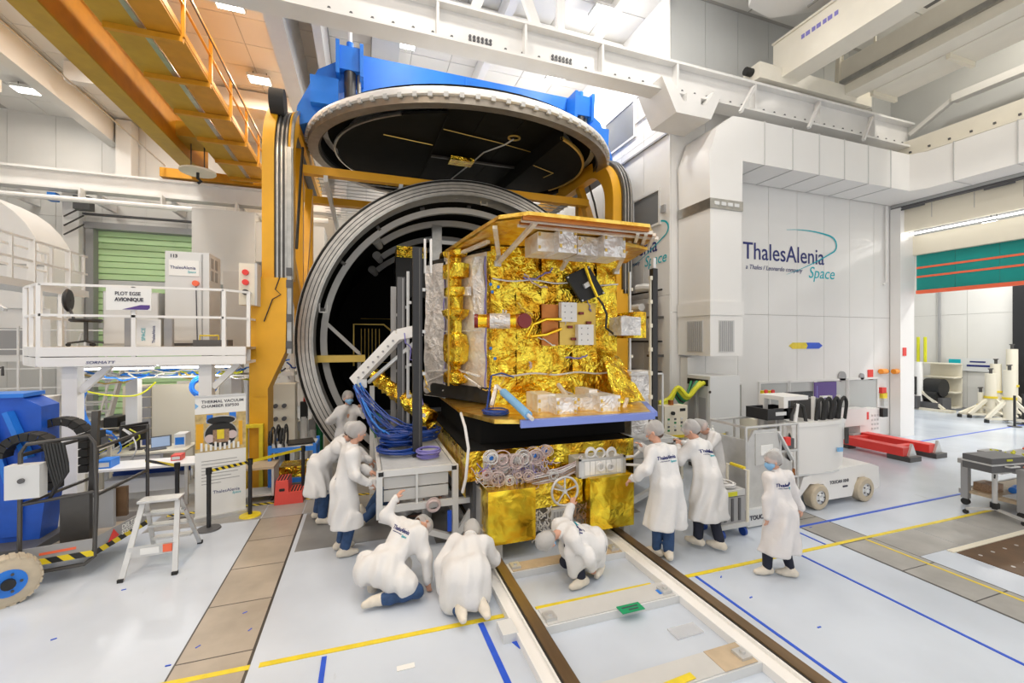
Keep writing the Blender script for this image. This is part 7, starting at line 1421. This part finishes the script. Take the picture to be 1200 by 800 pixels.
MB().bb(a.x+.15, a.x+.35, 8.48, 8.5, a.z-.3, a.z-.08).build('notice', 'red', t); MB().bb(b.x-.02, b.x+.2, 8.4, 8.6, a.z-.25, a.z).build('camera', 'black', t); MB().bb(a.x-.3, a.x+.1, 8.5, 8.7, 0, b.z+.05).build('pedestal', 'grey_paint', t)
for i in range(3):
    for j in range(4): MB().bb(a.x+.5+i*.12, a.x+.56+i*.12, 8.49, 8.5, b.z+.12+j*.13, b.z+.18+j*.13).build('button', 'grey_paint', t)
# ---- the white mast lift
t = thing('mast_lift', 'white electric mast lift with cream tyres and grey basket', 'mast lift', (8.0, 5.8, 0))
MB().prism([(7.15, 5.45, .16), (7.35, 5.45, .60), (8.0, 5.45, .66), (9.1, 5.45, .68), (9.35, 5.45, .60), (9.38, 5.45, .22), (9.15, 5.45, .14), (8.95, 5.45, .45), (8.75, 5.45, .45), (8.6, 5.45, .12), (7.95, 5.45, .12), (7.85, 5.45, .42), (7.5, 5.45, .46)], (0, .75, 0)).build('chassis', 'white', t)
MB().prism([(7.2, 5.45, .62), (8.05, 5.42, .62), (8.6, 5.5, .62), (8.68, 5.8, .62), (8.6, 6.15, .62), (7.3, 6.15, .62)], (0, 0, .03)).build('tub_base', 'lightgrey', t)
n_ = 14
def loop(z, s_, dx): 
    pts = [(7.15, 5.5), (7.6, 5.44), (8.1, 5.46), (8.42, 5.58), (8.5, 5.8), (8.42, 6.05), (8.1, 6.16), (7.2, 6.16)]; return [V((7.8+(x-7.8)*s_+dx, 5.8+(y-5.8)*s_, z)) for x, y in pts]
la, lb_ = loop(.64, 1.06, .06), loop(1.5, 1.16, .02); m = MB(); m.add(la+lb_, [(i, (i+1) % 8, 8+(i+1) % 8, 8+i) for i in range(8)]+[tuple(range(8, 16)), tuple(range(7, -1, -1))]); m.build('mast_tub', 'white', t)
m = MB(); lc = loop(1.5, 1.2, .02); ld_ = loop(1.57, 1.2, .02); m.add(lc+ld_, [(i, (i+1) % 8, 8+(i+1) % 8, 8+i) for i in range(8)]+[tuple(range(8, 16)), tuple(range(7, -1, -1))]); m.build('tub_rim', 'white', t)
for k in range(3): MB().bb(7.75+k*.22, 7.9+k*.22, 5.55, 6.0, 1.5, 1.95-.02*k).build('mast_section', 'darkgrey', t)
for k in range(4): MB().bb(7.71+k*.22, 7.74+k*.22, 5.52, 5.58, 1.52, 2.0).build('mast_rail', 'white', t)
MB().bb(7.0, 7.6, 5.55, 6.05, 1.95, 2.02).bb(7.0, 7.1, 5.55, 5.65, .7, 1.95).bb(7.0, 7.1, 5.95, 6.05, .7, 1.95).build('mast_head', 'white', t)
MB().bar((7.05, 5.5, .75), (7.25, 5.5, 1.9), .06, .05).build('lift_arm', 'white', t); MB().tube([(7.5, 5.52, 1.55), (7.4, 5.5, 1.85), (7.25, 5.5, 1.92), (7.15, 5.52, 1.7), (7.05, 5.5, .9)], .03, 7).build('hose', 'cable_dark', t)
for k in range(4): MB().tube(cr([(7.72+k*.2, 5.5, 1.56), (7.72+k*.2, 5.47, 1.85), (7.8+k*.2, 5.46, 1.97), (7.88+k*.2, 5.47, 1.85), (7.88+k*.2, 5.5, 1.56)]), .028, 7).build('cable_loop', 'rubber', t)
MB().bb(8.45, 8.53, 5.46, 5.49, 1.1, 1.4).build('level_gauge', 'dark_steel', t); MB().bb(8.12, 8.24, 5.37, 5.40, 1.0, 1.07).build('sticker', 'foam_blue', t)
MB().tube([(8.5, 5.6, 1.1), (8.62, 5.6, 1.2), (8.62, 5.6, 1.45), (8.45, 5.6, 1.52)], .025, 7).build('grab_handle', 'white', t)
def tyre(x, y): 
    MB().lathe([(.12, -.09), (.20, -.09), (.225, -.07), (.225, .07), (.20, .09), (.12, .09)], (x, y, .225), 'Y', 26).build('tyre', 'tyre', t); MB().lathe([(.001, -.07), (.05, -.10), (.06, -.085), (.125, -.075), (.125, .075), (.001, .075)], (x, y, .225), 'Y', 20).build('rim', 'lightgrey', t)
    for k in range(5): a_ = 2*PI*k/5; MB().cyl((x+.08*math.cos(a_), y-.085, .225+.08*math.sin(a_)), (x+.08*math.cos(a_), y-.10, .225+.08*math.sin(a_)), .012, n=6).build('wheel_nut', 'dark_steel', t)
for x in (7.67, 8.88):
    for y in (5.46, 6.2): tyre(x, y)
text('TOUCAN 1010', .085, 'ink', t, (8.0, 5.445, .40), (1, 0, 0), (0, 0, 1), bold=.001, sx=.9); MB().bb(8.35, 8.47, 5.44, 5.452, .31, .34).build('decal', 'ink', t)
# basket
MB().bb(5.85, 7.0, 5.3, 6.05, .22, .30).build('basket_floor', 'grey_paint', t)
MB().prism([(5.85, 5.28, .3), (6.85, 5.28, .3), (6.85, 5.28, .95), (6.6, 5.28, 1.1), (6.5, 5.28, 1.55), (6.0, 5.28, 1.55), (5.85, 5.28, 1.35)], (0, .04, 0)).build('basket_front', 'alu', t); MB().prism([(5.82, 5.28, .3), (5.82, 6.05, .3), (5.82, 6.05, 1.4), (5.82, 5.28, 1.4)], (.04, 0, 0)).build('basket_end', 'alu', t)
MB().bb(6.02, 6.5, 5.262, 5.28, .98, 1.5).build('document_panel', 'grey_paint', t); MB().bb(6.12, 6.38, 5.25, 5.262, 1.14, 1.3).build('paper', 'poster_white', t); MB().bar((6.5, 5.27, 1.5), (6.85, 5.27, 1.0), .07, .03).build('gusset', 'lightgrey', t)
for z in (1.6, 1.15, .7): MB().tube([(5.85, 5.3, z), (7.0, 5.3, z), (7.0, 6.05, z), (5.85, 6.05, z)], .022, 7, True).build('basket_rail', 'alu', t)
for x, y in ((5.85, 5.3), (6.6, 5.3), (7.0, 5.3), (7.0, 5.7), (7.0, 6.05), (6.4, 6.05), (5.85, 6.05)): MB().cyl((x, y, .3), (x, y, 1.6), .022, n=8).build('basket_post', 'alu', t)
MB().prism([(5.8, 5.22, .02), (6.75, 5.22, .02), (6.85, 5.22, .3), (5.78, 5.22, .3)], (0, .1, 0)).build('skirt', 'lightgrey', t); text('TOUCAN', .10, 'ink', t, (5.84, 5.215, .13), (1, 0, 0), (0, 0, 1), bold=.003, sx=1.0)
MB().box((6.8, 5.35, 1.25), (.25, .1, .2)).build('controller', 'darkgrey', t); MB().box((6.72, 5.28, 1.32), (.12, .06, .14)).build('stop_button', 'red', t); MB().box((6.9, 5.33, .6), (.12, .04, .45)).build('label_plate', 'copper', t)
t = thing('tool_tray', 'black plastic tray on top of the basket rail', 'tray', (6.95, 5.8, 1.62)); MB().bb(6.62, 7.28, 5.55, 6.0, 1.625, 1.66).bb(6.62, 7.28, 5.55, 5.58, 1.66, 1.82).bb(6.62, 7.28, 5.97, 6.0, 1.66, 1.82).bb(6.62, 6.65, 5.58, 5.97, 1.66, 1.82).bb(7.25, 7.28, 5.58, 5.97, 1.66, 1.82).build('tray_body', 'black_plastic', t); MB().bb(6.8, 7.05, 5.54, 5.55, 1.7, 1.76).build('label', 'lightgrey', t)
# ---- platform cart beside the workers
t = thing('platform_cart', 'small wheeled cart with yellow-handled frame beside the workers', 'cart', (5.4, 5.3, 0)); MB().bb(5.05, 5.62, 5.02, 5.5, .16, .22).build('deck', 'grey_paint', t); MB().tube([(5.6, 5.05, .2), (5.62, 5.05, 1.0), (5.62, 5.45, 1.0), (5.6, 5.45, .2)], .022, 7).build('handle', 'cream', t); MB().tube([(5.62, 5.12, 1.02), (5.62, 5.38, 1.02)], .03, 7).build('grip', 'tape_yellow', t)
for x in (5.12, 5.55):
    for y in (5.08, 5.44): MB().cyl((x-.02, y, .07), (x+.02, y, .07), .07, n=12).build('caster', 'cable_blue', t)
t = thing('transport_case', 'grey case with yellow label on the platform cart', 'case', (5.35, 5.25, .22)); MB().bb(5.1, 5.57, 5.06, 5.46, .22, .62).build('box', 'midgrey', t); MB().bb(5.1, 5.57, 5.06, 5.46, .63, .72).build('lid', 'grey_paint', t); MB().bb(5.2, 5.4, 5.045, 5.06, .64, .7).build('label', 'hose_yellow', t)
for k in range(3): MB().bb(5.15+k*.14, 5.19+k*.14, 5.045, 5.06, .26, .6).build('rib', 'darkgrey', t)
tag(coil((5.35, 5.25, .76), .12, 7, .012, 'Z', 500, .25, .03).build('cable_coil', 'cable_white'), 'white cable coil on the grey case of the cart', 'cable')
# ---- low red transport frame
t = thing('pallet_frame', 'low red steel transport frame near the green door', 'transport frame', (14.6, 8, 0))
for x in (12.75, 13.8): MB().bb(x, x+.3, 6.9, 8.65, .12, .33).build('beam', 'red', t); MB().bb(x+.31, x+.5, 6.95, 8.65, .22, .28).build('ledge', 'red', t)
for y in (7.2, 8.3): MB().bb(13.05, 13.8, y, y+.14, .14, .28).build('cross_member', 'red', t)
for x in (12.8, 13.85): MB().bb(x-.05, x+.4, 6.75, 7.25, .0, .12).build('skid', 'dark_steel', t); MB().prism([(x+.1, 6.85, .12), (x+.4, 6.85, .12), (x+.25, 6.85, .42)], (0, .06, 0)).build('stop_plate', 'alu', t); MB().bb(x, x+.3, 8.2, 8.65, .0, .12).build('skid', 'dark_steel', t)
# ---- work table on the right
t = thing('work_table', 'grey metal work table with lower shelf at the right edge', 'table', (11.4, 4.95, 0)); MB().bb(10.4, 12.9, 3.9, 4.78, .76, .84).build('top', 'midgrey', t)
for x in (10.48, 12.8):
    for y in (3.98, 4.7): MB().bar((x, y, .12), (x, y, .76), .1).build('leg', 'midgrey', t); MB().cyl((x-.03, y, .06), (x+.03, y, .06), .06, n=12).build('caster', 'rubber', t)
MB().bb(10.48, 12.85, 3.94, 4.74, .22, .27).build('lower_shelf', 'wood_tan', t); MB().bb(10.44, 12.85, 4.74, 4.78, .2, .28).build('shelf_rail', 'midgrey', t)
g = random.Random(31)
for k in range(18): 
    p = V((10.5+g.uniform(0, 2.0), 4.0+g.uniform(0, .7), .87+g.uniform(0, .06))); tag(MB().tube(sag(p, p+V((g.uniform(-.4, .4), g.uniform(-.2, .2), g.uniform(-.02, .04))), .0, 8, .04, g), .018, 5).build('strap', 'hose_yellow' if k % 4 else 'orange_red'), 'yellow webbing strap in the tangle on the right work table' if k % 4 else 'orange webbing strap in the tangle on the right work table', 'strap', 'straps on the work table')
tag(MB().box((10.6, 4.6, .85), (.3, .26, .02), R(10)).build('paper_sheet', 'poster_white'), 'white paper at the left corner of the work table', 'paper'); tag(MB().bb(10.95, 11.4, 4.6, 4.75, .84, .95).build('metal_block', 'midgrey'), 'grey metal block at the back of the work table', 'block')
t = thing('blue_bottle', 'blue plastic bottle lying on the lower shelf', 'bottle', (11.2, 4.4, .27)); MB().cyl((11.0, 4.3, .325), (11.28, 4.36, .325), .055, n=14).build('body', 'cable_bright', t); MB().cyl((11.28, 4.36, .325), (11.32, 4.37, .325), .03, n=10).build('cap', 'blue', t)
t = thing('rag_heap', 'crumpled pinkish rags on the lower shelf', 'rag', (10.8, 4.55, .27)); foilbox(10.6, 10.95, 4.4, 4.65, .275, .42, 16, .05, 510, 7).build('rag', 'wirebrown', t); tag(MB().box((11.0, 4.12, .283), (.8, .25, .02), R(-4)).build('cardboard_sheet', 'lightgrey'), 'pale cardboard sheet on the lower shelf', 'cardboard')
t = thing('tripod_stand', 'metal roller stand carrying the black case', 'stand', (10.15, 4.2, 0)); MB().cyl((10.2, 4.2, .12), (10.2, 4.2, .78), .035, n=12).build('column', 'alu', t)
for a_ in (20, 140, 260): e = V((10.2+.38*math.cos(R(a_)), 4.2+.38*math.sin(R(a_)), .09)); MB().bar((10.2, 4.2, .14), e, .04).build('leg', 'alu', t); MB().cyl(e+V((-.015, 0, -.05)), e+V((.015, 0, -.05)), .04, n=10).build('caster', 'rubber', t)
MB().cyl((10.2, 4.2, .14), (10.2, 4.2, .24), .06, n=10).build('hub', 'black', t); MB().box((10.2, 4.2, .79), (.3, .3, .02)).build('top_plate', 'alu', t); MB().tube([(10.2, 4.2, .72), (9.95, 4.1, .72)], .012, 6).build('clamp_handle', 'black', t)
t = thing('equipment_case', 'black equipment case with silver band on the roller stand', 'case', (10.3, 4.2, .8)); MB().box((10.3, 4.25, .86), (.78, .4, .12), R(-8)).build('lower_shell', 'darkgrey', t); MB().box((10.3, 4.25, .93), (.8, .42, .025), R(-8)).build('band', 'alu', t); MB().box((10.3, 4.25, .99), (.78, .4, .1), R(-8)).build('upper_shell', 'darkgrey', t)
MB().tube([(10.16, 4.06, .9), (10.16, 4.0, .9), (10.36, 3.97, .9), (10.36, 4.03, .9)], .014, 6).build('handle', 'alu', t); MB().box((10.26, 4.045, 1.0), (.12, .01, .03), R(-8)).build('sticker', 'hose_yellow', t)
t = thing('floor_jack', 'white tubular trolley jack frame at the right edge', 'frame', (11.2, 4.1, 0)); MB().tube([(10.75, 4.0, .14), (11.8, 3.9, .14)], .035, 8).build('tube', 'white', t); MB().cyl((10.82, 3.98, .07), (10.88, 3.98, .07), .07, n=14).build('wheel', 'lightgrey', t)
# ---- far room
def support_tower(x, y, h, label):
    t = thing('support_tower', label, 'support stand', (x, y, 0))
    for a_ in (30, 150, 270): e = V((x+.7*math.cos(R(a_)), y+.7*math.sin(R(a_)), .14)); MB().bar(e, (x, y, min(1.0, h*.5)), .1).build('brace', 'cream', t); MB().bar(e, (x, y, .16), .1, .08).build('foot_bar', 'cream', t); MB().cyl(e-V((0, 0, .14)), e-V((0, 0, .02)), .07, n=10).build('caster', 'rubber', t)
    MB().cyl((x, y, .14), (x, y, h), .16 if h > 1.4 else .08, n=16).build('tube', 'cream', t); MB().cyl((x, y, h), (x, y, h+.18), .05, n=8).build('jack_screw', 'dark_steel', t); MB().bar((x-.15, y, h+.18), (x+.15, y, h+.18), .04).build('head_bar', 'dark_steel', t)
    MB().cyl((x, y, h*.45), (x, y, h*.45+.08), .19 if h > 1.4 else .11, n=16).build('collar', 'tape_yellow', t)
for (px, py, h, lb) in ((1149, 489, 1.0, 'short cream tripod stand left of the tall towers'), (1161, 490, 1.75, 'cream support tower in the middle, front'), (1167, 487, 2.1, 'cream support tower in the middle, behind'), (1186, 489, 2.7, 'tallest cream support tower at the right'), (1183, 496, 1.95, 'cream support tower in front of the tallest one')):
    p = fl(px, py); support_tower(p.x, p.y, h, lb)
p = fl(1076, 479); t = thing('jack_stand', 'white and yellow jack stand in the room behind the green door', 'stand', (p.x, p.y, 0)); MB().cyl((p.x, p.y, .1), (p.x, p.y, 2.1), .16, n=14).build('tube', 'white', t)
for dx in (-.25, 0, .25): MB().cyl((p.x, p.y+dx, 2.1), (p.x, p.y+dx, 3.2), .06, n=8).build('rod', 'hose_yellow', t)
for dy in (-.9, .9): MB().bar((p.x, p.y, .9), (p.x, p.y+dy, .1), .1).build('brace', 'cream', t)
MB().bb(p.x-.2, p.x+.2, p.y-1.2, p.y+1.2, .0, .1).build('base', 'cream', t)
for k, (px, py, h_) in enumerate(((1067, 478, 1.5), (1090, 480, .9), (1096, 480, 1.4))):
    p = fl(px, py); t = thing('equipment_trolley', ['dark cable drum left of the jack stand', 'small dark pump unit right of the jack stand', 'black pump trolley beside the cream cabinet'][k], 'equipment', (p.x, p.y, 0)); MB().cyl((p.x, p.y-.3, h_*.7), (p.x, p.y+.3, h_*.7), h_*.28, n=16).build('drum', 'black', t); MB().bb(p.x-.3, p.x+.3, p.y-.4, p.y+.4, .05, h_*.4).build('frame', 'darkgrey', t)
p = fl(1104, 479); t = thing('shelf_cabinet', 'cream open shelf cabinet in the room behind the green door', 'cabinet', (p.x, p.y, 0))
for z in (.1, .75, 1.4, 2.0): MB().bb(p.x-.3, p.x+.3, p.y-.55, p.y+.55, z, z+.05).build('shelf', 'cream', t)
MB().bb(p.x+.26, p.x+.3, p.y-.55, p.y+.55, .1, 2.0).build('back', 'cream', t)
p = aX(1160, 350, XD+.9)
for k, (px, py) in enumerate(((1060, 412),)): p = aY(px, py, 8.69); tag(MB().bb(p.x-.08, p.x+.08, 8.68, 8.70, p.z-.13, p.z+.13).build('fire_sign', 'red'), 'small red sign on the inner side of the door jamb', 'sign')
p = fl(1070, 478); tag(MB().bb(p.x-3.9, p.x-3.8, p.y-2.02, p.y-1.94, 0, 2.6).build('dark_post', 'midgrey'), 'dark grey slim post just inside the green door', 'post')
